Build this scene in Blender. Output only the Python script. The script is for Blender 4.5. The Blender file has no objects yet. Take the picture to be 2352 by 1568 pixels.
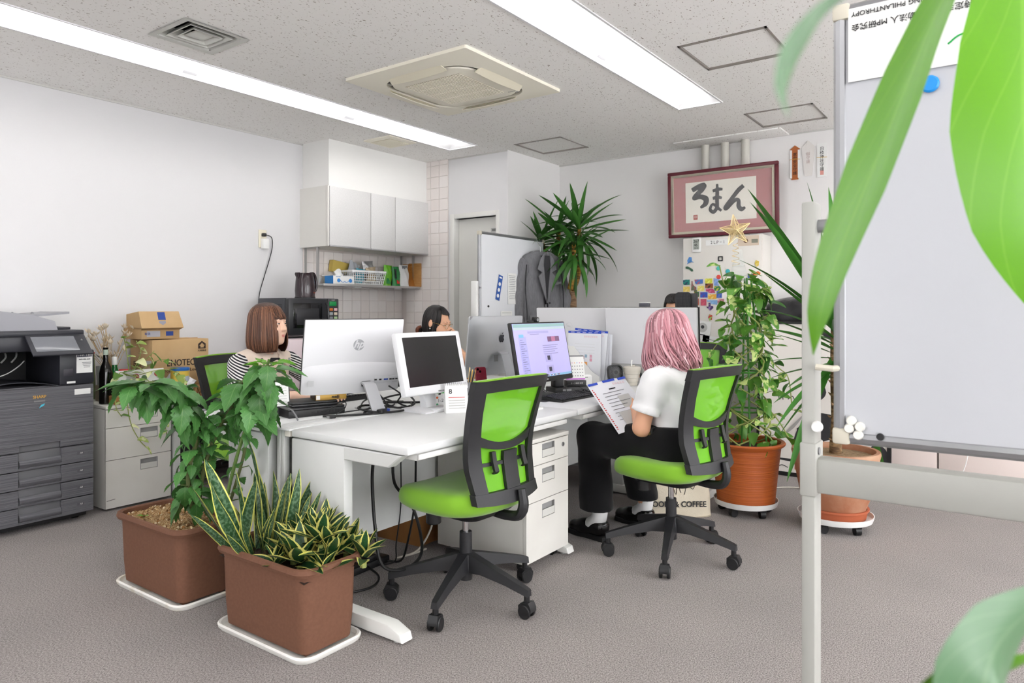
import bpy, bmesh, math, random
import numpy as np
from mathutils import Vector, Matrix, Euler, noise as mnoise

sc = bpy.context.scene
COL = sc.collection
PI = math.pi
R = math.radians

# ------------------------------------------------------------------ camera, world, exposure
cam = bpy.data.cameras.new('camera'); cam_o = bpy.data.objects.new('camera', cam); COL.objects.link(cam_o)
cam_o.location = (0, 0, 1.22)
cam_o.rotation_euler = (R(90), 0, math.atan2(1172, 1624) - R(90))
cam.sensor_width = 36.0; cam.lens = 1624 / 2352 * 36.0; cam.shift_y = -75 / 2352
cam.clip_start = 0.02
cam.dof.use_dof = True; cam.dof.focus_distance = 3.3; cam.dof.aperture_fstop = 8.0
sc.camera = cam_o
W = bpy.data.worlds.new('world'); sc.world = W; W.use_nodes = True
W.node_tree.nodes['Background'].inputs[0].default_value = (0.98, 0.985, 1.0, 1)
W.node_tree.nodes['Background'].inputs[1].default_value = 8.8
sc.view_settings.view_transform = 'Standard'; sc.view_settings.look = 'None'
sc.view_settings.gamma = 1.0; sc.view_settings.exposure = 0.18
try: sc.view_settings.use_curve_mapping = False
except Exception: pass
sc.cycles.max_bounces = 6; sc.cycles.diffuse_bounces = 3; sc.cycles.glossy_bounces = 3; sc.cycles.transmission_bounces = 6
sc.cycles.caustics_reflective = False; sc.cycles.caustics_refractive = False
sc.cycles.light_sampling_threshold = .04
LAMP = 10.0            # strength of the fluorescent tubes

# ------------------------------------------------------------------ geometry helpers
class G:
    """verts + faces; .m() moves a copy, + joins"""
    def __init__(s, V=None, F=None):
        s.V = np.array(V if V is not None else [], float).reshape(-1, 3); s.F = list(F or [])
    def m(s, loc=(0, 0, 0), rot=(0, 0, 0), sc=1.0):
        M = Euler(rot).to_matrix()
        S = np.array(sc if hasattr(sc, '__len__') else (sc, sc, sc), float)
        V = (s.V * S) @ np.array(M).T + np.array(loc, float)
        F = s.F if np.prod(S) > 0 else [tuple(reversed(f)) for f in s.F]
        return G(V, F)
    def __add__(s, o):
        n = len(s.V)
        return G(np.vstack([s.V, o.V]), s.F + [tuple(i + n for i in f) for f in o.F])
    def f(s, fn): return G(np.array([fn(*v) for v in s.V]), s.F)
def join(L):
    V = []; F = []; n = 0
    for g in L:
        V.append(g.V); F += [tuple(i + n for i in f) for f in g.F]; n += len(g.V)
    return G(np.vstack(V), F) if V else G()
_bc = {}
def box(sx, sy, sz, b=0.0, seg=2, base=False):
    """box centred on x,y; centred on z, or standing on z=0 with base"""
    k = (sx, sy, sz, b, seg)
    if k not in _bc:
        if b <= 0:
            x, y, z = sx / 2, sy / 2, sz / 2
            g = G([(-x,-y,-z),(x,-y,-z),(x,y,-z),(-x,y,-z),(-x,-y,z),(x,-y,z),(x,y,z),(-x,y,z)],
                  [(3,2,1,0),(4,5,6,7),(0,1,5,4),(1,2,6,5),(2,3,7,6),(3,0,4,7)])
        else:
            bm = bmesh.new(); bmesh.ops.create_cube(bm, size=1)
            for v in bm.verts: v.co = Vector((v.co.x * sx, v.co.y * sy, v.co.z * sz))
            bmesh.ops.bevel(bm, geom=bm.edges[:], offset=min(b, .49 * min(sx, sy, sz)), segments=seg, affect='EDGES', profile=0.5)
            g = fromb(bm)
        _bc[k] = g
    g = _bc[k]
    return g.m((0, 0, sz / 2)) if base else g
def fromb(bm):
    bm.verts.index_update()
    g = G([v.co[:] for v in bm.verts], [tuple(v.index for v in f.verts) for f in bm.faces]); bm.free(); return g
def bx(x0, x1, y0, y1, z0, z1, b=0.0, seg=2):
    return box(x1 - x0, y1 - y0, z1 - z0, b, seg).m(((x0 + x1) / 2, (y0 + y1) / 2, (z0 + z1) / 2))
def lathe(prof, n=24, caps=True):
    """profile [(r,z)...] turned about z, from bottom to top for outward faces"""
    V = []; F = []; m = len(prof)
    for r, z in prof:
        for i in range(n):
            a = 2 * PI * i / n; V.append((r * math.cos(a), r * math.sin(a), z))
    for j in range(m - 1):
        for i in range(n):
            k = (i + 1) % n
            F.append((j * n + i, j * n + k, (j + 1) * n + k, (j + 1) * n + i))
    if caps:
        if prof[0][0] > 1e-5: F.append(tuple(reversed(range(n))))
        if prof[-1][0] > 1e-5: F.append(tuple(range((m - 1) * n, m * n)))
    return G(V, F)
def cyl(r, h, n=20, r2=None, b=0.0):
    r2 = r if r2 is None else r2
    return lathe([(r, 0), (r2, h)] if b <= 0 else [(r - b, 0), (r, b), (r2, h - b), (r2 - b, h)], n)
def sph(r, n=12, m=8, s=(1, 1, 1)):
    p = [(r * math.sin(PI * j / m), -r * math.cos(PI * j / m)) for j in range(m + 1)]
    p[0] = (1e-6, -r); p[-1] = (1e-6, r)
    return lathe(p, n, False).m(sc=s)
def spline(P, k=6):
    """Catmull-Rom through points"""
    P = [Vector(p) for p in P]
    if len(P) < 3: return P
    Q = [2 * P[0] - P[1]] + P + [2 * P[-1] - P[-2]]; out = []
    for i in range(1, len(Q) - 2):
        a, b, c, d = Q[i - 1:i + 3]
        for j in range(k):
            t = j / k
            out.append(0.5 * ((2 * b) + (c - a) * t + (2 * a - 5 * b + 4 * c - d) * t * t + (3 * b - a - 3 * c + d) * t ** 3))
    out.append(P[-1]); return out
def tube(P, r, n=8, smooth=0, caps=True, flat=1.0):
    """tube along points; r number or list; flat squashes the section along its second axis"""
    P = [Vector(p) for p in P]
    if smooth:
        m0 = len(P); P = spline(P, smooth)
        if hasattr(r, '__len__'):
            r = list(np.interp(np.linspace(0, m0 - 1, len(P)), range(m0), r))
    rr = r if hasattr(r, '__len__') else [r] * len(P)
    V = []; F = []; up = None
    for i, p in enumerate(P):
        t = (P[min(i + 1, len(P) - 1)] - P[max(i - 1, 0)])
        t = t.normalized() if t.length > 1e-9 else Vector((0, 0, 1))
        if up is None:
            up = Vector((0, 0, 1)) if abs(t.z) < .9 else Vector((1, 0, 0))
        a = t.cross(up)
        if a.length < 1e-6: a = t.orthogonal()
        a.normalize(); b = a.cross(t).normalized(); up = b
        for j in range(n):
            w = 2 * PI * j / n
            V.append(p + a * (rr[i] * math.cos(w)) + b * (rr[i] * flat * math.sin(w)))
    for i in range(len(P) - 1):
        for j in range(n):
            k = (j + 1) % n
            F.append((i * n + j, i * n + k, (i + 1) * n + k, (i + 1) * n + j))
    if caps: F.append(tuple(reversed(range(n)))); F.append(tuple(range((len(P) - 1) * n, len(P) * n)))
    return G([tuple(v) for v in V], F)
def prism(out, h, plane='XY', b=0.0, seg=1):
    """flat outline (counter-clockwise) given height h; XY: up z, XZ: thickness along +y, YZ: along +x"""
    bm = bmesh.new()
    vs = [bm.verts.new((x, y, 0)) for x, y in out]
    f = bm.faces.new(vs); f.normal_update()
    if f.normal.z < 0: f.normal_flip()
    r = bmesh.ops.extrude_face_region(bm, geom=[f])
    for v in r['geom']:
        if isinstance(v, bmesh.types.BMVert): v.co.z += h
    f.normal_flip()
    bmesh.ops.recalc_face_normals(bm, faces=bm.faces[:])
    if b > 0:
        es = [e for e in bm.edges if abs(e.verts[0].co.z - e.verts[1].co.z) < 1e-7]
        bmesh.ops.bevel(bm, geom=es, offset=b, segments=seg, affect='EDGES', profile=.5)
    bmesh.ops.triangulate(bm, faces=[f for f in bm.faces if len(f.verts) > 4])
    g = fromb(bm)
    if plane == 'XZ': g = G(np.stack([g.V[:, 0], -g.V[:, 2] + h, g.V[:, 1]], 1), g.F)
    if plane == 'YZ': g = G(np.stack([g.V[:, 2], g.V[:, 0], g.V[:, 1]], 1), g.F)
    return g
def rrect(w, h, r, n=4, cx=0, cy=0):
    o = []
    for sx, sy, a in ((1, 1, 0), (-1, 1, 90), (-1, -1, 180), (1, -1, 270)):
        for i in range(n + 1):
            t = R(a + 90 * i / n); o.append((cx + sx * (w / 2 - r) + r * math.cos(t), cy + sy * (h / 2 - r) + r * math.sin(t)))
    return o
def loft(secs, caps=True, closed=True):
    n = len(secs[0]); V = [tuple(p) for s_ in secs for p in s_]; F = []
    for i in range(len(secs) - 1):
        for j in range(n if closed else n - 1):
            k = (j + 1) % n
            F.append((i * n + j, i * n + k, (i + 1) * n + k, (i + 1) * n + j))
    if caps: F.append(tuple(reversed(range(n)))); F.append(tuple(range((len(secs) - 1) * n, len(secs) * n)))
    return G(V, F)
def lathe_rect(prof, n=6):
    """stack of rounded rectangles [(w,d,r,z)] from bottom to top"""
    return loft([[(x, y, z) for x, y in rrect(w, d, r, n)] for w, d, r, z in prof])
def sheet(fn, nu, nv, thick=0.0):
    """surface fn(u,v), u,v in 0..1; thick > 0 gives it a back side"""
    V = [fn(i / nu, j / nv) for j in range(nv + 1) for i in range(nu + 1)]; w = nu + 1
    F = [(j * w + i, j * w + i + 1, (j + 1) * w + i + 1, (j + 1) * w + i) for j in range(nv) for i in range(nu)]
    g = G(V, F)
    if thick:
        V = g.V; du = np.zeros_like(V)
        me = bpy.data.meshes.new('t'); me.from_pydata([tuple(v) for v in V], [], F); me.update()
        N = np.array([v.normal[:] for v in me.vertices]); bpy.data.meshes.remove(me)
        B = V - N * thick; n = len(V)
        F2 = [tuple(i + n for i in reversed(f)) for f in F]
        edge = [j for j in range(nu)] + [nu + j * w for j in range(nv)] + [nv * w + nu - j for j in range(nu)] + [(nv - j) * w for j in range(nv)]
        e = [0] * 0
        loop = [i for i in range(nu)] + [j * w + nu for j in range(nv)] + [nv * w + nu - i for i in range(nu)] + [(nv - j) * w for j in range(nv)]
        S = [(loop[(i + 1) % len(loop)], loop[i], loop[i] + n, loop[(i + 1) % len(loop)] + n) for i in range(len(loop))]
        g = G(np.vstack([V, B]), F + F2 + S)
    return g

# ------------------------------------------------------------------ object helpers
def mesh_of(g, name, mat=None, ang=35):
    me = bpy.data.meshes.new(name)
    me.from_pydata([tuple(v) for v in g.V], [], g.F); me.update()
    me.shade_smooth()
    try: me.set_sharp_from_angle(angle=R(ang))
    except Exception: pass
    if mat: me.materials.append(mat)
    return me
def obj(name, g, mat=None, parent=None, loc=(0, 0, 0), rot=(0, 0, 0), label=None, ang=35, sc=None):
    me = g if isinstance(g, bpy.types.Mesh) else mesh_of(g, name, mat, ang)
    o = bpy.data.objects.new(name, me); COL.objects.link(o)
    o.location = loc; o.rotation_euler = rot
    if sc: o.scale = sc
    if parent: o.parent = parent
    if label: o['label'] = label
    return o
def tag(o, label, cat, group=None, kind=None):
    o['label'] = label; o['category'] = cat
    if group: o['group'] = group
    if kind: o['kind'] = kind
    return o
def thing(name, label, cat, loc=(0, 0, 0), rz=0, group=None, rot=None):
    o = bpy.data.objects.new(name, None); COL.objects.link(o); o.empty_display_size = .1
    o.location = loc; o.rotation_euler = rot if rot else (0, 0, rz)
    return tag(o, label, cat, group)
def struct(name, g, mat, parent=None, **k):
    o = obj(name, g, mat, parent, **k)
    if not parent: o['kind'] = 'structure'
    return o
def copy_tree(o, parent=None):
    c = o.copy(); COL.objects.link(c)
    if parent: c.parent = parent
    for ch in list(o.children): copy_tree(ch, c)
    return c
def text(body, size, mat, parent=None, loc=(0, 0, 0), rot=(0, 0, 0), name='lettering', ext=.0006, align='CENTER', sx=1.0, bold=0.0, shear=0.0):
    c = bpy.data.curves.new(name, 'FONT'); c.body = body; c.size = size; c.extrude = ext
    c.align_x = align; c.align_y = 'CENTER'; c.offset = bold; c.shear = shear; c.resolution_u = 3
    c.materials.append(mat)
    o = bpy.data.objects.new(name, c); COL.objects.link(o); o.location = loc; o.rotation_euler = rot
    o.scale = (sx, 1, 1)
    if parent: o.parent = parent
    return o
FRONT = (R(90), 0, 0)            # text facing -y
FACEX = (R(90), 0, R(-90))       # text facing -x
FACEY = (R(90), 0, R(180))       # text facing +y

# ------------------------------------------------------------------ materials
def lin(c):
    if isinstance(c, str): c = [int(c[i:i + 2], 16) for i in (0, 2, 4)]
    return tuple(((v / 255) / 12.92 if v / 255 <= .04045 else ((v / 255 + .055) / 1.055) ** 2.4) for v in c[:3]) + (1,)
_mats = {}
def M(name, col, rough=.5, metal=0.0, spec=.5, emit=None, es=0, trans=0, alpha=1, noise=None, bump=None, var=None, sub=0, sheen=0, coat=0):
    """principled material. noise=(scale, other colour, detail, lo, hi[, stretch xyz]); bump=(scale, strength[, stretch]); """
    if name in _mats: return _mats[name]
    m = bpy.data.materials.new(name); m.use_nodes = True; nt = m.node_tree; b = nt.nodes['Principled BSDF']
    I = b.inputs
    I['Base Color'].default_value = lin(col); I['Roughness'].default_value = rough; I['Metallic'].default_value = metal
    I['Specular IOR Level'].default_value = spec
    if emit: I['Emission Color'].default_value = lin(emit); I['Emission Strength'].default_value = es
    if trans: I['Transmission Weight'].default_value = trans
    if alpha < 1: I['Alpha'].default_value = alpha
    if sheen: I['Sheen Weight'].default_value = sheen
    if coat: I['Coat Weight'].default_value = coat
    if sub: I['Subsurface Weight'].default_value = sub; I['Subsurface Radius'].default_value = (.01, .004, .002)
    tc = None
    if noise or bump:
        tc = nt.nodes.new('ShaderNodeTexCoord')
    def mp(st):
        if not st: return tc.outputs['Object']
        q = nt.nodes.new('ShaderNodeMapping'); q.inputs['Scale'].default_value = st
        nt.links.new(tc.outputs['Object'], q.inputs['Vector']); return q.outputs[0]
    if noise:
        n = nt.nodes.new('ShaderNodeTexNoise'); n.inputs['Scale'].default_value = noise[0]; n.inputs['Detail'].default_value = noise[2] if len(noise) > 2 else 3
        nt.links.new(mp(noise[5] if len(noise) > 5 else None), n.inputs['Vector'])
        r = nt.nodes.new('ShaderNodeValToRGB'); e = r.color_ramp.elements
        e[0].position = noise[3] if len(noise) > 3 else .35; e[1].position = noise[4] if len(noise) > 4 else .65
        e[0].color = lin(col); e[1].color = lin(noise[1])
        nt.links.new(n.outputs['Fac'], r.inputs['Fac']); nt.links.new(r.outputs['Color'], I['Base Color'])
    if bump:
        n2 = nt.nodes.new('ShaderNodeTexNoise'); n2.inputs['Scale'].default_value = bump[0]; n2.inputs['Detail'].default_value = 3
        nt.links.new(mp(bump[2] if len(bump) > 2 else None), n2.inputs['Vector'])
        bp = nt.nodes.new('ShaderNodeBump'); bp.inputs['Strength'].default_value = bump[1]; bp.inputs['Distance'].default_value = .01
        nt.links.new(n2.outputs['Fac'], bp.inputs['Height']); nt.links.new(bp.outputs[0], I['Normal'])
    _mats[name] = m; return m
def nodes(m): return m.node_tree.nodes, m.node_tree.links, m.node_tree.nodes['Principled BSDF']

def ceiling_mat():
    m = M('ceiling_board', (222, 220, 217), .95, spec=.1)
    N, L, b = nodes(m)
    tc = N.new('ShaderNodeTexCoord'); mp = N.new('ShaderNodeMapping'); mp.inputs['Scale'].default_value = (62, 118, 1)
    nd = N.new('ShaderNodeTexNoise'); nd.inputs['Scale'].default_value = 14; nd.inputs['Detail'].default_value = 2
    L.new(tc.outputs['Object'], mp.inputs['Vector']); L.new(tc.outputs['Object'], nd.inputs['Vector'])
    ad = N.new('ShaderNodeVectorMath'); ad.operation = 'MULTIPLY_ADD'; ad.inputs[1].default_value = (3.4, 3.4, 0)
    L.new(nd.outputs['Color'], ad.inputs[0]); L.new(mp.outputs[0], ad.inputs[2])
    n = N.new('ShaderNodeTexNoise'); n.inputs['Scale'].default_value = 1.0; n.inputs['Detail'].default_value = 2; n.inputs['Roughness'].default_value = .6
    L.new(ad.outputs[0], n.inputs['Vector'])
    r = N.new('ShaderNodeValToRGB'); e = r.color_ramp.elements
    e[0].position = .645; e[0].color = lin((248, 246, 243)); e[1].position = .70; e[1].color = lin((146, 132, 122))
    L.new(n.outputs['Fac'], r.inputs['Fac']); L.new(r.outputs['Color'], b.inputs['Base Color'])
    bp = N.new('ShaderNodeBump'); bp.inputs['Strength'].default_value = .35; bp.inputs['Distance'].default_value = .004; bp.invert = True
    L.new(r.outputs['Alpha'], bp.inputs['Height'])
    return m
def carpet_mat():
    m = M('carpet', (140, 134, 132), 1.0, spec=.05, sheen=.15)
    N, L, b = nodes(m)
    tc = N.new('ShaderNodeTexCoord'); mp = N.new('ShaderNodeMapping'); mp.inputs['Rotation'].default_value = (0, 0, R(36)); mp.inputs['Scale'].default_value = (1, 1.5, 1)
    L.new(tc.outputs['Object'], mp.inputs['Vector'])
    n = N.new('ShaderNodeTexNoise'); n.inputs['Scale'].default_value = 150; n.inputs['Detail'].default_value = 5; n.inputs['Roughness'].default_value = .9
    L.new(mp.outputs[0], n.inputs['Vector'])
    r = N.new('ShaderNodeValToRGB'); e = r.color_ramp.elements
    e[0].position = .40; e[0].color = lin((80, 75, 74)); e[1].position = .60; e[1].color = lin((186, 178, 175))
    x = e.new(.5); x.color = lin((146, 138, 136))
    L.new(n.outputs['Fac'], r.inputs['Fac'])
    big = N.new('ShaderNodeTexNoise'); big.inputs['Scale'].default_value = 1.6; big.inputs['Detail'].default_value = 3
    L.new(tc.outputs['Object'], big.inputs['Vector'])
    r2 = N.new('ShaderNodeValToRGB'); f = r2.color_ramp.elements
    f[0].position = .3; f[0].color = (.9, .9, .9, 1); f[1].position = .7; f[1].color = (1.06, 1.05, 1.04, 1)
    L.new(big.outputs['Fac'], r2.inputs['Fac'])
    mx = N.new('ShaderNodeMix'); mx.data_type = 'RGBA'; mx.blend_type = 'MULTIPLY'; mx.inputs['Factor'].default_value = 1
    L.new(r.outputs['Color'], mx.inputs[6]); L.new(r2.outputs['Color'], mx.inputs[7]); L.new(mx.outputs[2], b.inputs['Base Color'])
    bp = N.new('ShaderNodeBump'); bp.inputs['Strength'].default_value = .3; bp.inputs['Distance'].default_value = .004
    L.new(n.outputs['Fac'], bp.inputs['Height']); L.new(bp.outputs[0], b.inputs['Normal'])
    return m
def leaf_mat(name, mid, edge=None, veins=None, rough=.42, trans=.12, band=None, mottle=None):
    """leaf with u along, v across stored in the 'lf' attribute: x = -1..1 across, y = 0..1 along"""
    m = M(name, mid, rough, spec=.4)
    N, L, b = nodes(m)
    at = N.new('ShaderNodeAttribute'); at.attribute_name = 'lf'
    sp = N.new('ShaderNodeSeparateXYZ'); L.new(at.outputs['Vector'], sp.inputs[0])
    ab = N.new('ShaderNodeMath'); ab.operation = 'ABSOLUTE'; L.new(sp.outputs[0], ab.inputs[0])
    tc = N.new('ShaderNodeTexCoord'); oi = N.new('ShaderNodeObjectInfo')
    cur = None
    base = N.new('ShaderNodeRGB'); base.outputs[0].default_value = lin(mid); cur = base.outputs[0]
    def mix(fac, c2):
        nonlocal cur
        x = N.new('ShaderNodeMix'); x.data_type = 'RGBA'; L.new(fac, x.inputs[0]); L.new(cur, x.inputs[6]); x.inputs[7].default_value = lin(c2); cur = x.outputs[2]
    if band:      # wavy cross bands
        w = N.new('ShaderNodeTexNoise'); w.inputs['Scale'].default_value = 1; w.inputs['Detail'].default_value = 3
        mp = N.new('ShaderNodeMapping'); mp.inputs['Scale'].default_value = (2.2, 26, 1); L.new(at.outputs['Vector'], mp.inputs[0]); L.new(mp.outputs[0], w.inputs[0])
        r = N.new('ShaderNodeMapRange'); r.inputs[1].default_value = .45; r.inputs[2].default_value = .6; L.new(w.outputs['Fac'], r.inputs[0]); mix(r.outputs[0], band)
    if mottle:
        w = N.new('ShaderNodeTexNoise'); w.inputs['Scale'].default_value = mottle[1]; w.inputs['Detail'].default_value = 4
        L.new(tc.outputs['Object'], w.inputs[0])
        w.noise_dimensions = '4D'; L.new(oi.outputs['Random'], w.inputs['W'])
        mul = N.new('ShaderNodeMath'); mul.operation = 'MULTIPLY_ADD'; mul.inputs[1].default_value = .3; L.new(oi.outputs['Random'], mul.inputs[0]); L.new(w.outputs['Fac'], mul.inputs[2])
        r = N.new('ShaderNodeMapRange'); r.inputs[1].default_value = mottle[2]; r.inputs[2].default_value = mottle[2] + .05; L.new(mul.outputs[0], r.inputs[0]); mix(r.outputs[0], mottle[0])
    if veins:
        # midrib and side veins
        ma = N.new('ShaderNodeMath'); ma.operation = 'MULTIPLY_ADD'; ma.inputs[1].default_value = -.35; L.new(ab.outputs[0], ma.inputs[0]); L.new(sp.outputs[1], ma.inputs[2])
        s1 = N.new('ShaderNodeMath'); s1.operation = 'MULTIPLY'; s1.inputs[1].default_value = 6.5; L.new(ma.outputs[0], s1.inputs[0])
        fr = N.new('ShaderNodeMath'); fr.operation = 'PINGPONG'; fr.inputs[1].default_value = .5; L.new(s1.outputs[0], fr.inputs[0])
        r1 = N.new('ShaderNodeMapRange'); r1.inputs[1].default_value = .06; r1.inputs[2].default_value = 0; L.new(fr.outputs[0], r1.inputs[0])
        r2 = N.new('ShaderNodeMapRange'); r2.inputs[1].default_value = .07; r2.inputs[2].default_value = .02; L.new(ab.outputs[0], r2.inputs[0])
        mxm = N.new('ShaderNodeMath'); mxm.operation = 'MAXIMUM'; L.new(r1.outputs[0], mxm.inputs[0]); L.new(r2.outputs[0], mxm.inputs[1])
        ml = N.new('ShaderNodeMath'); ml.operation = 'MULTIPLY'; ml.inputs[1].default_value = .55; L.new(mxm.outputs[0], ml.inputs[0]); mix(ml.outputs[0], veins)
    if edge:
        w = N.new('ShaderNodeTexNoise'); w.inputs['Scale'].default_value = 7; w.inputs['Detail'].default_value = 1; L.new(at.outputs['Vector'], w.inputs[0])
        ad = N.new('ShaderNodeMath'); ad.operation = 'MULTIPLY_ADD'; ad.inputs[1].default_value = .22; L.new(w.outputs['Fac'], ad.inputs[0]); L.new(ab.outputs[0], ad.inputs[2])
        r = N.new('ShaderNodeMapRange'); r.inputs[1].default_value = edge[1] + .10; r.inputs[2].default_value = edge[1] + .14; L.new(ad.outputs[0], r.inputs[0]); mix(r.outputs[0], edge[0])
    hs = N.new('ShaderNodeHueSaturation'); L.new(cur, hs.inputs['Color'])
    mr = N.new('ShaderNodeMapRange'); mr.inputs[3].default_value = .72; mr.inputs[4].default_value = 1.3; L.new(oi.outputs['Random'], mr.inputs[0]); L.new(mr.outputs[0], hs.inputs['Value'])
    L.new(hs.outputs[0], b.inputs['Base Color'])
    if trans:
        td = N.new('ShaderNodeBsdfTranslucent'); L.new(hs.outputs[0], td.inputs[0])
        ms = N.new('ShaderNodeMixShader'); ms.inputs[0].default_value = trans
        out = [x for x in N if x.type == 'OUTPUT_MATERIAL'][0]
        L.new(b.outputs[0], ms.inputs[1]); L.new(td.outputs[0], ms.inputs[2]); L.new(ms.outputs[0], out.inputs[0])
    return m

WALL = M('wall_paint', (224, 223, 224), .9, spec=.15, bump=(260, .06))
WALL2 = M('wall_paint_lightened', (238, 236, 235), .9, spec=.15, bump=(260, .05))  # same paint as the other walls, lightened where less light falls
STEEL = M('office_steel_light', (212, 213, 211), .45, spec=.4, noise=(3.0, (206, 207, 205), 3))
STEELW = M('office_steel_warm', (228, 226, 220), .45, spec=.4, noise=(3.0, (221, 218, 212), 3))
DESKTOP = M('desk_laminate', (224, 225, 225), .42, spec=.4, noise=(2.0, (219, 220, 220), 3))
WHITEP = M('white_plastic', (238, 238, 236), .35)
BLACKP = M('black_plastic', (24, 24, 26), .45, bump=(500, .1))
BLACKG = M('black_gloss', (10, 10, 12), .12)
DGREY = M('dark_grey_plastic', (52, 52, 55), .5)
MGREY = M('mid_grey_plastic', (128, 128, 130), .5)
LGREY = M('light_grey_plastic', (196, 196, 194), .5)
CHROME = M('chrome', (210, 210, 212), .18, 1.0)
ALU = M('aluminium', (196, 196, 198), .35, .9)
PAPER = M('paper_white', (240, 240, 238), .8, spec=.2)
INK = M('ink_black', (26, 26, 28), .7)
INKG = M('ink_grey', (120, 122, 126), .7)
CORD = M('cable_black', (16, 16, 17), .5)
CREAM = M('aircon_cream', (247, 242, 226), .5, spec=.4)
CARD = M('cardboard', (206, 174, 130), .85, spec=.1, noise=(6, (197, 164, 120), 3))
# ================================================================== THE SETTING
CEIL = 2.63; XB = 5.93; XD = 5.06; YL = 5.0; YP = 3.70; X0 = -3.2; Y0 = -3.2
LIGHT_Y = (3.965, 1.815, -.335, -2.485); LIGHT_END = (4.76, 4.735, 4.735, 4.735); LW = .15
CEILM = ceiling_mat()
def holed(x0, x1, y0, y1, z, holes, flip=False):
    xs = sorted({x0, x1, *[h[0] for h in holes], *[h[1] for h in holes]}); ys = sorted({y0, y1, *[h[2] for h in holes], *[h[3] for h in holes]})
    xs = [x for x in xs if x0 <= x <= x1]; ys = [y for y in ys if y0 <= y <= y1]; V = []; F = []
    for a, b_ in zip(xs, xs[1:]):
        for c, d in zip(ys, ys[1:]):
            mx, my = (a + b_) / 2, (c + d) / 2
            if any(h[0] < mx < h[1] and h[2] < my < h[3] for h in holes): continue
            n = len(V); V += [(a, c, z), (b_, c, z), (b_, d, z), (a, d, z)]; F.append((n + 3, n + 2, n + 1, n) if flip else (n, n + 1, n + 2, n + 3))
    return G(V, F)
struct('floor', bx(X0, XB, Y0, YL, -.05, 0), carpet_mat())
VENT = (1.87, 2.175, 3.30, 3.61)
HATCH = [(3.60, 4.07, 1.035, 1.505), (4.925, 5.395, 3.065, 3.54), (5.13, 5.60, 1.165, 1.635)]
holes = [(X0 + .4, LIGHT_END[i], y - LW, y + LW) for i, y in enumerate(LIGHT_Y)] + [VENT] + HATCH
struct('ceiling', holed(X0, XB, Y0, YL, CEIL, holes, True) + bx(X0, XB, Y0, YL, CEIL + .12, CEIL + .14), CEILM)
struct('wall_left', bx(X0, XD + .2, YL, YL + .1, 0, CEIL), WALL)
struct('wall_back', bx(XB, XB + .1, Y0, YP, 0, CEIL), WALL2)
struct('wall_alcove', bx(XD + .001, XB + .1, YP, YP + .1, 0, CEIL), WALL2)
# wall with the door, opening y 3.82..4.31, z 0..2.06
dw = struct('wall_door', bx(XD, XD + .12, YP + .002, 3.815, 0, CEIL) + bx(XD, XD + .12, 4.315, YL, 0, CEIL) + bx(XD, XD + .12, 3.815, 4.315, 2.06, CEIL), WALL)
FRAME = M('window_frame_metal', (150, 152, 154), .4, .6)
GLASS = M('window_glass', (240, 245, 248), .02, alpha=.08)
wz0, wz1 = .40, 2.45
def window_wall(name, lo, hi, wins, mk, n0):
    """wall with openings; mk(u0, u1, d0, d1, z0, z1) builds a box along the wall, d = depth outwards"""
    ed = [lo] + [v for w in wins for v in w] + [hi]
    struct(name, join([mk(lo, hi, 0, .12, 0, wz0), mk(lo, hi, 0, .12, wz1, CEIL)] + [mk(ed[i], ed[i + 1], 0, .12, wz0, wz1) for i in range(0, len(ed), 2)]), WALL)
    for i, (a, b_) in enumerate(wins):
        m_ = (a + b_) / 2
        w = struct('window_%d' % (n0 + i), join([mk(a, b_, .04, .09, wz0, wz0 + .05), mk(a, b_, .04, .09, wz1 - .05, wz1), mk(a, a + .05, .04, .09, wz0, wz1), mk(b_ - .05, b_, .04, .09, wz0, wz1), mk(m_ - .025, m_ + .025, .04, .09, wz0, wz1)]), FRAME)
        for p0, p1 in ((a + .05, m_ - .025), (m_ + .025, b_ - .05)): obj('pane', mk(p0, p1, .062, .066, wz0 + .05, wz1 - .05), GLASS, w)
window_wall('wall_rear', Y0, YL, [(1.4, 2.8)], lambda u0, u1, d0, d1, z0, z1: bx(X0 - d1, X0 - d0, u0, u1, z0, z1), 1)
window_wall('wall_right', X0, XB, [(-2.6, -.8), (-.4, 1.4), (1.8, 3.6), (4.0, 5.6)], lambda u0, u1, d0, d1, z0, z1: bx(u0, u1, Y0 - d1, Y0 - d0, z0, z1), 2)
# soffit above the kitchen cabinet
struct('wall_soffit', bx(3.862, XD, 4.66, YL, 2.24, CEIL), M('soffit_paint', (240, 239, 236), .9, spec=.1))
TRIM = M('trim_grey', (205, 204, 200), .6)
struct('trim_1', bx(X0, 3.862, YL - .008, YL, CEIL - .012, CEIL), TRIM)
struct('trim_2', bx(XB - .008, XB, Y0, YP, CEIL - .012, CEIL), TRIM)
struct('trim_3', bx(XD - .006, XD, YP, 4.39, CEIL - .012, CEIL), TRIM)
BASE = M('baseboard_vinyl', (92, 84, 80), .6)
struct('baseboard_left', bx(X0, 3.9, YL - .008, YL, 0, .06), BASE)
struct('baseboard_back', bx(XB - .008, XB, Y0, YP, 0, .06), BASE)
struct('baseboard_door', bx(XD - .008, XD, YP, 3.79, 0, .06), BASE)
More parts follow.
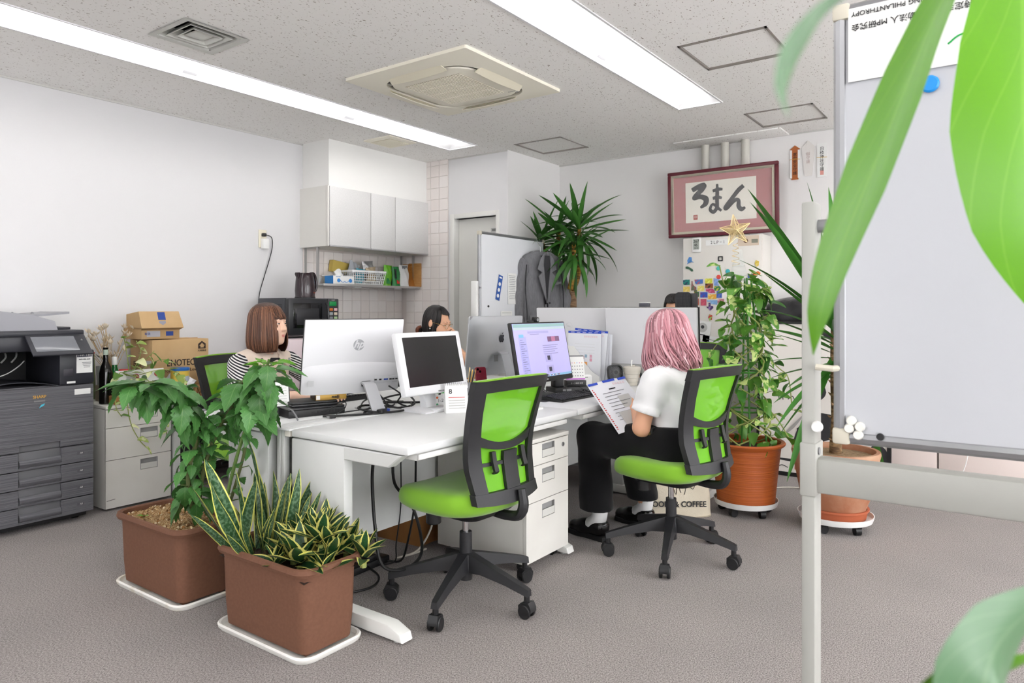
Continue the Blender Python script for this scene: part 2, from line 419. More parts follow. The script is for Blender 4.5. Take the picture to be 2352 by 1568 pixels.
# door: frame, leaf set back, louvre plate
DOORM = M('door_paint', (222, 221, 216), .5, spec=.3)
dfr = struct('trim_4', bx(XD - .014, XD + .1, 4.31, 4.362, 0, 2.105, .003) + bx(XD - .014, XD + .1, 3.79, 3.822, 0, 2.105, .003) + bx(XD - .014, XD + .1, 3.822, 4.31, 2.06, 2.105, .003), M('door_frame_paint', (228, 227, 223), .45))
dr = struct('door_1', bx(XD + .055, XD + .095, 3.825, 4.308, .01, 2.058), DOORM)
obj('door_plate', bx(XD + .05, XD + .056, 3.84, 3.925, 1.86, 1.955), M('plate_steel', (190, 190, 188), .35, .7), dr)
obj('plate_slot', bx(XD + .047, XD + .0505, 3.846, 3.912, 1.925, 1.948), M('plate_dark', (120, 120, 118), .4, .5), dr)
obj('door_handle', (cyl(.012, .05, 10).m((XD + .055, 3.87, 1.0), (0, R(-90), 0)) + bx(XD + .0, XD + .018, 3.86, 3.97, .988, 1.012, .005)), CHROME, dr)

# tiled splashback behind the sink and on the return wall: each tile a piece of its wall
GROUT = M('tile_grout', (222, 213, 208), .9)
TILE = [M('wall_tile_%d' % i, c, .25, spec=.5) for i, c in enumerate(((240, 233, 229), (238, 230, 226), (241, 235, 232)))]
tw = struct('wall_tiled', bx(3.862, XD, YL - .006, YL - .001, 0, 1.74) + bx(XD - .006, XD - .001, 4.39, YL, 0, CEIL), GROUT)
ts = .1075; tile_me = [mesh_of(box(ts - .004, .006, ts - .004, .0015, 1), 'tile', t) for t in TILE]
random.seed(4)
zr = [2.63 - .045 - ts * (k + .5) for k in range(24)]
for zc in zr:
    if .82 < zc < 1.70:
        for i in range(11):
            obj('tile', random.choice(tile_me), None, tw, (XD - .012 - ts * (i + .5), YL - .0085, zc))
    if zc > .75:
        for i in range(6):
            if 4.392 + ts * i + ts > YL: continue
            if i > 2 and zc > 1.75: continue
            obj('tile', random.choice(tile_me), None, tw, (XD - .0085, 4.392 + ts * (i + .5), zc), (0, 0, R(90)))
for i in range(6):
    if i <= 2: obj('tile', tile_me[0], None, tw, (XD - .0085, 4.392 + ts * (i + .5), 2.607), (0, 0, R(90)), sc=(1, 1, .4))

# ceiling lights: recessed troughs, 1.25 m units, each a thing
LAMPM = M('tube_glow', (255, 255, 255), .5, emit=(255, 253, 250), es=LAMP)
REFL = M('lamp_reflector', (246, 246, 248), .55, spec=.4)
FLANGE = M('lamp_flange', (226, 226, 228), .5)
def trough(n, end_l, end_r):
    d = .055
    S = [[(x, -LW, 0), (x, -.05, d), (x, .05, d), (x, LW, 0)] for x in (0, n)]
    g = loft(S, caps=False, closed=False); g = G(g.V, [tuple(reversed(f)) for f in g.F])
    if end_r: g = g + G([(n, -LW, 0), (n, LW, 0), (n - .07, .05, d), (n - .07, -.05, d)], [(0, 1, 2, 3)])
    if end_l: g = g + G([(0, -LW, 0), (0, LW, 0), (.07, .05, d), (.07, -.05, d)], [(3, 2, 1, 0)])
    return g
STICK = M('lamp_sticker', (206, 206, 210), .7)
seen = {(0, 0): 'white recessed ceiling light at the far end of the row along the kitchen side', (0, 1): 'white recessed ceiling light, second from the far end of the kitchen-side row',
        (0, 2): 'white recessed ceiling light at the copier end of the kitchen-side row', (1, 0): 'white recessed ceiling light at the far end of the middle row', (1, 1): 'white recessed ceiling light, second of the middle row, cut by the top edge'}
rest = ('white recessed ceiling light running on behind the viewpoint, kitchen-side row', 'white recessed ceiling light running on behind the viewpoint, middle row', 'white recessed ceiling light outside the picture, third row', 'white recessed ceiling light outside the picture, row by the windows')
for r_, (y, xe) in enumerate(zip(LIGHT_Y, LIGHT_END)):
    k = 0; x1 = xe
    while x1 > X0 + .45:
        x0 = max(x1 - 1.25, X0 + .4) if (r_, k) in seen else X0 + .4; n = x1 - x0; last = x0 < X0 + .45
        t = thing('ceiling_light', seen.get((r_, k), rest[r_]), 'ceiling light', (x0, y, CEIL), group='rows of recessed ceiling lights')
        obj('reflector', trough(n, last, k == 0), REFL, t, ang=20)
        obj('tube', bx(.03, n - .03 - (.05 if k == 0 else 0), -.026, .026, .012, .038), LAMPM, t)
        fl = .012
        g = bx(0, n, -LW - fl, -LW, -.006, .003) + bx(0, n, LW, LW + fl, -.006, .003)
        if k == 0: g = g + bx(n, n + fl, -LW - fl, LW + fl, -.006, .003)
        obj('flange', g, FLANGE, t)
        obj('sticker', G([(0, 0, 0), (.09, 0, 0), (.09, .022, .0126), (0, .022, .0126)], [(0, 3, 2, 1)]).m((.02, .098, .0287), (0, 0, 0), (1, 1, -1)) if False else box(.085, .02, .0006).m((.07, .118, .0165), (R(-29), 0, 0)), STICK, t)
        x1 = x0; k += 1

# ceiling hatches: part of the ceiling
HATM = M('hatch_frame_gap_shade', (150, 144, 138), .5, .3)  # bar colour carries the dark tone of the shadow gap
for i, (a, b_, c, d) in enumerate(HATCH):
    h = thing('ceiling_hatch', ['square ceiling hatch beside the middle light row, nearest the viewer', 'square ceiling hatch above the corner yucca', 'square ceiling hatch near the far wall above the paper charms'][i], 'hatch', ((a + b_) / 2, (c + d) / 2, CEIL), group='ceiling hatches')
    w = b_ - a; f = .024
    for s in (-1, 1):
        obj('frame_bar', box(w, f / 2, .01).m((0, s * (w / 2 - f / 4), .002)), HATM, h); obj('frame_bar', box(f, w, .01).m((s * (w / 2 - f / 2), 0, .002)), HATM, h)
    obj('panel', box(w - 2 * f - .006, w - f - .006, .012).m((0, 0, .01)), CEILM, h)
    obj('gap_shade', box(w, w, .004).m((0, 0, .03)), M('hatch_joint_shade', (60, 58, 55), .9), h)  # dark sheet above the panel paints the shade in the joint
    obj('latch', cyl(.009, .004, 12).m((-(w / 2 - f / 2), 0, -.006)), CHROME, h)
# ================================================================== CEILING EQUIPMENT
t = thing('ceiling_air_conditioner', 'cream cassette air conditioner set in the ceiling, flaps half open', 'air conditioner', (3.39, 2.885, CEIL))
hw = .478
CDK = M('aircon_dark', (96, 92, 86), .7)
# outer plate with a squarish hole
def ring(outo, inno, z0, z1, drop=0):
    n = len(outo)
    S = [[(x, y, z0) for x, y in outo], [(x, y, z1) for x, y in outo], [(x, y, z1 - drop) for x, y in inno], [(x, y, z0) for x, y in inno]]
    V = [p for s in S for p in s]; F = []
    for a in range(4):
        b_ = (a + 1) % 4
        for i in range(n):
            k = (i + 1) % n; F.append((a * n + i, b_ * n + i, b_ * n + k, a * n + k))
    return G(V, F)
outer = rrect(2 * hw, 2 * hw, .012, 6); inner = rrect(.70, .70, .17, 6)
obj('frame_plate', ring(outer, inner, 0, -.018, .012), CREAM, t, ang=25)
obj('duct_box', box(.80, .80, .06).m((0, 0, .02)), CDK, t)
gr = obj('grille_panel', lathe_rect([(.60, .60, .15, -.002), (.64, .64, .15, -.022), (.63, .63, .145, -.03), (.60, .60, .13, -.034)], 6).m(sc=(1, 1, 1)), CREAM, t)
gr.data.flip_normals()
obj('intake_grid', box(.44, .44, .004).m((0, 0, -.034)), M('aircon_grid', (196, 189, 168), .7), t)
sl = mesh_of(box(.44, .005, .004), 'slat', CREAM)
for i in range(27): obj('slat', sl, None, t, (0, -.215 + .43 * i / 26, -.037))
for x in (-.11, .0, .11): obj('rib', box(.008, .44, .004).m((x, 0, -.0375)), CREAM, t)
FL = M('aircon_flap', (226, 219, 198), .5)
for k in range(4):
    f = sheet(lambda u, v: ((u - .5) * .44 * (1 - .22 * v * v), .332 + .064 * v, -.012 - .036 * (1 - v) ** 1.2 - .008 * math.cos(PI * (u - .5)) * (1 - v)), 12, 4, .004)
    ro = k * 90 + 0
    obj('flap', f, FL, t, rot=(0, 0, R(ro)))
    for s in (-1, 1): obj('hinge', box(.05, .035, .014, .004).m((s * .25, .325, -.004)), LGREY, t, rot=(0, 0, R(ro)))
text('Panasonic', .014, MGREY, t, (.24, -.265, -.0345), (R(180), 0, R(-90)))

a, b_, c, d = VENT
t = thing('square_ceiling_diffuser', 'square white ceiling air diffuser with nested frames near the copier', 'air vent', ((a + b_) / 2, (c + d) / 2, CEIL))
VM = M('vent_paint', (206, 206, 200), .5)
def sqring(w0, z0, w1, z1, th=.003):
    o = lambda w, z: [(w, w, z), (-w, w, z), (-w, -w, z), (w, -w, z)]
    return loft([o(w0, z0), o(w1, z1), o(w1 - th * 2, z1), o(w0 - th * 2, z0), o(w0, z0)], caps=False)
obj('outer_frame', sqring(.178, -.006, .15, -.002) + sqring(.152, -.003, .125, .05), VM, t)
obj('middle_frame', sqring(.118, -.004, .082, .035), VM, t); obj('inner_frame', sqring(.083, -.006, .05, .028), VM, t)
obj('centre_cone', loft([[(w, w, z), (-w, w, z), (-w, -w, z), (w, -w, z)] for w, z in ((.006, -.012), (.052, .004))]), VM, t)
obj('duct', ring(rrect(.31, .31, .01, 2), rrect(.29, .29, .01, 2), 0, .11) + box(.31, .31, .004).m((0, 0, .11)), M('duct_dark', (30, 28, 27), .9), t)
t = thing('exhaust_vent', 'flat cream exhaust grille in the ceiling by the kitchen cabinet', 'air vent', (4.23, 4.32, CEIL))
obj('frame', lathe_rect([(.315, .315, .01, 0), (.315, .315, .01, -.008), (.24, .24, .01, -.014)], 2), CREAM, t).data.flip_normals()
obj('grille', box(.22, .22, .004).m((0, 0, -.0145)), M('vent_grid', (196, 188, 160), .8), t)
for i in range(16): obj('louvre', box(.22, .004, .003).m((0, -.105 + .014 * i, -.0175)), CREAM, t)

# ================================================================== KITCHEN SIDE
CABW = M('kitchen_laminate', (226, 225, 224), .45, noise=(120, (218, 217, 216), 4))
CABS = M('kitchen_laminate_side', (226, 224, 218), .5)
t = thing('wall_cabinet', 'pale grey three-door wall cabinet under the ceiling soffit', 'cabinet', (3.835, 4.64, 1.74))
obj('body', bx(0, 1.215, .022, .36, 0, .50), CABS, t)
for x0, x1 in ((.022, .475), (.481, .774), (.780, 1.215)):
    d_ = obj('door', bx(x0, x1, 0, .02, .006, .498, .003), CABW, t)
    obj('pull_strip', bx(x0, x1, -.004, .022, -.004, .010, .003), ALU, d_)
obj('edge_strip', bx(0, .016, -.002, .02, 0, .50, .003), CABS, t)
t = thing('hanging_shelf', 'steel shelf hanging under the kitchen wall cabinet', 'shelf', (3.87, 4.74, 1.43))
SST = M('shelf_steel', (186, 184, 182), .35, .7)
obj('shelf_plate', bx(0, 1.17, 0, .25, -.012, 0, .002), SST, t)
obj('front_lip', bx(0, 1.17, -.004, .002, -.016, .004, .001), SST, t)
for x in (.008, 1.16): obj('hanger', bx(x - .008, x + .008, .07, .09, 0, .31), SST, t); obj('hanger', bx(x - .008, x + .008, .235, .25, 0, .31), SST, t)
for x in (.4, .9): obj('clip', box(.08, .03, .01, .004).m((x, .03, -.02)), WHITEP, t)
sx, sy, sz = 3.87, 4.74, 1.43
# bowl
tag(obj('bowl', lathe([(.02, 0), (.03, .004), (.05, .05), (.047, .05), (.026, .008), (1e-5, .008)], 20, False), WHITEP, None, (3.925, 4.90, sz + .005)), 'white bowl at the end of the hanging shelf', 'bowl')
def tissue(loc, label, w=.235, print_=True):
    t = thing('tissue_box', label, 'tissue box', loc)
    obj('carton', bx(0, w, 0, .11, 0, .07, .002), WHITEP, t)
    BLU = M('print_blue', (60, 140, 214), .7)
    obj('side_print', bx(-.0008, 0, .0, .11, 0, .07), BLU, t)
    for x, s in ((.06, 1), (.19, -1)):      # two elephants
        e = sph(.5, 12, 8, (.038, .002, .034)).m((x, -.0005, .030)) + tube([(x + s * .017, -.0012, .032), (x + s * .034, -.0012, .018), (x + s * .052, -.0012, .014), (x + s * .062, -.0012, .024)], .0022, 6, 4)
        obj('elephant_print', e, BLU, t)
    text('ELEFTISSU', .011, BLU, t, (.055, -.0008, .062), FRONT)
    obj('tissue', sheet(lambda u, v: (.06 + .09 * u + .01 * math.sin(5 * v), .055 + .02 * math.sin(7 * u) * v, .069 + .05 * v * (1 - .3 * math.sin(9 * u))), 14, 6), PAPER, t, ang=80)
    return t
tissue((3.985, 4.75, sz + .004), 'white tissue box printed with blue elephants on the hanging shelf')
t = thing('plastic_tub', 'clear lidded plastic tub behind the tissue box', 'container', (4.10, 4.88, sz))
obj('tub', bx(-.05, .08, 0, .09, 0, .075, .008), M('tub_plastic', (206, 208, 200), .25, alpha=.75), t); obj('lid', bx(-.054, .084, -.004, .094, .075, .088, .004), WHITEP, t)
# basket with square holes
BASKW = M('basket_plastic', (236, 238, 238), .4)
t = thing('plastic_basket', 'white lattice plastic basket full of packets on the hanging shelf', 'basket', (4.41, 4.86, sz + .002))
w1, w2, dp, hh = .17, .20, .17, .125
obj('floor', box(2 * w1, dp, .004, base=True), BASKW, t)
obj('rim', ring(rrect(2 * w2 + .012, dp + .05, .02, 4), rrect(2 * w2 - .012, dp + .026, .015, 4), hh - .012, hh + .006), BASKW, t)
for side, n_, L in (('y', 15, 2 * w1), ('x', 8, dp)):
    for sgn in (-1, 1):
        for i in range(n_ + 1):
            f = -1 + 2 * i / n_
            p0, p1 = ((f * w1, sgn * dp / 2, 0), (f * w2, sgn * (dp / 2 + .016), hh)) if side == 'y' else ((sgn * w1, f * dp / 2, 0), (sgn * w2, f * (dp / 2 + .014), hh))
            obj('strut', tube([p0, p1], .0028, 4), BASKW, t)
        for j in range(5):
            z = .012 + j * .023; k = z / hh; W_, D_ = w1 + (w2 - w1) * k, dp / 2 + .016 * k
            p = [(-W_, sgn * D_, z), (W_, sgn * D_, z)] if side == 'y' else [(sgn * W_, -D_, z), (sgn * W_, D_, z)]
            obj('band', tube(p, .0028, 4), BASKW, t)
def packet(name, label, cat, w, h, d, mat, loc, rot=(0, 0, 0), prints=(), crimp=.012, group=None):
    """soft sealed bag standing on its bottom"""
    t = thing(name, label, cat, loc, rot=rot, group=group)
    def prof(u, v):
        s = 1 - abs(2 * v - .9) ** 3 * .75 if v > .45 else 1
        s = max(0, min(1, (1 - v) / .35)) ** .6
        return s
    def face(sg):
        return lambda u, v: ((u - .5) * w * (1 - .03 * math.sin(9 * v)), sg * (d / 2) * (math.sin(PI * min(max(u, .0), 1)) ** .5) * prof(u, v) + .002 * sg + .004 * math.sin(14 * u + 9 * v), v * h)
    g = sheet(face(-1), 10, 10) + G(*(lambda q: (q.V, [tuple(reversed(f)) for f in q.F]))(sheet(face(1), 10, 10)))
    obj('bag', g, mat, t, ang=60)
    for (x, z, pw, ph, pm) in prints: obj('print', box(pw, .0015, ph).m((x, -d / 2 * prof(.5, z / h) - .003, z), (R(-4), 0, 0)), pm, t)
    return t
SILV = M('foil_silver', (190, 190, 192), .3, .7, bump=(60, .3)); TEAL = M('packet_teal', (70, 160, 180), .5); KRAFT = M('packet_kraft', (200, 180, 150), .6)
LIME = M('packet_lime', (110, 190, 40), .35, bump=(40, .3)); GREEN = M('packet_green', (30, 130, 60), .35, bump=(40, .3)); WHB = M('packet_white', (226, 226, 226), .45, bump=(40, .3)); REDP = M('print_red', (206, 40, 40), .5)
packet('foil_packet', 'grey foil packet leaning out of the white basket', 'packet', .12, .15, .03, M('packet_grey', (178, 182, 188), .45), (4.29, 4.87, sz + .07), (R(-8), R(24), 0))
packet('tea_packet', 'teal tea packet standing in the white basket', 'packet', .10, .13, .03, TEAL, (4.34, 4.83, sz + .02), (R(6), R(6), 0))
packet('snack_packet', 'crumpled silver packet at the back of the white basket', 'packet', .13, .16, .05, SILV, (4.52, 4.88, sz + .07), (R(-6), R(-6), 0))
packet('kraft_packet', 'beige paper packet in the white basket', 'packet', .12, .13, .04, KRAFT, (4.50, 4.84, sz + .04), (R(4), R(-8), 0))
packet('seasoning_packet', 'dark small packet lying in the white basket', 'packet', .08, .10, .03, M('packet_brown', (90, 76, 66), .5), (4.42, 4.85, sz + .06), (R(10), R(30), 0))
tag(obj('flat_box', box(.19, .05, .10, .002), M('box_yellow', (206, 180, 90), .6), None, (4.22, 4.95, sz + .16), (0, R(8), 0)), 'yellow flat carton tucked above the plastic tub', 'box')
packet('pouch', 'lime green pouch beside the white basket', 'pouch', .10, .20, .05, LIME, (4.70, 4.84, sz), (0, R(3), 0), [(-.01, .05, .05, .05, GREEN)])
packet('pouch', 'dark green pouch with a red dot on the hanging shelf', 'pouch', .10, .19, .05, GREEN, (4.80, 4.82, sz), (0, R(-2), 0), [(0, .045, .035, .035, REDP), (-.03, .12, .022, .09, INK)])
packet('pouch', 'white pouch with a dark label on the hanging shelf', 'pouch', .12, .21, .06, WHB, (4.895, 4.81, sz), (0, R(-3), 0), [(0, .185, .07, .03, INKG)])
WOODT = M('tray_wood', (176, 112, 40), .4, noise=(14, (156, 96, 34), 4, .3, .7, (1, 1, 8)))
t = thing('wooden_tray', 'brown wooden tray standing on edge on the hanging shelf', 'tray', (4.985, 4.80, sz), rot=(R(-14), 0, R(-12)))
obj('tray_face', prism(rrect(.15, .22, .02, 4, 0, .11), .006, 'XZ'), WOODT, t)
obj('tray_rim', ring(rrect(.155, .225, .022, 4), rrect(.14, .21, .02, 4), -.012, .012).m((0, 0, .113), (R(90), 0, 0)), WOODT, t)
tag(obj('cutting_board', box(.02, .15, .23, .006, base=True), M('board_wood', (196, 146, 84), .5, noise=(10, (180, 128, 70), 4, .3, .7, (1, 1, 6))), None, (5.035, 4.80, sz + .002), (0, 0, R(8))), 'light wooden cutting board at the far end of the hanging shelf', 'cutting board')
# sink unit (below)
t = thing('sink_unit', 'white kitchen sink unit under the tiled wall', 'sink', (3.90, 4.48, 0))
obj('cabinet', bx(0, 1.13, .02, .50, .06, .80), CABS, t); obj('sink_top', bx(-.01, 1.14, 0, .50, .80, .83, .004), SST, t)
for x in (.01, .39, .77): obj('door', bx(x, x + .35, .002, .02, .08, .78, .003), CABW, t)
obj('basin_rim', ring(rrect(.5, .34, .04, 4), rrect(.46, .30, .04, 4), .828, .835).m((.62, .26, 0)), SST, t)
# pink fridge, microwave, kettle
PINK = M('fridge_pink', (240, 222, 226), .35)
t = thing('small_fridge', 'pale pink two-door small fridge under the microwave', 'fridge', (3.30, 4.42, 0))
obj('body', bx(0, .50, .06, .54, .02, .995, .012), PINK, t)
for z0, z1 in ((.05, .60), (.61, .99)):
    d_ = obj('door', bx(.0, .50, 0, .055, z0, z1, .014), PINK, t); obj('door_edge', bx(.155, .165, -.003, .01, z0 + .01, z1 - .01, .002), M('fridge_pink_dark', (222, 200, 206), .4), d_)
for x in (.05, .45):
    for y in (.1, .5): obj('foot', cyl(.02, .02, 12).m((x, y, 0)), DGREY, t)
MWB = M('microwave_grey', (58, 60, 66), .45)
t = thing('microwave_oven', 'dark grey microwave oven on top of the pink fridge', 'microwave', (3.315, 4.46, .998))
obj('body', bx(0, .49, .05, .38, .015, .305, .006), MWB, t)
for x in (.04, .45):
    for y in (.1, .34): obj('foot', cyl(.014, .02, 10).m((x, y, 0)), DGREY, t)
d_ = obj('door', bx(.004, .375, 0, .05, .02, .302, .012), M('microwave_door', (40, 41, 45), .3), t)
obj('window', bx(.045, .315, -.0025, .002, .075, .265, .01), M('microwave_glass', (18, 18, 21), .1, spec=.6), d_)
obj('window_mesh', bx(.075, .285, -.0035, -.002, .10, .225, .01), M('microwave_mesh', (40, 40, 44), .35), d_)
obj('handle', tube([(.352, -.004, .05), (.352, -.024, .09), (.352, -.028, .16), (.352, -.024, .23), (.352, -.004, .27)], .009, 8, 5), M('microwave_handle', (34, 34, 38), .25), d_)
cp = obj('control_panel', bx(.378, .488, .004, .05, .02, .302, .008), DGREY, t)
obj('display', bx(.39, .46, .0, .006, .245, .28, .002), M('display_green', (24, 110, 60), .2, emit=(30, 160, 80), es=.25), cp)
text('SHARP', .012, LGREY, cp, (.43, .0035, .291), FRONT)
for j, row in enumerate((((200, 110, 40), (232, 190, 196)), ((170, 176, 180), (226, 210, 190)), ((130, 134, 140), (170, 200, 150)), ((130, 134, 140), (220, 220, 214)), ((120, 124, 130), (196, 150, 140)))):
    for i, cc in enumerate(row):
        obj('button', bx(.392 + .045 * i, .425 + .045 * i, .0, .006, .205 - .034 * j, .228 - .034 * j, .003), M('mw_button_%d%d' % (j, i), cc, .5), cp)
for k in range(6):
    for x in (.10, .19): obj('side_vent', box(.002, .05, .004).m((-.0005, x, .255 - .012 * k)), INK, t)
KET = M('kettle_plum', (44, 30, 36), .16, spec=.6)
t = thing('electric_kettle', 'dark plum electric kettle on the microwave', 'kettle', (3.60, 4.63, 1.303))
obj('body', lathe([(.074, 0), (.08, .008), (.076, .02), (.079, .06), (.073, .14), (.066, .19), (.062, .20), (1e-5, .205)], 28, False), KET, t)
obj('spout', prism([(-.09, .19), (-.06, .13), (-.055, .205), (-.086, .203)], .03, 'XZ', .004).m((0, -.015, 0)), KET, t)
obj('handle', tube([(.05, 0, .198), (.085, 0, .195), (.105, 0, .15), (.112, 0, .10), (.098, 0, .06), (.072, 0, .055)], [.012, .014, .013, .012, .011, .010], 10, 4), KET, t)
obj('base', lathe([(.078, -.001), (.08, .0), (.08, .009), (.074, .012)], 28), BLACKP, t)
text('T-fal', .014, M('print_orange', (200, 90, 50), .6), t, (.03, -.0765, .045), (R(90), 0, R(18)), ext=.0003)
# wall outlet with plug and adapter, cord
t = thing('wall_outlet', 'cream wall outlet with a black plug and white adapter', 'outlet', (3.465, YL - .001, 1.80))
obj('plate', bx(-.036, .036, -.008, 0, -.085, .06, .003), M('outlet_cream', (236, 230, 208), .5), t)
obj('plug', bx(-.014, .016, -.04, -.006, .005, .032, .006), BLACKP, t); obj('adapter', bx(-.02, .035, -.045, -.006, -.095, -.012, .006), WHITEP, t)
tag(obj('wall_plug_cord', tube([(3.478, 4.962, 1.818), (3.53, 4.966, 1.80), (3.545, 4.98, 1.72), (3.515, 4.985, 1.60), (3.47, 4.985, 1.47), (3.43, 4.985, 1.34), (3.41, 4.97, 1.23), (3.40, 4.93, 1.12)], .0035, 8, 6), CORD), 'black power cord hanging from the wall outlet down to the microwave', 'cord')
t = thing('wall_outlet', 'cream outlet on the tiled wall beside the door', 'outlet', (XD - .012, 4.60, 1.19))
obj('plate', bx(-.008, 0, -.036, .036, -.06, .06, .003), M('outlet_cream', (236, 230, 208), .5), t); obj('socket', bx(-.011, -.007, -.014, .014, -.02, .02, .002), M('outlet_socket', (216, 210, 190), .5), t)

# ================================================================== COPIER
CG = M('copier_grey', (112, 112, 117), .5, noise=(1, (84, 84, 89), 4, .38, .6, (2.5, 2.5, 300)), bump=(1, .4, (2, 2, 300)))
CGP = M('copier_plain_grey', (112, 112, 116), .5); CDK2 = M('copier_dark', (44, 45, 52), .4); CSC = M('copier_scan_grey', (150, 150, 156), .45)
t = thing('photocopier', 'large grey office photocopier with a tilted touch screen and four paper drawers', 'photocopier', (1.30, 4.39, 0))
w = .615
obj('body', bx(.004, w - .004, .03, .60, .06, .79, .004), CGP, t)
obj('plinth', bx(.02, w - .02, .05, .58, .02, .07), BLACKP, t)
for x in (.06, w - .06):
    for y in (.1, .52): obj('caster', cyl(.022, .03, 12).m((x - .015, y, .022), (0, R(90), 0)), BLACKP, t)
def scoop(x0, x1, z0, z1, hx0, hx1, hz1, depth):
    """front panel with a scooped handle recess hx0..hx1 up to hz1 from its top"""
    return bx(x0, hx0, 0, .03, z0, z1, .003) + bx(hx1, x1, 0, .03, z0, z1, .003)
fd = obj('front_door', prism([(0, .443), (.24, .443), (.24, .475), (.44, .475), (.44, .443), (w, .443), (w, .785), (0, .785)], .03, 'XZ', .002), CG, t)
obj('door_recess', bx(.238, .442, .018, .03, .443, .478), CGP, fd)
text('SHARP', .022, M('print_gold', (216, 170, 90), .4, .3), fd, (.335, -.0015, .735), FRONT, bold=.0006)
obj('model_badge', box(.055, .001, .009).m((.335, -.001, .712)), M('badge', (130, 130, 132), .5), fd)
obj('logo_drop', prism([(-.012, -.012), (.014, .002), (.016, .012), (-.002, .006)], .001, 'XZ').m((.345, -.0015, .685)), M('print_cyan', (80, 190, 214), .5), fd)
obj('sticker', box(.085, .001, .032).m((.555, -.001, .745)), PAPER, fd)
for j, (z0, z1) in enumerate(((.342, .437), (.242, .337), (.145, .237), (.05, .140))):
    dr_ = obj('drawer', prism([(0, z0), (w, z0), (w, z1), (.445, z1), (.445, z0 + .012), (.235, z0 + .012), (.235, z1), (0, z1)], .03, 'XZ', .002), CG, t)
    obj('recess', bx(.233, .447, .02, .03, z0, z1, .001), CGP, dr_)
    h_ = sheet(lambda u, v: (.238 + .204 * u, .004 - .012 * math.sin(PI * v), z0 + .012 + .042 * v), 12, 5, .008)
    obj('handle', h_, CG, dr_)
    pl = obj('size_plate', box(.034, .001, .017).m((.545, -.001, z0 + .05)), M('plate_grey', (86, 86, 90), .5), dr_)
    text(('A4', 'A4', 'A3', 'A3')[j], .013, PAPER, pl, (.547, -.0022, z0 + .05), FRONT, shear=.3)
obj('right_column', bx(.43, w, -.012, .60, .79, .985, .01), CDK2, t)
lb = obj('support_label', box(.085, .001, .115).m((.56, -.0135, .91)), PAPER, t)
obj('label_bar', box(.08, .001, .016).m((.56, -.0148, .952)), M('label_dark', (50, 52, 70), .6), lb)
text('レサポート窓口', .011, PAPER, lb, (.56, -.016, .952), FRONT); text('0800-888-4600', .010, INK, lb, (.56, -.0148, .930), FRONT)
for k in range(4): obj('label_line', box(.05 - .006 * k, .0008, .003).m((.572, -.0145, .912 - .009 * k)), INKG, lb)
obj('nfc_pad', box(.05, .002, .04, .001).m((.475, -.0135, .86)), M('pad_dark', (60, 58, 66), .5), t)
obj('lever', box(.045, .004, .012, .001).m((.49, -.012, .803)), WHITEP, t)
obj('output_floor', sheet(lambda u, v: (.01 + .42 * u, .0 + .5 * v, .792 + .03 * math.sin(PI * u) * (1 - .4 * v)), 14, 4, .004), CDK2, t)
obj('cavity_back', bx(.004, .43, .45, .60, .79, .985), INK, t); obj('cavity_left', bx(0, .02, .02, .6, .79, .985), CDK2, t)
for q in range(3): obj('roller_lever', tube([(.20 + .06 * q, .28, .985), (.20 + .05 * q, .22, .95), (.17 + .05 * q, .2, .92)], .005, 6, 3), LGREY, t)
tag(obj('output_cable', tube([(1.43, 4.45, .845), (1.50, 4.44, .87), (1.56, 4.46, .905), (1.60, 4.50, .93)], .003, 6, 5), LGREY), 'thin pale cable inside the copier output tray', 'cord')
obj('scanner_bed', bx(0, w - .06, .0, .60, .985, 1.075, .012), CDK2, t)
obj('scanner_lip', bx(-.005, w - .055, -.012, .60, 1.068, 1.10, .008), CDK2, t)
pn = obj('touch_panel', box(.30, .012, .16, .008), CDK2, t, (.405, -.075, 1.02), (R(-48), 0, 0))
obj('screen', box(.215, .002, .115, .001).m((-.02, -.007, .004)), M('screen_grey', (122, 124, 130), .15), pn)
text('△', .012, LGREY, pn, (.12, -.0075, .03), FRONT)
obj('panel_arm', bx(.30, .36, -.06, .02, .985, 1.03, .006), CSC, t)
obj('document_feeder', loft([[(x, .06, 1.10), (x, .56, 1.10), (x, .56, 1.10 + h), (x, .10, 1.10 + h)] for x, h in ((.0, .11), (.16, .11), (.34, .085), (.45, .05))]), CSC, t)
obj('feeder_tray', loft([[(x, .12, z), (x, .52, z), (x, .52, z + .012), (x, .12, z + .012)] for x, z in ((.10, 1.165), (.30, 1.17), (.52, 1.19), (.535, 1.192))]), CSC, t)
obj('exit_tray', bx(.42, .55, .14, .5, 1.10, 1.115, .004), CDK2, t)
for x in (.30, .40): obj('tray_guide', prism([(0, 0), (.03, 0), (.012, .022)], .02, 'XZ').m((x, .3, 1.18)), CSC, t)

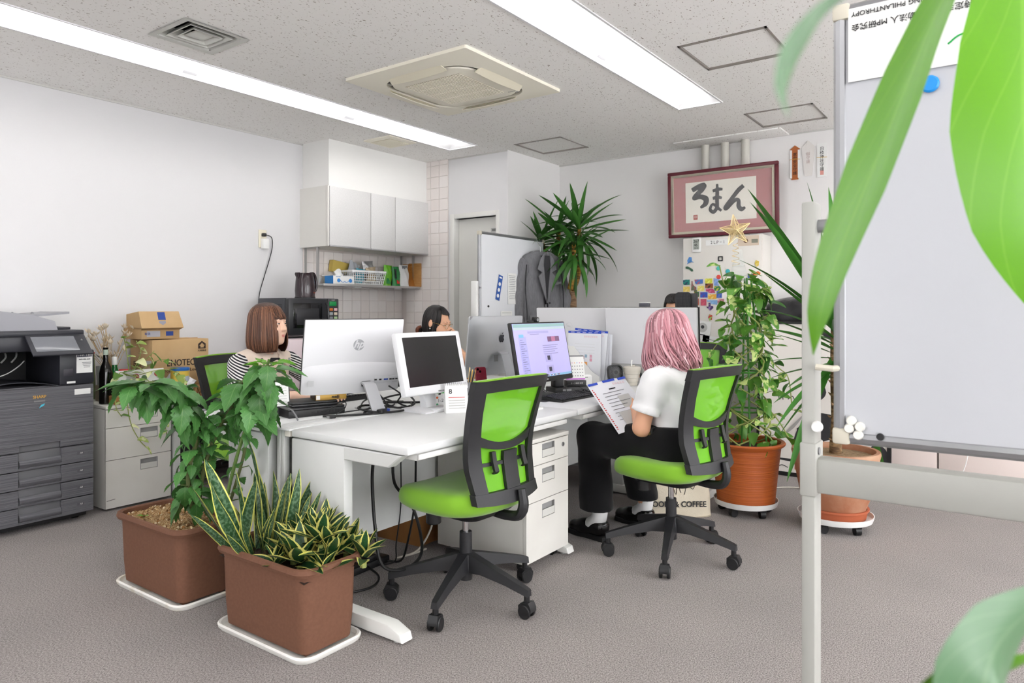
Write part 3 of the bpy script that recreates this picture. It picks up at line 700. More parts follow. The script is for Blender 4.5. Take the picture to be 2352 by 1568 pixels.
# ================================================================== DRAWER CABINETS, SIDE TABLE
HGREY = M('handle_recess_grey', (150, 150, 150), .5)
def pedestal(name, label, loc, rz, w, d, h, cuts, hx, mat, lock=True, casters=True, group=None):
    t = thing(name, label, 'drawer unit', loc, rz, group)
    z0 = .045 if casters else .012
    obj('body', bx(0, w, .02, d, z0, h - .022, .002), mat, t)
    obj('top_panel', bx(-.002, w + .002, -.004, d, h - .02, h, .004), mat, t)
    zs = [h - .024] + list(cuts) + [z0]
    for i in range(len(zs) - 1):
        za, zb = zs[i + 1] + .0035, zs[i]
        # front built round the handle cut-out
        hz = zb - (.008 if i == 0 else .02); hh_ = .066; hw_ = .055
        g = bx(0, hx - hw_, 0, .018, za, zb) + bx(hx + hw_, w, 0, .018, za, zb) + bx(hx - hw_, hx + hw_, 0, .018, za, hz - hh_) + bx(hx - hw_, hx + hw_, 0, .018, hz, zb)
        dr_ = obj('drawer', g, mat, t)
        hd = obj('handle', bx(hx - hw_, hx + hw_, .013, .018, hz - hh_, hz) + bx(hx - hw_, hx - hw_ + .004, 0, .018, hz - hh_, hz) + bx(hx + hw_ - .004, hx + hw_, 0, .018, hz - hh_, hz), HGREY, dr_)
        obj('grip', prism([(0, 0), (.014, 0), (.010, .03), (.004, .034), (0, .034)], 2 * hw_ - .008, 'YZ').m((hx - hw_ + .004, .0, hz - hh_ + .003)), M('handle_grip', (214, 213, 208), .45), dr_)
    if lock: obj('lock', cyl(.011, .004, 14).m((w - .05, 0, h - .06), (R(90), 0, 0)), MGREY, t); obj('lock_slot', box(.003, .001, .012).m((w - .05, -.0045, h - .06)), INK, t)
    if casters:
        for x in (.05, w - .05):
            for y in (.06, d - .06): obj('caster', cyl(.02, .03, 12).m((x - .015, y, .02), (0, R(90), 0)), BLACKP, t)
    return t
SCUFF = M('scuff_mark', (90, 84, 80), .8)
t = pedestal('drawer_cabinet', 'white three-drawer cabinet under the trailing vine beside the copier', (2.014, 4.46, 0), 0, .40, .52, .635, (.497, .303), .26, STEELW, lock=False, casters=False)
obj('scuff', box(.05, .0006, .003).m((.03, -.0004, .065), (0, R(-6), 0)), SCUFF, t)
t = thing('side_table', 'light grey side table carrying boxes and a basket', 'table', (2.44, 4.44, 0))
obj('table_top', bx(-.01, .80, 0, .52, .612, .637, .003), STEEL, t)
for x in (.012, .78):
    for y in (.03, .49): obj('leg', bx(x - .02, x + .02, y - .02, y + .02, 0, .612), STEEL, t)
obj('lower_shelf', bx(.03, .76, .04, .5, .18, .20), STEEL, t)
t = thing('paper_punch', 'black and grey binding machine on a white box under the side table top', 'machine', (2.50, 4.50, .43))
obj('body', bx(0, .34, 0, .30, .11, .165, .006), BLACKP, t); obj('lower_case', bx(.0, .34, .0, .3, .0, .08, .004), WHITEP, t); obj('middle', bx(.005, .335, .01, .3, .08, .11), M('comb_grey', (150, 150, 152), .5), t)
for k in range(22): obj('tooth', box(.004, .012, .02).m((.02 + .0143 * k, .006, .10)), MGREY, t)
for k in range(2): obj('stand', bx(.02 + .22 * k, .1 + .22 * k, .02, .28, -.228, 0), DGREY, t)
tag(obj('storage_bag', lathe_rect([(.30, .22, .06, 0), (.34, .25, .07, .1), (.32, .22, .08, .22), (.2, .1, .04, .26)], 4), M('bag_dark', (34, 36, 46), .8, bump=(40, .4)), None, (2.98, 4.72, .203)), 'dark soft bag on the lower shelf of the side table', 'bag')
# ------------------------------------------------ things on the drawer cabinet
zt = .637
t = thing('cake_photo_board', 'white and green board standing behind the wine bottle', 'board', (2.055, 4.86, zt), rot=(R(-4), 0, 0))
obj('board', bx(-.06, .08, 0, .015, 0, .40), M('board_green', (120, 132, 96), .7), t); obj('upper_sheet', bx(-.06, .08, -.002, .001, .30, .42), PAPER, t); obj('red_line', bx(-.06, .08, -.003, .0, .295, .302), REDP, t); text('HAPPY', .025, INK, t, (.01, -.003, .20), FRONT)
def bottle(name, label, prof, mat, loc, parts=()):
    t = thing(name, label, 'bottle', loc)
    obj('glass', lathe(prof, 24), mat, t)
    for n_, pr, pm in parts: obj(n_, lathe(pr, 24), pm, t)
    return t
DKG = M('bottle_dark', (14, 12, 12), .08, spec=.6); GRG = M('bottle_green', (20, 96, 40), .08, spec=.6)
bottle('wine_bottle', 'tall dark wine bottle next to the copier', [(.034, 0), (.037, .004), (.037, .19), (.03, .225), (.015, .26), (.0135, .33), (.015, .335), (.015, .345)], DKG, (2.068, 4.58, zt), [('paper_seal', [(.0142, .30), (.0142, .345)], M('seal_paper', (190, 206, 190), .7))])
bottle('spirit_bottle', 'green glass bottle with a white cap behind the planter box', [(.033, 0), (.035, .004), (.035, .16), (.018, .20), (.015, .215), (.015, .235)], GRG, (2.185, 4.72, zt), [('cap', [(.0165, .225), (.0165, .272), (.014, .276)], WHITEP)])
bottle('jam_jar', 'glass jar with a red lid among the dried flowers', [(.032, 0), (.035, .005), (.035, .13), (.03, .15)], M('jar_glass', (200, 204, 200), .08, alpha=.6), (2.255, 4.74, zt), [('lid', [(.033, .15), (.033, .185), (.03, .19)], REDP)])
tag(obj('water_glass', lathe([(.028, 0), (.036, .12), (.033, .12), (.026, .006), (1e-5, .006)], 20, False), M('jar_glass', (200, 204, 200), .08, alpha=.6), None, (2.12, 4.74, zt + .1)), 'clear glass between the wine bottle and the green bottle', 'glass')
tag(obj('glass_riser', bx(-.03, .03, -.03, .03, 0, .1, .003), M('riser', (150, 140, 120), .6), None, (2.12, 4.74, zt)), 'small block under the clear glass', 'block')
t = thing('spice_jar', 'small jar with a printed paper label beside the wine carton', 'jar', (2.36, 4.66, zt)); obj('jar', lathe([(.028, 0), (.03, .2), (.024, .22)], 16), M('spice', (160, 140, 110), .5), t); obj('lid', lathe([(.028, .22), (.028, .24)], 16), LGREY, t)
t = thing('photo_card_box', 'white card with a floral print standing on the wooden slab', 'card', (2.11, 4.52, zt + .055), rot=(R(-9), 0, 0))
obj('card', bx(0, .30, 0, .006, 0, .145), PAPER, t)
for k, (x, z, rr, cc) in enumerate(((.10, .06, .035, (120, 120, 110)), (.15, .05, .03, (160, 150, 140)), (.12, .10, .02, (170, 60, 90)), (.17, .09, .018, (90, 120, 80)), (.25, .11, .014, (210, 80, 90)))):
    obj('print', cyl(rr, .001, 14).m((x, -.0005, z), (R(90), 0, 0)), M('card_print_%d' % k, cc, .8), t)
t = thing('wooden_slab', 'bark-edged wooden slab on the drawer cabinet', 'slab', (2.07, 4.475, zt))
obj('plank', bx(0, .33, 0, .10, .0, .05, .006), M('slab_wood', (190, 140, 86), .7, noise=(9, (160, 110, 64), 4, .3, .7, (1, 6, 6))), t); obj('bark', bx(-.005, .335, -.004, .0, .0, .018, .002), M('bark', (140, 96, 50), .9, bump=(60, .8)), t)
t = thing('price_card', 'small white card leaning on the wine bottle', 'card', (2.085, 4.50, zt), rot=(R(-10), 0, 0)); obj('card', bx(0, .035, 0, .002, 0, .16), PAPER, t); obj('stripe', bx(.004, .03, -.001, 0, .10, .13), REDP, t)
# ------------------------------------------------ things on the side table
t = thing('wine_carton', 'brown cardboard wine carton lettered ENOTECA', 'carton', (2.395, 4.66, zt))
obj('box', bx(0, .40, 0, .29, 0, .375, .003), CARD, t)
BRN = M('carton_print', (60, 46, 36), .8)
text('ENOTECA', .062, BRN, t, (.215, -.002, .215), FRONT, sx=.82, bold=.0008); text('For All Wine Lovers', .032, BRN, t, (.215, -.002, .165), FRONT)
text('ENOTECA', .05, BRN, t, (-.002, .15, .21), FACEX, sx=.8); text('For All Wine', .024, BRN, t, (-.002, .15, .17), FACEX)
m_ = obj('upright_mark', prism([(-.028, -.02), (.028, -.02), (.028, .014), (0, .034), (-.028, .014)], .001, 'XZ').m((.35, -.0012, .325)), BRN, t); obj('mark_arrow', prism([(-.012, -.012), (.012, -.012), (.012, 0), (.02, 0), (0, .02), (-.02, 0), (-.012, 0)], .001, 'XZ').m((.35, -.0022, .325)), CARD, t)
text('天地無用', .016, BRN, t, (.35, -.002, .292), FRONT)
obj('flap', bx(.0, .40, .14, .145, .375, .379), CARD, t)
t = thing('delivery_carton', 'opened brown delivery carton with blue print stacked on the wine carton', 'carton', (2.32, 4.69, zt + .381))
BLUP = M('print_navy', (50, 76, 150), .8)
obj('box', bx(.02, .28, 0, .24, 0, .085, .002), CARD, t)
obj('front_flap', G([(.0, -.045, .075), (.285, -.045, .075), (.27, -.005, .185), (.0, -.005, .185), (.0, -.041, .075), (.285, -.041, .075), (.27, -.001, .185), (0, -.001, .185)], [(0, 1, 2, 3), (7, 6, 5, 4), (0, 4, 5, 1), (1, 5, 6, 2), (2, 6, 7, 3), (3, 7, 4, 0)]), CARD, t)
obj('flap_side', G([(0, -.045, .075), (0, -.005, .185), (.02, .2, .165), (.02, .2, .08)], [(0, 1, 2, 3)]), CARD, t)
obj('flap_underside', G([(0, -.045, .075), (.02, 0, .06), (.28, 0, .06), (.285, -.045, .075)], [(0, 1, 2, 3)]), CARD, t)
pf = obj('print_badge', box(.05, .001, .055).m((0, 0, .015)), BLUP, t, (.145, -.022, .14), (R(-20), 0, 0)); obj('badge_arrow', prism([(-.022, .01), (.022, .01), (.022, -.004), (0, -.02), (-.022, -.004)], .001, 'XZ').m((0, 0, -.03)), M('print_navy_light', (150, 150, 160), .8), pf)
text('お荷物 宅配 ご利用者', .014, BLUP, t, (.14, -.028, .092), (R(70), 0, 0)); obj('print_block', box(.05, .001, .03).m((.21, -.001, .035)), BLUP, t); obj('print_sheet', box(.09, .001, .04).m((.10, -.001, .035)), M('print_pale', (190, 190, 200), .8), t); text('取扱', .02, BLUP, t, (.06, -.002, .035), FRONT)
t = thing('snack_tin', 'yellow round snack tin with a blue lid in front of the wine carton', 'tin', (2.545, 4.585, zt))
obj('can', cyl(.058, .17, 28).m((0, 0, 0)), M('tin_yellow', (240, 208, 90), .4), t); obj('lid', lathe([(.06, .17), (.06, .186), (.055, .19)], 28), M('tin_blue', (40, 110, 190), .35), t)
obj('label_scene', sheet(lambda u, v: (.0588 * math.sin((u - .5) * 1.4), -.0588 * math.cos((u - .5) * 1.4), .05 + .085 * v), 10, 2), M('tin_scene', (200, 214, 226), .5), t); obj('label_roof', sheet(lambda u, v: (.0595 * math.sin((u - .5) * .8), -.0595 * math.cos((u - .5) * .8), .075 + .045 * v * (1 - abs(2 * u - 1))), 8, 2), M('tin_roof', (150, 90, 60), .5), t)
t = thing('gift_box', 'open white gift box on the side table', 'box', (2.80, 4.66, zt))
obj('tray', bx(0, .22, 0, .16, 0, .06, .002), WHITEP, t); obj('lid', bx(0, .23, 0, .003, 0, .15, .001), WHITEP, t, (-.005, .165, .06), (R(-14), 0, 0)); obj('tuck', bx(.06, .17, -.012, .004, .148, .153), LGREY, t, (-.005, .165, .06), (R(-14), 0, 0))
t = thing('wicker_basket', 'woven bamboo basket of silver packets on the side table', 'basket', (2.585, 4.46, zt))
WK = M('wicker', (206, 168, 116), .7, noise=(30, (176, 130, 80), 2)); WKD = M('wicker_dark', (120, 80, 44), .8)
bw, bd, bh = .23, .14, .075
obj('frame', ring(rrect(bw + .012, bd + .012, .02, 3), rrect(bw - .004, bd - .004, .018, 3), bh - .012, bh + .002).m((bw / 2, bd / 2, 0)), WK, t); obj('base', bx(0, bw, 0, bd, 0, .006), WK, t)
for s_ in range(2):
    for i in range(14):
        x = i * bw / 13; 
        obj('weave_strip', tube([(x, 0, 0), (min(bw, max(0, x + (.04 if s_ else -.04))), 0, bh)], .006, 4, flat=.25), WK if (i + s_) % 2 else WKD, t)
for sx_ in (0, bw):
    for i in range(8): obj('weave_strip', tube([(sx_, i * bd / 7, 0), (sx_, i * bd / 7, bh)], .007, 4, flat=.4), WK, t)
packet('silver_packet', 'large silver packet lying on the bamboo basket', 'packet', .13, .17, .03, SILV, (2.585, 4.52, zt + .05), (R(-40), R(-52), 0))
packet('silver_packet', 'silver packet with a green stripe standing in the bamboo basket', 'packet', .13, .16, .03, SILV, (2.72, 4.53, zt + .02), (R(-24), R(18), 0), [(0, .05, .10, .006, GREEN)])
t = thing('supplement_tub', 'small white tub with a green band before the bamboo basket', 'tub', (2.53, 4.455, zt)); obj('tub', cyl(.028, .06, 18), WHITEP, t); obj('band', cyl(.0285, .008, 18).m((0, 0, .048)), M('band_green', (40, 80, 66), .6), t); obj('cap', cyl(.03, .018, 18).m((0, 0, .062)), WHITEP, t)
# ================================================================== DESKS
DX = (1.84, 3.04, 4.24); TZ = .72
EDGE = M('desk_edge', (226, 226, 223), .45)
def desk(label, x0, x1, yf, yb, end_l, end_r):
    """yf: working edge, yb: edge at the centre line"""
    t = thing('office_desk', label, 'desk', (x0, 0, 0)); w = x1 - x0; s = 1 if yb > yf else -1
    Y = lambda d: yf + s * d           # distance from the working edge
    def bb(a, b_, d0, d1, z0, z1, bv=0): return bx(a, b_, min(Y(d0), Y(d1)), max(Y(d0), Y(d1)), z0, z1, bv)
    D = abs(yb - yf)
    obj('desk_top', bb(0, w - .002, 0, D, TZ - .03, TZ, .006), DESKTOP, t)
    obj('pencil_drawer', bb(.07, w - .09, .02, .30, TZ - .062, TZ - .034, .003), EDGE, t)
    obj('drawer_lip', bb(.07, w - .09, .008, .022, TZ - .058, TZ - .036, .004), EDGE, t)
    obj('modesty_panel', bb(.03, w - .03, D - .06, D - .045, .20, TZ - .05), STEEL, t)
    obj('cable_rail', bb(.04, w - .04, D - .16, D - .07, TZ - .14, TZ - .10, .004), EDGE, t)
    for px, vis in ((0, end_l), (w - .045, end_r)):
        if not vis: continue
        obj('leg_panel', bb(px, px + .045, .34, D, .06, TZ - .034, .006), STEEL, t)
        pts = [(Y(.03), TZ - .034), (Y(.345), TZ - .034), (Y(.345), TZ - .085), (Y(.10), TZ - .085)]
        obj('arm', prism(pts, .045, 'YZ', .004).m((px, 0, 0)), STEEL, t)
        fp = [(Y(.025), .006), (Y(D), .006), (Y(D), .058), (Y(.10), .058), (Y(.035), .034)]
        obj('foot', prism(fp, .06, 'YZ', .006, 2).m((px - .006, 0, .004)), M('desk_foot', (232, 232, 228), .4), t)
        obj('glide', cyl(.016, .006, 12).m((px + .022, Y(.07), 0)), LGREY, t)
    return t
YF0, YF1, YB0, YB1 = 1.79, 2.455, 2.61, 3.25
desk('white desk with the empty green chair, nearest the viewer', DX[0], DX[1], YF0, YF1, True, True)
desk('white desk where the person with pink hair sits', DX[1], DX[2], YF0, YF1, False, True)
desk('white desk of the woman in the striped sleeves', DX[0], DX[1], YB1, YB0, True, True)
desk('white desk of the woman with glasses', DX[1], DX[2], YB1, YB0, False, True)
t = thing('cable_duct', 'white cable duct cover running between the two rows of desks', 'cable duct', (DX[0], 0, 0))
obj('cover', bx(-.006, 1.2, YF1 + .004, YB0 - .004, TZ - .008, TZ + .001, .002), DESKTOP, t); obj('cover', bx(1.204, 2.4, YF1 + .004, YB0 - .004, TZ - .008, TZ + .001, .002), DESKTOP, t)
ym = (YF1 + YB0) / 2
for s in (-1, 1):
    obj('groove', bx(0, 2.4, ym + s * .035 - .002, ym + s * .035 + .002, TZ + .0005, TZ + .0018), M('groove_grey', (206, 206, 204), .6), t)
    obj('end_post', bx(.004, .03, ym + s * .0135 - .0125, ym + s * .0135 + .0125, .05, TZ - .01, .003), STEEL, t)
    obj('end_block', bx(.0, .04, ym + s * .05 - .018, ym + s * .05 + .018, TZ - .032, TZ - .010, .002), M('end_block_cream', (226, 222, 212), .5), t)
t = thing('office_desk', 'white desk set crosswise at the far end of the desk group', 'desk', (4.26, 1.62, 0))
obj('desk_top', bx(0, .70, 0, 1.42, TZ - .03, TZ, .006), DESKTOP, t); obj('modesty_panel', bx(.03, .05, .03, 1.39, .12, TZ - .04), STEEL, t)
for y in (0, 1.37):
    obj('leg_panel', bx(.05, .45, y, y + .045, .06, TZ - .03, .005), STEEL, t); obj('foot', bx(.03, .66, y - .005, y + .05, .004, .056, .008), M('desk_foot', (232, 232, 228), .4), t)
pd = pedestal('drawer_cabinet', 'white three-drawer pedestal under the nearest desk beside the empty chair', (2.655, 1.835, 0), 0, .365, .54, .615, (.487, .32), .185, STEELW)
obj('blue_mark', prism([(-.006, .008), (.008, .008), (.002, -.008)], .0006, 'XZ').m((.018, -.0006, .555)), M('print_blue', (60, 140, 214), .7), pd)
obj('scratch', box(.002, .0006, .035).m((.05, -.0004, .51), (0, R(-8), 0)), SCUFF, pd)
obj('stabiliser', bx(.335, .40, .0, .06, .012, .04, .006), WHITEP, pd)
# ================================================================== OFFICE CHAIR
FAB = M('chair_fabric_green', (124, 178, 34), .85, sheen=.3, bump=(700, .15)); FRM = M('chair_frame_black', (34, 34, 37), .5, bump=(600, .12))
def mesh_mat():
    m = M('chair_mesh_green', (112, 190, 14), .6)
    N, L, b = nodes(m); b.inputs['Alpha'].default_value = .86; return m
MESHM = mesh_mat()
def backy(z, x):           # profile of the backrest: lumbar forward, top leaning back, sides wrapping forward
    p = float(np.interp(z, (.44, .52, .62, .70, .80, .95), (-.245, -.222, -.205, -.210, -.235, -.285)))
    return p + .9 * x * x
def halfw(z): return float(np.interp(z, (.45, .50, .60, .70, .80, .95), (.165, .185, .20, .205, .215, .23)))
def inner(z): return float(np.interp(z, (.45, .60, .70, .80, .95), (.120, .140, .152, .166, .180)))
def plate(xa, xb, zs, th=.022, nx=4):
    """curved plate lying in the back surface between xa(z) and xb(z)"""
    secs = []
    for z in zs:
        a, b_ = xa(z), xb(z); f = []; k = []
        for i in range(nx + 1):
            x = a + (b_ - a) * i / nx; f.append((x, backy(z, x), z)); k.append((x, backy(z, x) - th, z))
        secs.append(f + k[::-1])
    return loft(secs)
def rail(x0, x1, zlo, zhi, th=.022, n=14):
    secs = []
    for i in range(n + 1):
        x = x0 + (x1 - x0) * i / n; a, b_ = zlo(x), zhi(x)
        secs.append([(x, backy(a, x), a), (x, backy(b_, x), b_), (x, backy(b_, x) - th, b_), (x, backy(a, x) - th, a)])
    return loft(secs)
def build_chair(label, loc, rz, group='green office chairs', arms=False):
    t = thing('office_chair', label, 'chair', loc, rz, group)
    zs = np.linspace(.47, .945, 12)
    ZT = lambda x: .945 - .25 * x * x
    for s in (-1, 1):
        obj('side_stile', plate(lambda z: s * inner(z) if s > 0 else -halfw(z), lambda z: halfw(z) if s > 0 else -inner(z), zs, .028), FRM, t)
    obj('top_rail', rail(-.228, .228, lambda x: .905 - .2 * x * x, lambda x: .952 - .2 * x * x, .028), FRM, t)
    obj('top_trim', rail(-.222, .222, lambda x: .952 - .2 * x * x, lambda x: .958 - .2 * x * x, .02), FAB, t)
    obj('mid_rail', rail(-.155, .155, lambda x: .662 + 1.1 * x * x, lambda x: .69 + 1.5 * x * x, .026), FRM, t)
    obj('lower_rail', rail(-.19, .19, lambda x: .455 + .3 * x * x, lambda x: .507, .03), FRM, t)
    obj('spine', plate(lambda z: -.028, lambda z: .058, np.linspace(.48, .655, 6), .026, 3), FRM, t)
    for x in (-.085, .10): obj('lumbar_lever', loft([[(x - .012, backy(z, x) - d, z), (x + .012, backy(z, x) - d, z), (x + .012, backy(z, x) - d - .012, z), (x - .012, backy(z, x) - d - .012, z)] for z, d in ((.66, .014), (.62, .024), (.585, .03), (.575, .02))]), BLACKP, t)
    obj('cross_bar', rail(-.15, .15, lambda x: .605, lambda x: .618, .02), FRM, t)
    obj('lumbar_pad', sheet(lambda u, v: (.29 * (u - .5), backy(.60 + .09 * v, .29 * (u - .5)) - .004, .60 + .085 * v), 12, 4, .008), FRM, t)
    obj('back_mesh', sheet(lambda u, v: ((2 * u - 1) * (inner(.47 + .45 * v) + .012), backy(.47 + .45 * v, (2 * u - 1) * inner(.47 + .45 * v)) - .010, .47 + .45 * v), 14, 14), MESHM, t)
    # seat
    def seat(u, v):
        x = 2 * u - 1; y = 2 * v - 1
        return x, y
    S = []
    for k, (sc_, z) in enumerate(((.80, .402), (.90, .408), (.96, .420), (.99, .434), (1.0, .448), (.99, .464), (.955, .478), (.89, .488), (.6, .495), (.05, .496))):
        ring_ = []
        for i in range(72):
            a = 2 * PI * i / 72; ca, sa = math.cos(a), math.sin(a)
            q = (abs(ca) ** 2.9 + abs(sa) ** 2.9) ** (-1 / 2.9)
            x = .245 * q * ca * sc_; y = .245 * q * sa * sc_ + .01
            zz = z + (-.035 * ((y - .12) / .14) ** 2 if y > .12 else 0) + .5 * max(0, -y - .1) ** 2 + .25 * x * x * (1 if z > .46 else 0)
            ring_.append((x, y, zz))
        S.append(ring_)
    obj('seat', loft(S), FAB, t, ang=60)
    obj('seat_pan', lathe_rect([(.26, .30, .05, .375), (.36, .36, .06, .41)], 4), BLACKP, t)
    obj('back_bracket', tube([(.03, -.10, .385), (.03, -.20, .382), (.03, -.265, .395), (.03, -.285, .44), (.03, -.275, .50)], [.022, .026, .026, .024, .02], 8, 4, flat=.8), FRM, t)
    obj('tilt_knob', cyl(.032, .06, 16, b=.004).m((-.10, .09, .325)), BLACKP, t)
    obj('height_lever', tube([(.10, .0, .39), (.22, .02, .385)], .007, 6), BLACKP, t)
    obj('gas_lift', cyl(.014, .20, 14).m((0, 0, .24)), CHROME, t); obj('lift_cap', cyl(.026, .03, 14).m((0, 0, .375)), BLACKP, t)
    obj('column', cyl(.028, .20, 16, .026).m((0, 0, .085)), FRM, t)
    obj('hub', cyl(.05, .07, 20, .04).m((0, 0, .125)), FRM, t)
    for k in range(5):
        a = R(54 + 72 * k) - rz
        leg = loft([[(x, -w, z - h), (x, w, z - h), (x, w * .7, z), (x, -w * .7, z)] for x, w, z, h in ((.02, .030, .20, .075), (.10, .026, .178, .05), (.22, .02, .145, .035), (.31, .017, .118, .028), (.325, .015, .112, .026))])
        b_ = obj('base_arm', leg, FRM, t, rot=(0, 0, a))
        c_ = obj('caster', cyl(.012, .03, 10).m((.312, 0, .062)) + loft([[(.312 + dx, -.02, z), (.312 + dx, .02, z), (.312 + dx, .02, z2), (.312 + dx, -.02, z2)] for dx, z, z2 in ((-.028, .03, .05), (-.015, .03, .062), (.02, .03, .066), (.032, .03, .045))]), BLACKP, t, rot=(0, 0, a))
        for s in (-1, 1): obj('wheel', cyl(.028, .014, 18, b=.003).m((.312, s * .018 + .007, .028), (R(90), 0, 0)), BLACKP, c_)
    if arms:
        for s in (-1, 1): obj('armrest', tube([(s * .23, -.20, .44), (s * .27, -.19, .58), (s * .275, -.12, .655), (s * .275, .06, .665), (s * .27, .16, .62), (s * .245, .19, .5), (s * .22, .17, .43)], .014, 8, 5), M('arm_grey', (120, 120, 124), .4), t)
    return t
build_chair('empty green mesh office chair pulled up to the nearest desk', (2.30, 1.90, 0), R(-3))
build_chair('green mesh office chair under the person with pink hair', (3.30, 1.41, 0), R(-10))
build_chair('green mesh office chair under the woman in the striped sleeves', (2.40, 3.52, 0), R(178), arms=True)
build_chair('green mesh office chair under the woman with glasses', (3.83, 3.55, 0), R(180))
build_chair('green mesh office chair of the man behind the monitors', (5.12, 1.98, 0), R(112))
# ================================================================== WHITEBOARDS
WB = M('whiteboard_enamel', (188, 190, 195), .18, spec=.5); WBF = M('whiteboard_frame', (160, 161, 164), .35, .8); WBS = M('whiteboard_stand', (168, 168, 162), .45); KNOB = M('corner_cream', (206, 200, 184), .5)
def whiteboard(label, loc, rz, L, z0, z1, mat_stand, tilt=0, face=None):
    """length along local x, front toward local -y"""
    t = thing('whiteboard', label, 'whiteboard', loc, rz)
    H = z1 - z0; zc = (z0 + z1) / 2
    P = bpy.data.objects.new('board_pivot', None)
    p = obj('panel', box(L - .02, .018, H - .02), face or WB, t, (L / 2, 0, zc), (tilt, 0, 0))
    fr = .02
    for s in (-1, 1):
        obj('frame_bar', tube([(-L / 2, 0, s * (H / 2 - fr / 2)), (L / 2, 0, s * (H / 2 - fr / 2))], fr * .72, 10), WBF, p)
        obj('frame_bar', tube([(s * (L / 2 - fr / 2), 0, -H / 2), (s * (L / 2 - fr / 2), 0, H / 2)], fr * .72, 10), WBF, p)
        for q in (-1, 1): obj('corner_cap', box(.034, .034, .034, .006).m((s * (L / 2 - .012), 0, q * (H / 2 - .012))), KNOB, p)
    for x in (-.062, L + .008):
        obj('post', bx(x, x + .027, -.03, .028, .06, zc + .05, .004), mat_stand, t)
        obj('sleeve', bx(x - .003, x + .030, -.034, .032, z0 - .118, z0 - .006, .004), mat_stand, t)
        for z in (z0 - .024, z0 - .10): obj('bolt', cyl(.008, .004, 14).m((x + .029, -.012, z), (0, R(90), 0)), MGREY, t)
        obj('foot', bx(x - .004, x + .034, -.28, .28, .05, .085, .008), mat_stand, t)
        for y in (-.25, .25): obj('caster', cyl(.025, .024, 14).m((x + .003, y, .026), (0, R(90), 0)), BLACKP, t)
        obj('pivot', cyl(.014, .07, 12).m((min(x, L - .03) + .012, 0, zc), (0, R(90), 0)), MGREY, t)
    obj('cross_bar', bx(-.04, L + .012, -.024, .024, z0 - .112, z0 - .038, .008), mat_stand, t)
    return t, p
# near board: runs toward -y from (1.60, .315)
wb1, wp1 = whiteboard('big rolling whiteboard standing closest to the viewer', (1.597, .316, 0), R(-90), 1.8, .945, 1.845, WBS, R(0))
cbp = obj('latch_bar', box(.5, .004, .014, .003).m((.62, -.026, .842)), WBS, wb1); obj('bar_tab', box(.017, .006, .03, .002).m((.515, -.028, .84)), M('tab_brown', (120, 100, 90), .6), wb1)
obj('latch', tube([(-.03, -.045, 1.10), (.002, -.045, 1.098), (.008, -.03, 1.098)], .0065, 8), KNOB, wb1)
tag(obj('pen_rest', cyl(.012, .012, 14, .009), WHITEP, None, (1.565, .346, .975), (0, R(-90), 0)), 'white round magnet on the post of the near whiteboard', 'magnet')
# sign sheet, upside down on the flipped board
t = thing('sign_sheet', 'white sign sheet turned upside down at the top of the near whiteboard', 'sign', (1.585, .29, 1.80))
obj('sheet', bx(-.003, 0, -1.0, 0, -.115, .035), PAPER, t)
UPS = (R(90), R(180), R(-90))
GRNT = M('print_green', (0, 160, 70), .6)
text('特定非営利活動法人 MP研究会', .0155, INK, t, (-.004, -.006, -.005), UPS, align='RIGHT'); text('ENHANCING PHILANTHROPY', .0135, INK, t, (-.004, -.006, .022), UPS, align='RIGHT')
text('MPKEN', .062, GRNT, t, (-.004, -.20, -.065), UPS, align='RIGHT')
obj('logo_arc', tube([(-.005, -.175, -.075), (-.005, -.20, -.06), (-.005, -.27, -.052), (-.005, -.35, -.075), (-.005, -.42, -.10)], .0016, 6, 5), GRNT, t)
def disc(label, x, y, z, r, mat, cat='magnet', group=None, h=.008):
    return tag(obj('round_magnet', lathe([(r * .85, 0), (r, h * .3), (r, h * .7), (r * .8, h)], 20), mat, None, (x, y, z), (0, R(-90), 0)), label, cat, group)
disc('blue round magnet on the near whiteboard below the sign sheet', 1.587, .145, 1.655, .0165, M('magnet_blue', (20, 140, 220), .35))
MW = M('magnet_white', (232, 230, 222), .4)
for k, (y, z, l) in enumerate(((.284, .991, 'topmost white magnet in the cluster at the board corner'), (.268, .980, 'white magnet at the right of the cluster at the board corner'), (.288, .975, 'white magnet at the left of the cluster at the board corner'), (.271, .963, 'lowest white magnet in the cluster at the board corner'))):
    disc(l, 1.587, y, z, .0098, MW, group='white magnets at the board corner', h=.012)
disc('small black magnet near the bottom edge of the near whiteboard', 1.587, .231, .963, .0072, BLACKP)
# far board along x at y = 3.5, jacket hangs on it
wb2, wp2 = whiteboard('rolling whiteboard by the door with a grey jacket hung on it', (4.42, 3.52, 0), 0, .935, .94, 1.84, WHITEP, 0, M('whiteboard_bright', (234, 236, 240), .25))
def paper_on(label, name, x0, x1, z0, z1, tiltz=0, lines=6, mat=PAPER, cat='paper', y=3.506):
    t = thing(name, label, cat, ((x0 + x1) / 2, y, (z0 + z1) / 2), rot=(0, tiltz, 0)); w, h = x1 - x0, z1 - z0
    obj('sheet', box(w, .0012, h), mat, t)
    for k in range(lines): obj('text_line', box(w * (.8 - .1 * (k % 3)), .0006, h * .012).m((0, -.0009, h * (.42 - .8 * k / max(1, lines)))), INKG, t)
    return t
paper_on('white printed list on the whiteboard behind the jacket', 'notice', 4.80, 4.92, 1.26, 1.52, 0, 14)
paper_on('white sheet with a key hook drawing low on the whiteboard', 'notice', 4.70, 4.86, 1.02, 1.20, 0, 1)
t = paper_on('tilted blue leaflet with white pictures on the whiteboard', 'leaflet', 4.65, 4.705, 1.29, 1.50, R(14), 0, M('leaflet_blue', (52, 96, 176), .6))
for k in range(3): obj('picture', cyl(.016, .001, 12).m((-.002, -.0008, -.07 + .05 * k), (R(90), 0, 0)), PAPER, t)
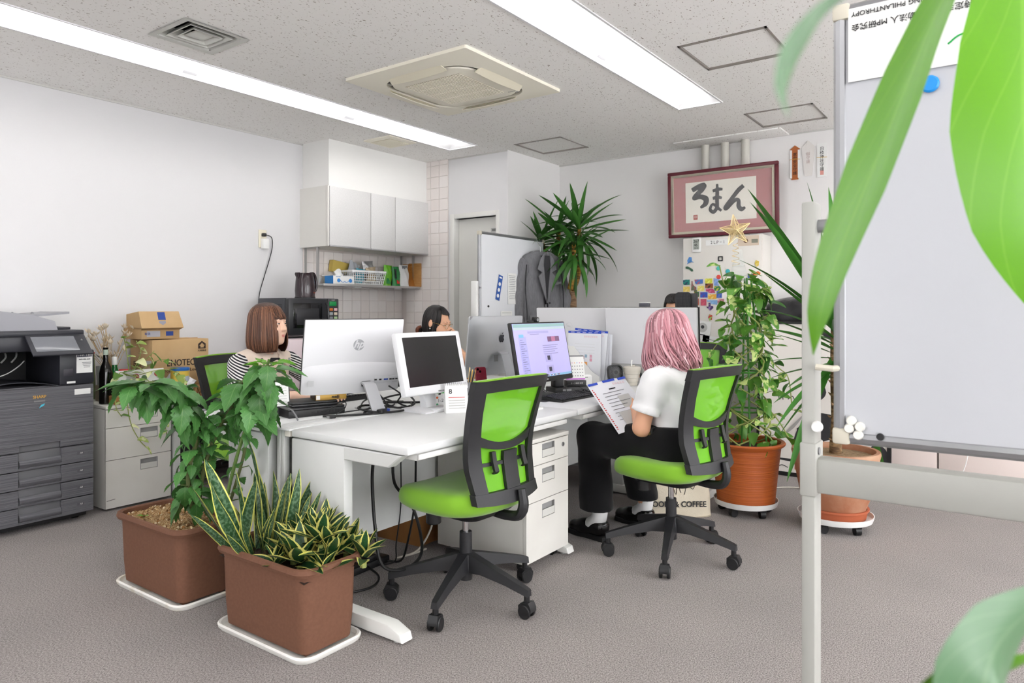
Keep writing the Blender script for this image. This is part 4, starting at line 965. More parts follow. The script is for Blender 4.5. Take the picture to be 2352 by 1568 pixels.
obj('title', box(.035, .0008, .012).m((0, -.0008, .085)), PAPER, t)
tag(obj('key_bunch', tube([(4.775, 3.497, 1.12), (4.79, 3.495, 1.13), (4.80, 3.495, 1.11), (4.785, 3.495, 1.10), (4.775, 3.497, 1.115)], .004, 6, 3) + box(.04, .003, .012).m((4.82, 3.497, 1.113), (0, R(8), 0)), M('key_brass', (150, 130, 90), .35, .8)), 'small bunch of keys on the whiteboard beside the jacket', 'keys')
tag(obj('round_magnet', cyl(.009, .006, 14), BLACKP, None, (4.535, 3.511, 1.24), (R(90), 0, 0)), 'small black magnet on the whiteboard by the door', 'magnet')
# ================================================================== BACK WALL
PANELM = M('panel_paint', (232, 228, 222), .4, noise=(2, (228, 224, 217), 3))
PX = 5.69
t = thing('distribution_panel', 'tall cream electrical panel cabinet covered with magnets', 'cabinet', (PX, 1.668, 0))
obj('body', bx(.018, XB - PX - .002, .0, .66, .02, 1.815, .004), PANELM, t); obj('door', bx(0, .016, .008, .655, .03, 1.81, .003), PANELM, t); obj('plinth', bx(.03, .23, .01, .65, 0, .02), DGREY, t)
tag(obj('name_strip', bx(-.0015, 0, -.19, 0, 0, .045), PAPER, None, (PX - .001, 2.125, 1.742)), 'white label strip reading 2LP-1 on the panel cabinet', 'label')
text('2 L P − 1', .036, INK, bpy.data.objects['name_strip'], (-.002, -.10, .023), FACEX, sx=.9)
t = thing('thermo_hygrometer', 'white digital thermometer on the panel cabinet reading 26.7', 'thermometer', (PX - .001, 2.20, 1.752))
obj('case', box(.02, .078, .125, .012).m((-.01, 0, 0)), WHITEP, t); lc = obj('lcd', box(.002, .052, .085).m((-.0205, 0, .004)), M('lcd_grey', (168, 174, 166), .3), t)
text('267', .036, INK, lc, (-.022, 0, .028), FACEX, sx=.9); text('46', .034, INK, lc, (-.022, .004, -.002), FACEX, sx=.9); text('1413', .018, INK, lc, (-.022, 0, -.028), FACEX)
t = thing('banknote', 'old paper banknote print taped on the panel cabinet', 'banknote', (PX - .001, 1.775, 1.765)); obj('note', box(.001, .165, .08), M('note_paper', (222, 204, 184), .8), t); obj('portrait', cyl(.018, .001, 14).m((-.001, .02, 0), (0, R(-90), 0)), M('note_brown', (130, 100, 80), .8), t); obj('building', box(.001, .05, .03).m((-.001, -.05, -.005)), M('note_grey', (140, 140, 126), .8), t); text('千円', .02, M('note_brown', (130, 100, 80), .8), t, (-.0012, .06, .02), FACEX)
# state-shaped magnets
def mag(col1, col2, y, z, shape, label, s=1.0):
    nm = 'mg_%d_%d_%d' % tuple(col1)
    g = prism([(-a * s, b__ * s) for a, b__ in shape][::-1], .005, 'YZ', .0)
    o = obj('souvenir_magnet', g.m((-.005, 0, 0)), M(nm, col1, .5, noise=(55, col2, 2, .5, .56)), None, (PX - .0005, y, z))
    return tag(o, label, 'magnet', 'souvenir map magnets on the panel')
SQ = lambda w, h: [(-w, -h), (w, -h), (w, h), (-w, h)]
SH = dict(wa=[(-.028, -.014), (-.02, -.022), (.028, -.02), (.028, .022), (-.012, .022), (-.03, .016)], idaho=[(-.02, -.04), (.024, -.04), (.024, -.012), (.008, -.004), (-.006, .016), (-.008, .04), (-.016, .04), (-.018, 0)], mt=[(-.036, .02), (-.03, -.008), (-.022, -.02), (-.01, -.02), (.036, -.014), (.036, .02)], mn=[(-.022, -.032), (.022, -.032), (.012, -.012), (.014, .006), (.03, .024), (-.004, .024), (-.022, .032)], wi=[(-.024, .012), (-.01, .026), (.012, .02), (.028, .008), (.022, -.016), (.024, -.032), (-.002, -.032), (-.012, -.012), (-.026, -.002)], ut=[(-.02, -.028), (.022, -.028), (.022, .014), (.004, .014), (.004, .028), (-.02, .028)], ne=[(-.034, .016), (.022, .016), (.036, .002), (.042, -.02), (-.012, -.02), (-.014, -.008), (-.034, -.008)], ok=[(-.042, .018), (.042, .018), (.042, -.02), (.01, -.016), (-.014, -.012), (-.014, .004), (-.042, .004)], tx=[(-.008, .03), (.008, .03), (.008, .008), (.03, .004), (.03, -.012), (.004, -.034), (-.004, -.02), (-.014, -.014), (-.028, .0), (-.008, .0)], ia=[(-.026, .018), (.018, .018), (.03, .004), (.018, -.02), (-.02, -.02), (-.028, 0)], ak=[(-.024, -.004), (-.006, .03), (.014, .026), (.016, -.006), (.034, -.018), (.014, -.014), (-.006, -.02), (-.026, -.03), (-.018, -.014)], md=[(-.03, .022), (-.012, .024), (.03, 0), (.036, -.018), (.02, -.02), (.006, -.004), (-.03, .006)], ky=[(-.034, -.014), (.03, -.012), (.034, .004), (.016, .018), (-.004, .012), (-.026, .0)], nj=[(-.008, .024), (.016, .014), (.012, -.02), (-.006, -.03), (-.018, .0)])
def mp(px, py):   # point of the cabinet door seen at these picture coordinates, converted once to wall coordinates
    u = (px - 1176) / 1624; c_, s_ = .8109, .5852
    tt = PX / (c_ + u * s_); return tt * (s_ - u * c_), 1.22 - (py - 709) / 1624 * tt
rows = [('wa', (0, 128, 116), (20, 50, 90), 1577, 648, 'teal map magnet, first in the top row'), ('idaho', (150, 96, 96), (90, 110, 80), 1593, 656, 'brown boot-shaped map magnet in the top row'), ('mt', (70, 120, 190), (170, 90, 120), 1605, 647, 'blue and mauve map magnet in the top row'), (SQ(.03, .02), (214, 214, 70), (236, 236, 120), 1628, 645, 'lime yellow map magnet in the top row'), (SQ(.032, .019), (150, 84, 40), (40, 30, 26), 1629, 656, 'black and orange map magnet under the lime one'), ('mn', (140, 172, 226), (120, 150, 206), 1646, 647, 'pale blue tall map magnet in the top row'), ('wi', (74, 70, 140), (226, 226, 236), 1660, 650, 'indigo and white map magnet beside the vine'), (SQ(.02, .028), (40, 96, 90), (60, 120, 110), 1676, 647, 'dark teal map magnet half behind the vine'), (SQ(.028, .022), (222, 196, 96), (236, 214, 130), 1577, 664, 'yellow map magnet at the start of the second row'), (SQ(.028, .021), (228, 214, 110), (240, 230, 150), 1610, 662, 'pale yellow map magnet in the second row'), ('ne', (186, 70, 110), (214, 110, 150), 1631, 667, 'magenta map magnet in the second row'), ('ia', (40, 120, 60), (190, 180, 70), 1648, 662, 'green map magnet in the second row'), (SQ(.016, .022), (40, 120, 190), (70, 150, 210), 1676, 661, 'bright blue map magnet half behind the vine'), ('ut', (40, 90, 54), (150, 110, 50), 1600, 674, 'dark green map magnet in the third row'), (SQ(.03, .022), (40, 90, 190), (100, 60, 150), 1617, 677, 'royal blue map magnet in the third row'), (SQ(.034, .019), (232, 170, 60), (240, 220, 130), 1636, 681, 'orange map magnet in the third row'), ('ut', (66, 100, 180), (90, 120, 200), 1652, 676, 'blue map magnet at the end of the third row'), (SQ(.022, .028), (176, 92, 80), (206, 140, 90), 1600, 693, 'rust map magnet in the bottom row'), (SQ(.024, .027), (190, 76, 100), (206, 90, 110), 1616, 694, 'rose map magnet in the bottom row'), ('ok', (130, 170, 214), (150, 190, 226), 1636, 694, 'light blue pan-shaped map magnet in the bottom row'), ('tx', (80, 62, 110), (150, 120, 180), 1630, 704, 'purple star-shaped map magnet below the rows'), (SQ(.026, .018), (180, 120, 130), (226, 190, 190), 1656, 691, 'pink map magnet beside the vine'), ('ak', (80, 140, 206), (60, 120, 180), 1585, 598, 'blue map magnet alone near the top of the panel'), ('md', (50, 96, 70), (40, 80, 60), 1583, 618, 'long dark green map magnet under the thermometer'), ('nj', (230, 200, 80), (240, 220, 120), 1739, 604, 'yellow map magnet right of the vine'), ('ky', (230, 130, 50), (240, 150, 70), 1737, 628, 'orange curved map magnet right of the vine'), (SQ(.024, .016), (70, 100, 170), (90, 120, 190), 1725, 634, 'blue map magnet right of the vine'), ('wi', (140, 180, 226), (90, 130, 200), 1692, 700, 'sky blue map magnet behind the vine'), ('nj', (190, 50, 50), (150, 200, 100), 1632, 728, 'red and green souvenir magnet hanging lowest on the panel')]
for shp, c1, c2, px, py, lab in rows:
    y, z = mp(px, py); mag(c1, c2, y, z, SH[shp] if isinstance(shp, str) else shp, lab + ('' if 'magnet' in lab and ('panel' in lab or 'vine' in lab) else ' on the panel'))
for c1, px, py, lab in (((70, 190, 170), 1651, 616, 'mint round magnet on the panel, leftmost of the pair'), ((60, 180, 190), 1672, 623, 'turquoise round magnet on the panel beside the vine'), ((220, 70, 60), 1651, 636, 'red round magnet with a white rim on the panel')):
    y, z = mp(px, py); o = obj('round_magnet', cyl(.018, .008, 18, b=.002), M('rm_%d' % c1[0], c1, .4), None, (PX - .001, y, z), (0, R(-90), 0)); tag(o, lab, 'magnet')
y, z = mp(1655, 594); tag(obj('frame_magnet', ring(rrect(.04, .04, .003, 1), rrect(.024, .024, .002, 1), 0, .005).m((0, 0, 0), (0, R(-90), 0)), BLACKP, None, (PX - .001, y, z)), 'small black square frame magnet on the panel', 'magnet')
for px, py, w, h, lab in ((1613, 760, .14, .17, 'white leaflet with a round picture low on the panel'), (1634, 800, .17, .20, 'tilted white notice at the bottom of the panel')):
    y, z = mp(px, py); t = thing('notice', lab, 'paper', (PX - .003, y, z), rot=(R(8), 0, 0)); obj('sheet', box(.001, w, h), PAPER, t)
    if w < .15: obj('picture', cyl(.04, .001, 16).m((-.001, 0, .03), (0, R(-90), 0)), LGREY, t); obj('flower', cyl(.015, .001, 10).m((-.0015, 0, .035), (0, R(-90), 0)), DGREY, t); obj('caption', box(.001, .06, .008).m((-.001, 0, -.03)), INK, t)
    else:
        for k in range(8): obj('text_line', box(.0008, .11 - .02 * (k % 3), .004).m((-.0008, 0, .07 - .02 * k)), INKG, t)
# conduits rising from the panel
for y, l in ((2.20, 'beige conduit pipe above the framed calligraphy, leftmost of three'), (2.03, 'beige conduit pipe above the framed calligraphy, in the middle'), (1.86, 'beige conduit pipe above the framed calligraphy, rightmost of three')):
    tag(obj('conduit_pipe', cyl(.034, CEIL - 1.815, 20).m((0, 0, 0)), M('pipe_beige', (206, 203, 194), .5), None, (5.88, y, 1.815)), l, 'pipe', 'conduit pipes over the panel')
tag(obj('ceiling_patch', bx(5.66, XB, 1.52, 2.4, CEIL - .012, CEIL - .001, .003), CEILM), 'raised ceiling board patch where the conduits enter', 'board')
# framed calligraphy
t = thing('framed_calligraphy', 'maroon framed calligraphy of three brushed hiragana on a pink mat', 'picture frame', (5.775, 2.485, 1.83), R(-90), None)
t.rotation_euler = (R(2.0), 0, R(-90))
FW, FH = .925, .56
MAR = M('frame_maroon', (96, 26, 40), .35); GLD = M('frame_inner', (206, 198, 178), .4)
for a in ((0, FW, 0, .028), (0, FW, FH - .028, FH)): obj('frame_bar', bx(a[0], a[1], -.02, .02, a[2], a[3], .005), MAR, t)
for a in ((0, .028), (FW - .028, FW)): obj('frame_bar', bx(a[0], a[1], -.02, .02, .028, FH - .028, .005), MAR, t)
obj('inner_frame', ring(rrect(FW - .056, FH - .056, .002, 1), rrect(FW - .096, FH - .096, .002, 1), -.004, .012).m((FW / 2, 0, FH / 2), (R(90), 0, 0)), GLD, t)
obj('mat_board', bx(.04, FW - .04, .0, .006, .04, FH - .04), M('mat_rose', (184, 122, 124), .7), t)
obj('art_paper', bx(.155, FW - .175, -.003, .0, .12, FH - .10), M('art_paper', (240, 235, 224), .8), t)
obj('glazing', bx(.03, FW - .03, -.012, -.010, .03, FH - .03), M('picture_glass', (255, 255, 255), .03, alpha=.06, spec=.5), t)
BR = M('brush_ink', (52, 51, 54), .85)
def stroke(pts, ws):
    P = spline([(x, 0, z) for x, z in pts], 6); w = np.interp(np.linspace(0, len(pts) - 1, len(P)), range(len(pts)), ws)
    return tube(P, list(w), 10, flat=1.0).m(sc=(1, .03, 1))
ax, az = .155, .12; aw, ah = FW - .33, FH - .22
def ch(L):
    for k, (pts, ws) in enumerate(L): obj('brush_stroke', stroke([(ax + aw * x, az + ah * z) for x, z in pts], [w_ * ah for w_ in ws]), BR, t, (0, -.0045 - .0006 * k, 0))
ch([([(.10, .80), (.17, .86), (.27, .90), (.24, .80), (.15, .66), (.13, .60), (.22, .63), (.30, .56), (.29, .44), (.22, .36)], [.06, .065, .075, .07, .06, .05, .06, .075, .065, .03])])
ch([([(.40, .74), (.48, .77), (.54, .76)], [.04, .045, .03]), ([(.40, .56), (.47, .58), (.53, .55)], [.04, .045, .03]), ([(.465, .90), (.465, .70), (.46, .50), (.46, .34), (.41, .23), (.36, .30), (.40, .42), (.47, .32), (.52, .24)], [.03, .05, .05, .045, .05, .04, .03, .04, .03])])
ch([([(.83, .80), (.76, .70), (.67, .52), (.58, .32), (.60, .30), (.70, .46), (.76, .46), (.76, .32), (.80, .24), (.85, .28)], [.05, .055, .05, .055, .05, .05, .045, .055, .055, .03])])
obj('seal', box(.036, .001, .04).m((ax + aw * .145, -.0045, az + ah * .13)), M('seal_red', (170, 60, 46), .7), t); text('印', .026, M('art_paper', (240, 235, 224), .8), t, (ax + aw * .145, -.0055, az + ah * .13), FRONT)
# paper charms
def charm(label, y, z0, z1, out, mat, parts=()):
    t = thing('paper_charm', label, 'charm', (XB - .003, y, z0), group='paper charms on the wall'); h = z1 - z0
    obj('paper', prism([(a, b__ * h) for a, b__ in out], .004, 'YZ').m((-.004, 0, 0)), mat, t)
    for nm, g, m in parts: obj(nm, g, m, t)
    return t
ORN = M('charm_wood', (176, 100, 50), .7); GLDT = M('charm_gold', (214, 170, 60), .4)
t = charm('tall shrine charm of orange wood bound with gold string on the wall', 1.478, 2.255, 2.53, [(-.026, 0), (.026, 0), (.026, .86), (.04, .88), (0, 1.0), (-.04, .88), (-.026, .86)], ORN)
for s in (-1, 1): obj('paper_side', box(.005, .016, .225).m((-.003, s * .030, .125)), PAPER, t)
obj('string', tube([(-.006, -.04, .16), (-.007, 0, .166), (-.006, .04, .162)], .002, 6), GLDT, t); text('家\n内\n安\n全\n守\n護', .030, INK, t, (-.0046, 0, .125), FACEX)
t = charm('white kite-shaped folded paper charm on the wall, between two tall ones', 1.378, 2.275, 2.555, [(-.03, 0), (.026, 0), (.05, .80), (0, 1.0), (-.05, .82)], M('charm_paper', (230, 226, 222), .8)); text('御\n守\n護', .03, M('charm_faint', (200, 180, 176), .8), t, (-.0046, 0, .14), FACEX)
t = charm('white shrine charm with black writing and a red seal on the wall', 1.275, 2.255, 2.52, [(-.036, 0), (.036, 0), (.036, 1), (-.036, 1)], PAPER); text('日\n枝\n神\n社\n守\n護', .032, INK, t, (-.0046, 0, .14), FACEX); obj('string', tube([(-.006, -.038, .152), (-.006, .038, .158)], .002, 6), GLDT, t); obj('seal', box(.001, .026, .036).m((-.0046, 0, .034)), M('seal_pale', (226, 160, 150), .7), t)
# low cabinets with the black bag, leaning canvas
LOWM = M('low_cabinet_cream', (232, 218, 212), .5)
for y0, y1, l in ((1.05, 1.62, 'low cream cabinet against the far wall under the black bag'), (.46, 1.045, 'low cream cabinet behind the leaning ink canvas'), (-.13, .455, 'low cream cabinet seen under the near whiteboard'), (-.72, -.135, 'low cream cabinet at the far wall, last of the row')):
    t = thing('low_cabinet', l, 'cabinet', (5.49, y0, 0), group='row of low cabinets at the far wall'); w = y1 - y0
    obj('body', bx(.02, XB - 5.49 - .005, 0, w, .05, 1.06, .003), LOWM, t); obj('door', bx(0, .018, .003, w - .003, .06, 1.055, .002), LOWM, t); obj('plinth', bx(.03, .42, .01, w - .01, 0, .05), DGREY, t)
    obj('handle', bx(-.012, 0, w - .06, w - .045, .55, .68, .004), ALU, t)
BAGM = M('black_nylon', (26, 26, 30), .5, bump=(14, .9), sheen=.2)
t = thing('black_duffel_bag', 'black nylon bag slumped on the low cabinet', 'bag', (5.70, 1.30, 1.063), R(4))
random.seed(11)
def bagf(u, v):
    a = 2 * PI * u; b__ = PI * (v - .5); r = 1 + .10 * math.sin(3 * a + 4 * v) + .05 * math.sin(9 * a + 11 * v) + .04 * math.sin(17 * v + 5 * a)
    r += .16 * mnoise.noise(Vector((3 * math.cos(a), 3 * math.sin(a), 5 * v))) + .08 * mnoise.noise(Vector((8 * math.cos(a), 8 * math.sin(a), 14 * v)))
    x = .17 * r * math.cos(a) * math.cos(b__) ** .7; y = .32 * r * math.sin(a) * math.cos(b__) ** .6; z = .11 + .125 * math.sin(b__) * (1 if v < .5 else 1.25 + .5 * math.cos(a + 1) * .3)
    z += .05 * max(0, -y / .3) * max(0, math.sin(b__))
    return x, y, max(0, z)
obj('body', sheet(bagf, 40, 18), BAGM, t, ang=80); obj('strap', tube([(-.13, .2, .05), (-.17, .27, .12), (-.14, .34, .14), (-.1, .33, .06), (-.12, .29, .02)], .009, 8, 5, flat=.4), BLACKP, t)
t = thing('ink_canvas', 'large white canvas with black ink strokes leaning by the terracotta pot', 'canvas', (5.375, 1.62, 0), rot=(R(0), 0, R(-90)))
t.rotation_euler = (R(-4.6), 0, R(-90))
CW, CH_ = .90, 1.13
for a in ((0, CW, 0, .028), (0, CW, CH_ - .02, CH_)): obj('frame_bar', bx(a[0], a[1], -.014, .016, a[2], a[3]), BLACKP, t)
for a in ((0, .02), (CW - .025, CW)): obj('frame_bar', bx(a[0], a[1], -.014, .016, .028, CH_ - .02), BLACKP, t)
obj('canvas_sheet', bx(.018, CW - .022, -.004, .01, .026, CH_ - .018), M('canvas_white', (240, 234, 228), .85), t)
def ink(pts, ws, dy=0, col=BR): obj('ink_stroke', stroke(pts, ws), col, t, (0, -.0055 - dy, 0))
ink([(.36, 1.06), (.35, .98), (.37, .86), (.42, .72), (.45, .62), (.44, .57)], [.045, .02, .026, .03, .034, .01]); ink([(.36, 1.05), (.44, 1.06), (.52, 1.0)], [.02, .024, .012], .001)
ink([(.26, .22), (.32, .34), (.42, .42), (.52, .44)], [.004, .03, .055, .03], .001); ink([(.30, .36), (.36, .30), (.48, .34), (.56, .42)], [.02, .05, .06, .03], .002); ink([(.14, .12), (.3, .115), (.6, .12), (.82, .11)], [.006, .012, .01, .004]); ink([(.18, .28), (.26, .36), (.34, .46)], [.004, .012, .004], .003, M('ink_wash', (170, 166, 164), .85))
ink([(.78, .20), (.80, .26), (.85, .25), (.86, .17), (.80, .14), (.78, .20)], [.02, .026, .02, .026, .02, .012]); ink([(.80, .20), (.84, .21)], [.014, .008], .002)
for k in range(9): obj('ink_dot', cyl(.004 + .003 * (k % 3), .001, 8).m((.74 + .02 * k * (k % 2) / 2 + .01 * k, -.005, .32 + .013 * (k * 7 % 5)), (R(90), 0, 0)), BR, t)
ink([(.15, .59), (.16, .55), (.18, .585), (.185, .55)], [.003] * 4); ink([(.22, .555), (.25, .58), (.27, .555), (.30, .57), (.36, .575)], [.003] * 5); text('#55', .05, INK, t, (.33, -.006, .51), FRONT, shear=.3)
ink([(.12, .075), (.16, .065), (.19, .075), (.23, .06)], [.003] * 4); obj('seal', box(.045, .001, .045).m((.30, -.0055, .075)), M('seal_coral', (230, 120, 100), .7), t); text('印', .03, PAPER, t, (.30, -.0065, .075), FRONT)
tag(obj('hanging_cable', tube([(5.48, .33, .95), (5.47, .31, .60), (5.46, .28, .40), (5.45, .30, .20), (5.44, .38, .02)], .003, 6, 6), WHITEP), 'thin white cord hanging down the low cabinet', 'cord')
tag(obj('floor_cable', tube([(4.52, 1.52, .008), (4.9, 1.38, .008), (5.02, 1.18, .008), (4.80, .95, .008), (4.62, .80, .008)], .005, 6, 6), M('cable_beige', (196, 190, 178), .6)), 'pale cable lying on the carpet between the two big pots', 'cord')
# ================================================================== THINGS ON THE DESKS
PW = M('monitor_white', (224, 224, 227), .35); SCRB = M('screen_black', (18, 16, 19), .22, spec=.5, noise=(30, (26, 22, 26), 4)); SILVR = M('silver_plastic', (200, 201, 204), .35, .4)
# all-in-one computer seen from the back
t = thing('all_in_one_computer', 'white all-in-one computer with a round hp logo, seen from behind', 'computer', (2.345, 2.645, TZ), R(-20))
hd = bpy.data.objects.new('head', None); 
W_, H_ = .50, .36
hp = obj('back_shell', box(W_, .012, H_, .004), PW, t, (0, 0, .092 + H_ / 2), (R(12), 0, 0))
obj('bezel', box(W_ + .004, .008, H_ + .004, .003).m((0, .009, 0)), BLACKP, hp); obj('screen', box(W_ - .02, .002, H_ - .06).m((0, .0135, .015)), SCRB, hp)
def bulge(u, v):
    x = (u - .5) * W_; z = -H_ / 2 + .135 * v; d = .006 + .030 * math.cos((u - .5) * PI) ** .35 * (1 - v ** 6)
    return x, -d, z + .012 * math.cos((u - .5) * PI) * (v > .8)
obj('lower_housing', sheet(bulge, 24, 10, .003), M('aio_housing', (214, 214, 217), .45), hp, ang=60)
lg = obj('logo_disc', cyl(.028, .0012, 32).m((.02, -.006, .055), (R(90), 0, 0)), M('logo_grey', (170, 171, 176), .4), hp); text('hp', .052, PW, lg, (.019, -.0078, .058), FRONT, shear=.35, bold=.0012)
for x in (-.215, .215): obj('speaker_grille', box(.028, .001, .028).m((x, -.034, -.12)), M('grille_grey', (190, 190, 192), .7), hp)
obj('stand_slot', box(.045, .004, .026).m((.06, -.036, -.135)), DGREY, hp); obj('port_recess', box(.125, .003, .03, .001).m((.165, -.0335, -.118), (0, R(-3), 0)), M('port_grey', (206, 207, 210), .5), hp)
for x, c_ in ((.11, BLACKP), (.135, BLACKP), (.165, M('vga_blue', (40, 70, 160), .5)), (.19, BLACKP), (.205, BLACKP), (.222, BLACKP)): obj('port', box(.012 if c_ is BLACKP else .022, .003, .007).m((x - .0, -.0355, -.118)), c_, hp)
obj('stand', loft([[(.03, -.025, .145), (.085, -.025, .145), (.085, -.012, .14), (.03, -.012, .14)], [(.03, -.06, .135), (.09, -.06, .135), (.09, -.05, .125), (.03, -.05, .125)], [(.045, -.135, .0), (.115, -.135, .0), (.115, -.12, .0), (.045, -.12, .0)]]), SILVR, t)
obj('stand_foot', bx(.04, .12, -.14, .09, 0, .008, .003), SILVR, t)
# white monitor facing the viewer
t = thing('monitor', 'white monitor with a blank dark screen on the nearest desk', 'monitor', (2.58, 2.345, TZ), R(0))
mn = obj('bezel', box(.455, .035, .302, .01), PW, t, (-.015, -.01, .238), (R(-13), 0, 0))
obj('screen', box(.385, .002, .236).m((0, -.0178, .008)), SCRB, mn)
text('PRINCETON', .009, MGREY, mn, (.02, -.0182, -.142), FRONT); text('▪', .006, M('led_orange', (220, 120, 50), .5), mn, (-.2, -.0182, -.115), FRONT)
for k in range(3): obj('button', box(.006, .002, .002).m((.16 + .014 * k, -.018, -.142)), LGREY, mn)
obj('neck', loft([[(-.045, .02, .14), (.04, .02, .14), (.04, .05, .14), (-.045, .05, .14)], [(-.04, .0, .02), (.03, .0, .02), (.035, .04, .02), (-.04, .04, .02)]]), PW, t)
obj('base', loft([[(-.10, -.05, 0), (.10, -.05, 0), (.10, .11, 0), (-.10, .11, 0)], [(-.10, -.05, .006), (.10, -.05, .006), (.10, .11, .016), (-.10, .11, .016)], [(-.05, .01, .022), (.05, .01, .022), (.04, .06, .024), (-.04, .06, .024)]]), PW, t)
obj('base_slab', bx(-.03, .19, -.06, .02, 0, .016, .003), PW, t)
# laptops and chocolate box
t = thing('docking_laptop', 'thick black laptop closed on the desk below the hp computer', 'laptop', (2.17, 2.765, TZ), R(-14)); obj('base', bx(-.14, .14, -.10, .10, 0, .034, .004), BLACKP, t)
for k in range(5): obj('port', box(.018, .003, .012).m((-.02 + .03 * k, -.10, .018)), INK, t)
obj('lid', bx(-.14, .14, -.098, .1, .034, .042, .003), M('laptop_lid', (28, 28, 31), .35), t)
t = thing('thin_laptop', 'thin black laptop lying on the thick laptop', 'laptop', (2.185, 2.775, TZ + .042), R(-20)); obj('base', bx(-.11, .11, -.08, .08, 0, .012, .004), M('laptop_lid', (28, 28, 31), .35), t); obj('lid', bx(-.11, .11, -.08, .08, .012, .022, .004), BLACKP, t)
t = thing('chocolate_box', 'gold and black chocolate box lettered meiji on the laptops', 'box', (2.265, 2.735, TZ + .064), R(-22)); obj('box', bx(-.075, .075, -.045, .045, 0, .026, .001), M('choco_gold', (190, 150, 70), .4, .3), t); obj('top_print', bx(-.074, .02, -.044, .044, .026, .0268), M('choco_dark', (60, 48, 36), .5), t); obj('side_print', bx(-.0756, -.075, -.044, .044, .002, .024), M('choco_dark', (60, 48, 36), .5), t); text('meiji', .02, INK, t, (.02, -.046, .013), FRONT, bold=.0006); obj('barcode', box(.018, .001, .02).m((-.064, -.0455, .013)), PAPER, t)
t = thing('desk_calendar', 'black-backed desk calendar half hidden by the big leaves', 'calendar', (2.02, 2.86, TZ), R(-25)); obj('back_board', G([(-.09, -.045, 0), (.09, -.045, 0), (.09, 0, .16), (-.09, 0, .16), (-.09, .045, 0), (.09, .045, 0)], [(0, 1, 2, 3), (3, 2, 5, 4), (4, 5, 1, 0), (1, 5, 2), (0, 3, 4)]), BLACKP, t); obj('page', G([(-.085, -.034, .045), (.085, -.034, .045), (.085, -.003, .155), (-.085, -.003, .155)], [(0, 1, 2, 3)]), PAPER, t)
for k in range(8): obj('page_line', box(.15, .001, .002).m((0, -.0325 + .0034 * k, .055 + .012 * k), (R(-16), 0, 0)), LGREY, t)
# cables on the desk
random.seed(5)
CBL = [('black cable tangled in loops beside the white monitor stand', [(2.46, 2.60, .73), (2.56, 2.66, .76), (2.66, 2.60, .775), (2.62, 2.50, .74), (2.52, 2.52, .728), (2.50, 2.60, .75), (2.58, 2.68, .74), (2.70, 2.66, .73)], .005), ('black cable curling under the hp computer', [(2.40, 2.66, .728), (2.48, 2.72, .75), (2.58, 2.74, .76), (2.64, 2.68, .735), (2.56, 2.60, .728), (2.46, 2.64, .735)], .004), ('thin black cable trailing over the duct to the nearest desk', [(2.26, 2.62, .728), (2.30, 2.55, .74), (2.40, 2.52, .745), (2.50, 2.56, .73), (2.55, 2.48, .728)], .003), ('thick black cable looping behind the white monitor', [(2.30, 2.52, .728), (2.40, 2.60, .73), (2.52, 2.62, .745), (2.66, 2.52, .74), (2.72, 2.46, .75), (2.70, 2.40, .80), (2.64, 2.42, .83)], .006), ('black cable coiled on the cable duct', [(2.12, 2.60, .728), (2.22, 2.52, .728), (2.36, 2.48, .728), (2.44, 2.53, .74), (2.38, 2.60, .75), (2.30, 2.56, .745), (2.36, 2.47, .728), (2.5, 2.44, .728), (2.60, 2.50, .74), (2.66, 2.58, .735)], .005), ('black cable rising to the hp computer ports', [(2.478, 2.54, .84), (2.50, 2.48, .80), (2.50, 2.50, .76), (2.58, 2.52, .73), (2.62, 2.60, .728)], .004), ('black cable crossing over the cable duct', [(2.35, 2.70, .80), (2.42, 2.60, .82), (2.44, 2.52, .76), (2.36, 2.46, .728), (2.30, 2.50, .728)], .004), ('grey cable drooping from the thick laptop', [(2.03, 2.76, .75), (2.02, 2.70, .762), (2.00, 2.64, .745), (1.99, 2.61, .726)], .004), ('thin black cable loop in front of the thick laptop', [(2.16, 2.66, .735), (2.22, 2.63, .76), (2.27, 2.62, .775), (2.25, 2.60, .75), (2.20, 2.60, .728)], .0025)]
for l, p, r_ in CBL: tag(obj('desk_cable', tube(p, r_, 8, 6), CORD if 'grey' not in l else MGREY), l, 'cable', 'cables on the desks')
t = thing('vga_adapter', 'black and blue video adapter plug lying on the nearest desk', 'adapter', (2.37, 2.475, TZ + .012), R(10)); obj('shell', box(.05, .03, .022, .005), BLACKP, t); obj('plug', box(.024, .026, .018, .002).m((.036, 0, 0)), M('vga_blue', (40, 70, 160), .5), t)
t = thing('cable_plug', 'black plug at the end of a loose cable on the desk edge', 'plug', (2.13, 2.545, TZ + .010), R(-20)); obj('plug', box(.03, .018, .016, .004), BLACKP, t); obj('tip', box(.012, .012, .008).m((-.02, 0, 0)), MGREY, t)
KEY = M('keycap_black', (34, 34, 37), .5)
def keyboard(label, loc, rz, L=.44, D=.135):
    t = thing('keyboard', label, 'keyboard', loc, rz); obj('case', loft([[(-L / 2, -D / 2, 0), (L / 2, -D / 2, 0), (L / 2, D / 2, 0), (-L / 2, D / 2, 0)], [(-L / 2, -D / 2, .010), (L / 2, -D / 2, .010), (L / 2, D / 2, .024), (-L / 2, D / 2, .024)]]), BLACKP, t)
    km = mesh_of(box(.0155, .0155, .007, .002, 1), 'key', KEY)
    for r_ in range(6):
        y = -D / 2 + .014 + r_ * .0205; z = .013 + .0147 * (y + D / 2) / D
        for c_ in range(22):
            x = -L / 2 + .014 + c_ * .0196
            if r_ == 0 and 4 < c_ < 9: continue
            if c_ in (15, 18): continue
            obj('key', km, None, t, (x, y, z), (R(6), 0, 0))
        if r_ == 0: obj('key', box(.09, .0155, .007, .002).m((-L / 2 + .14, y, z)), KEY, t)
    return t
keyboard('black keyboard in front of the person with pink hair', (3.43, 2.045, TZ), R(-2))
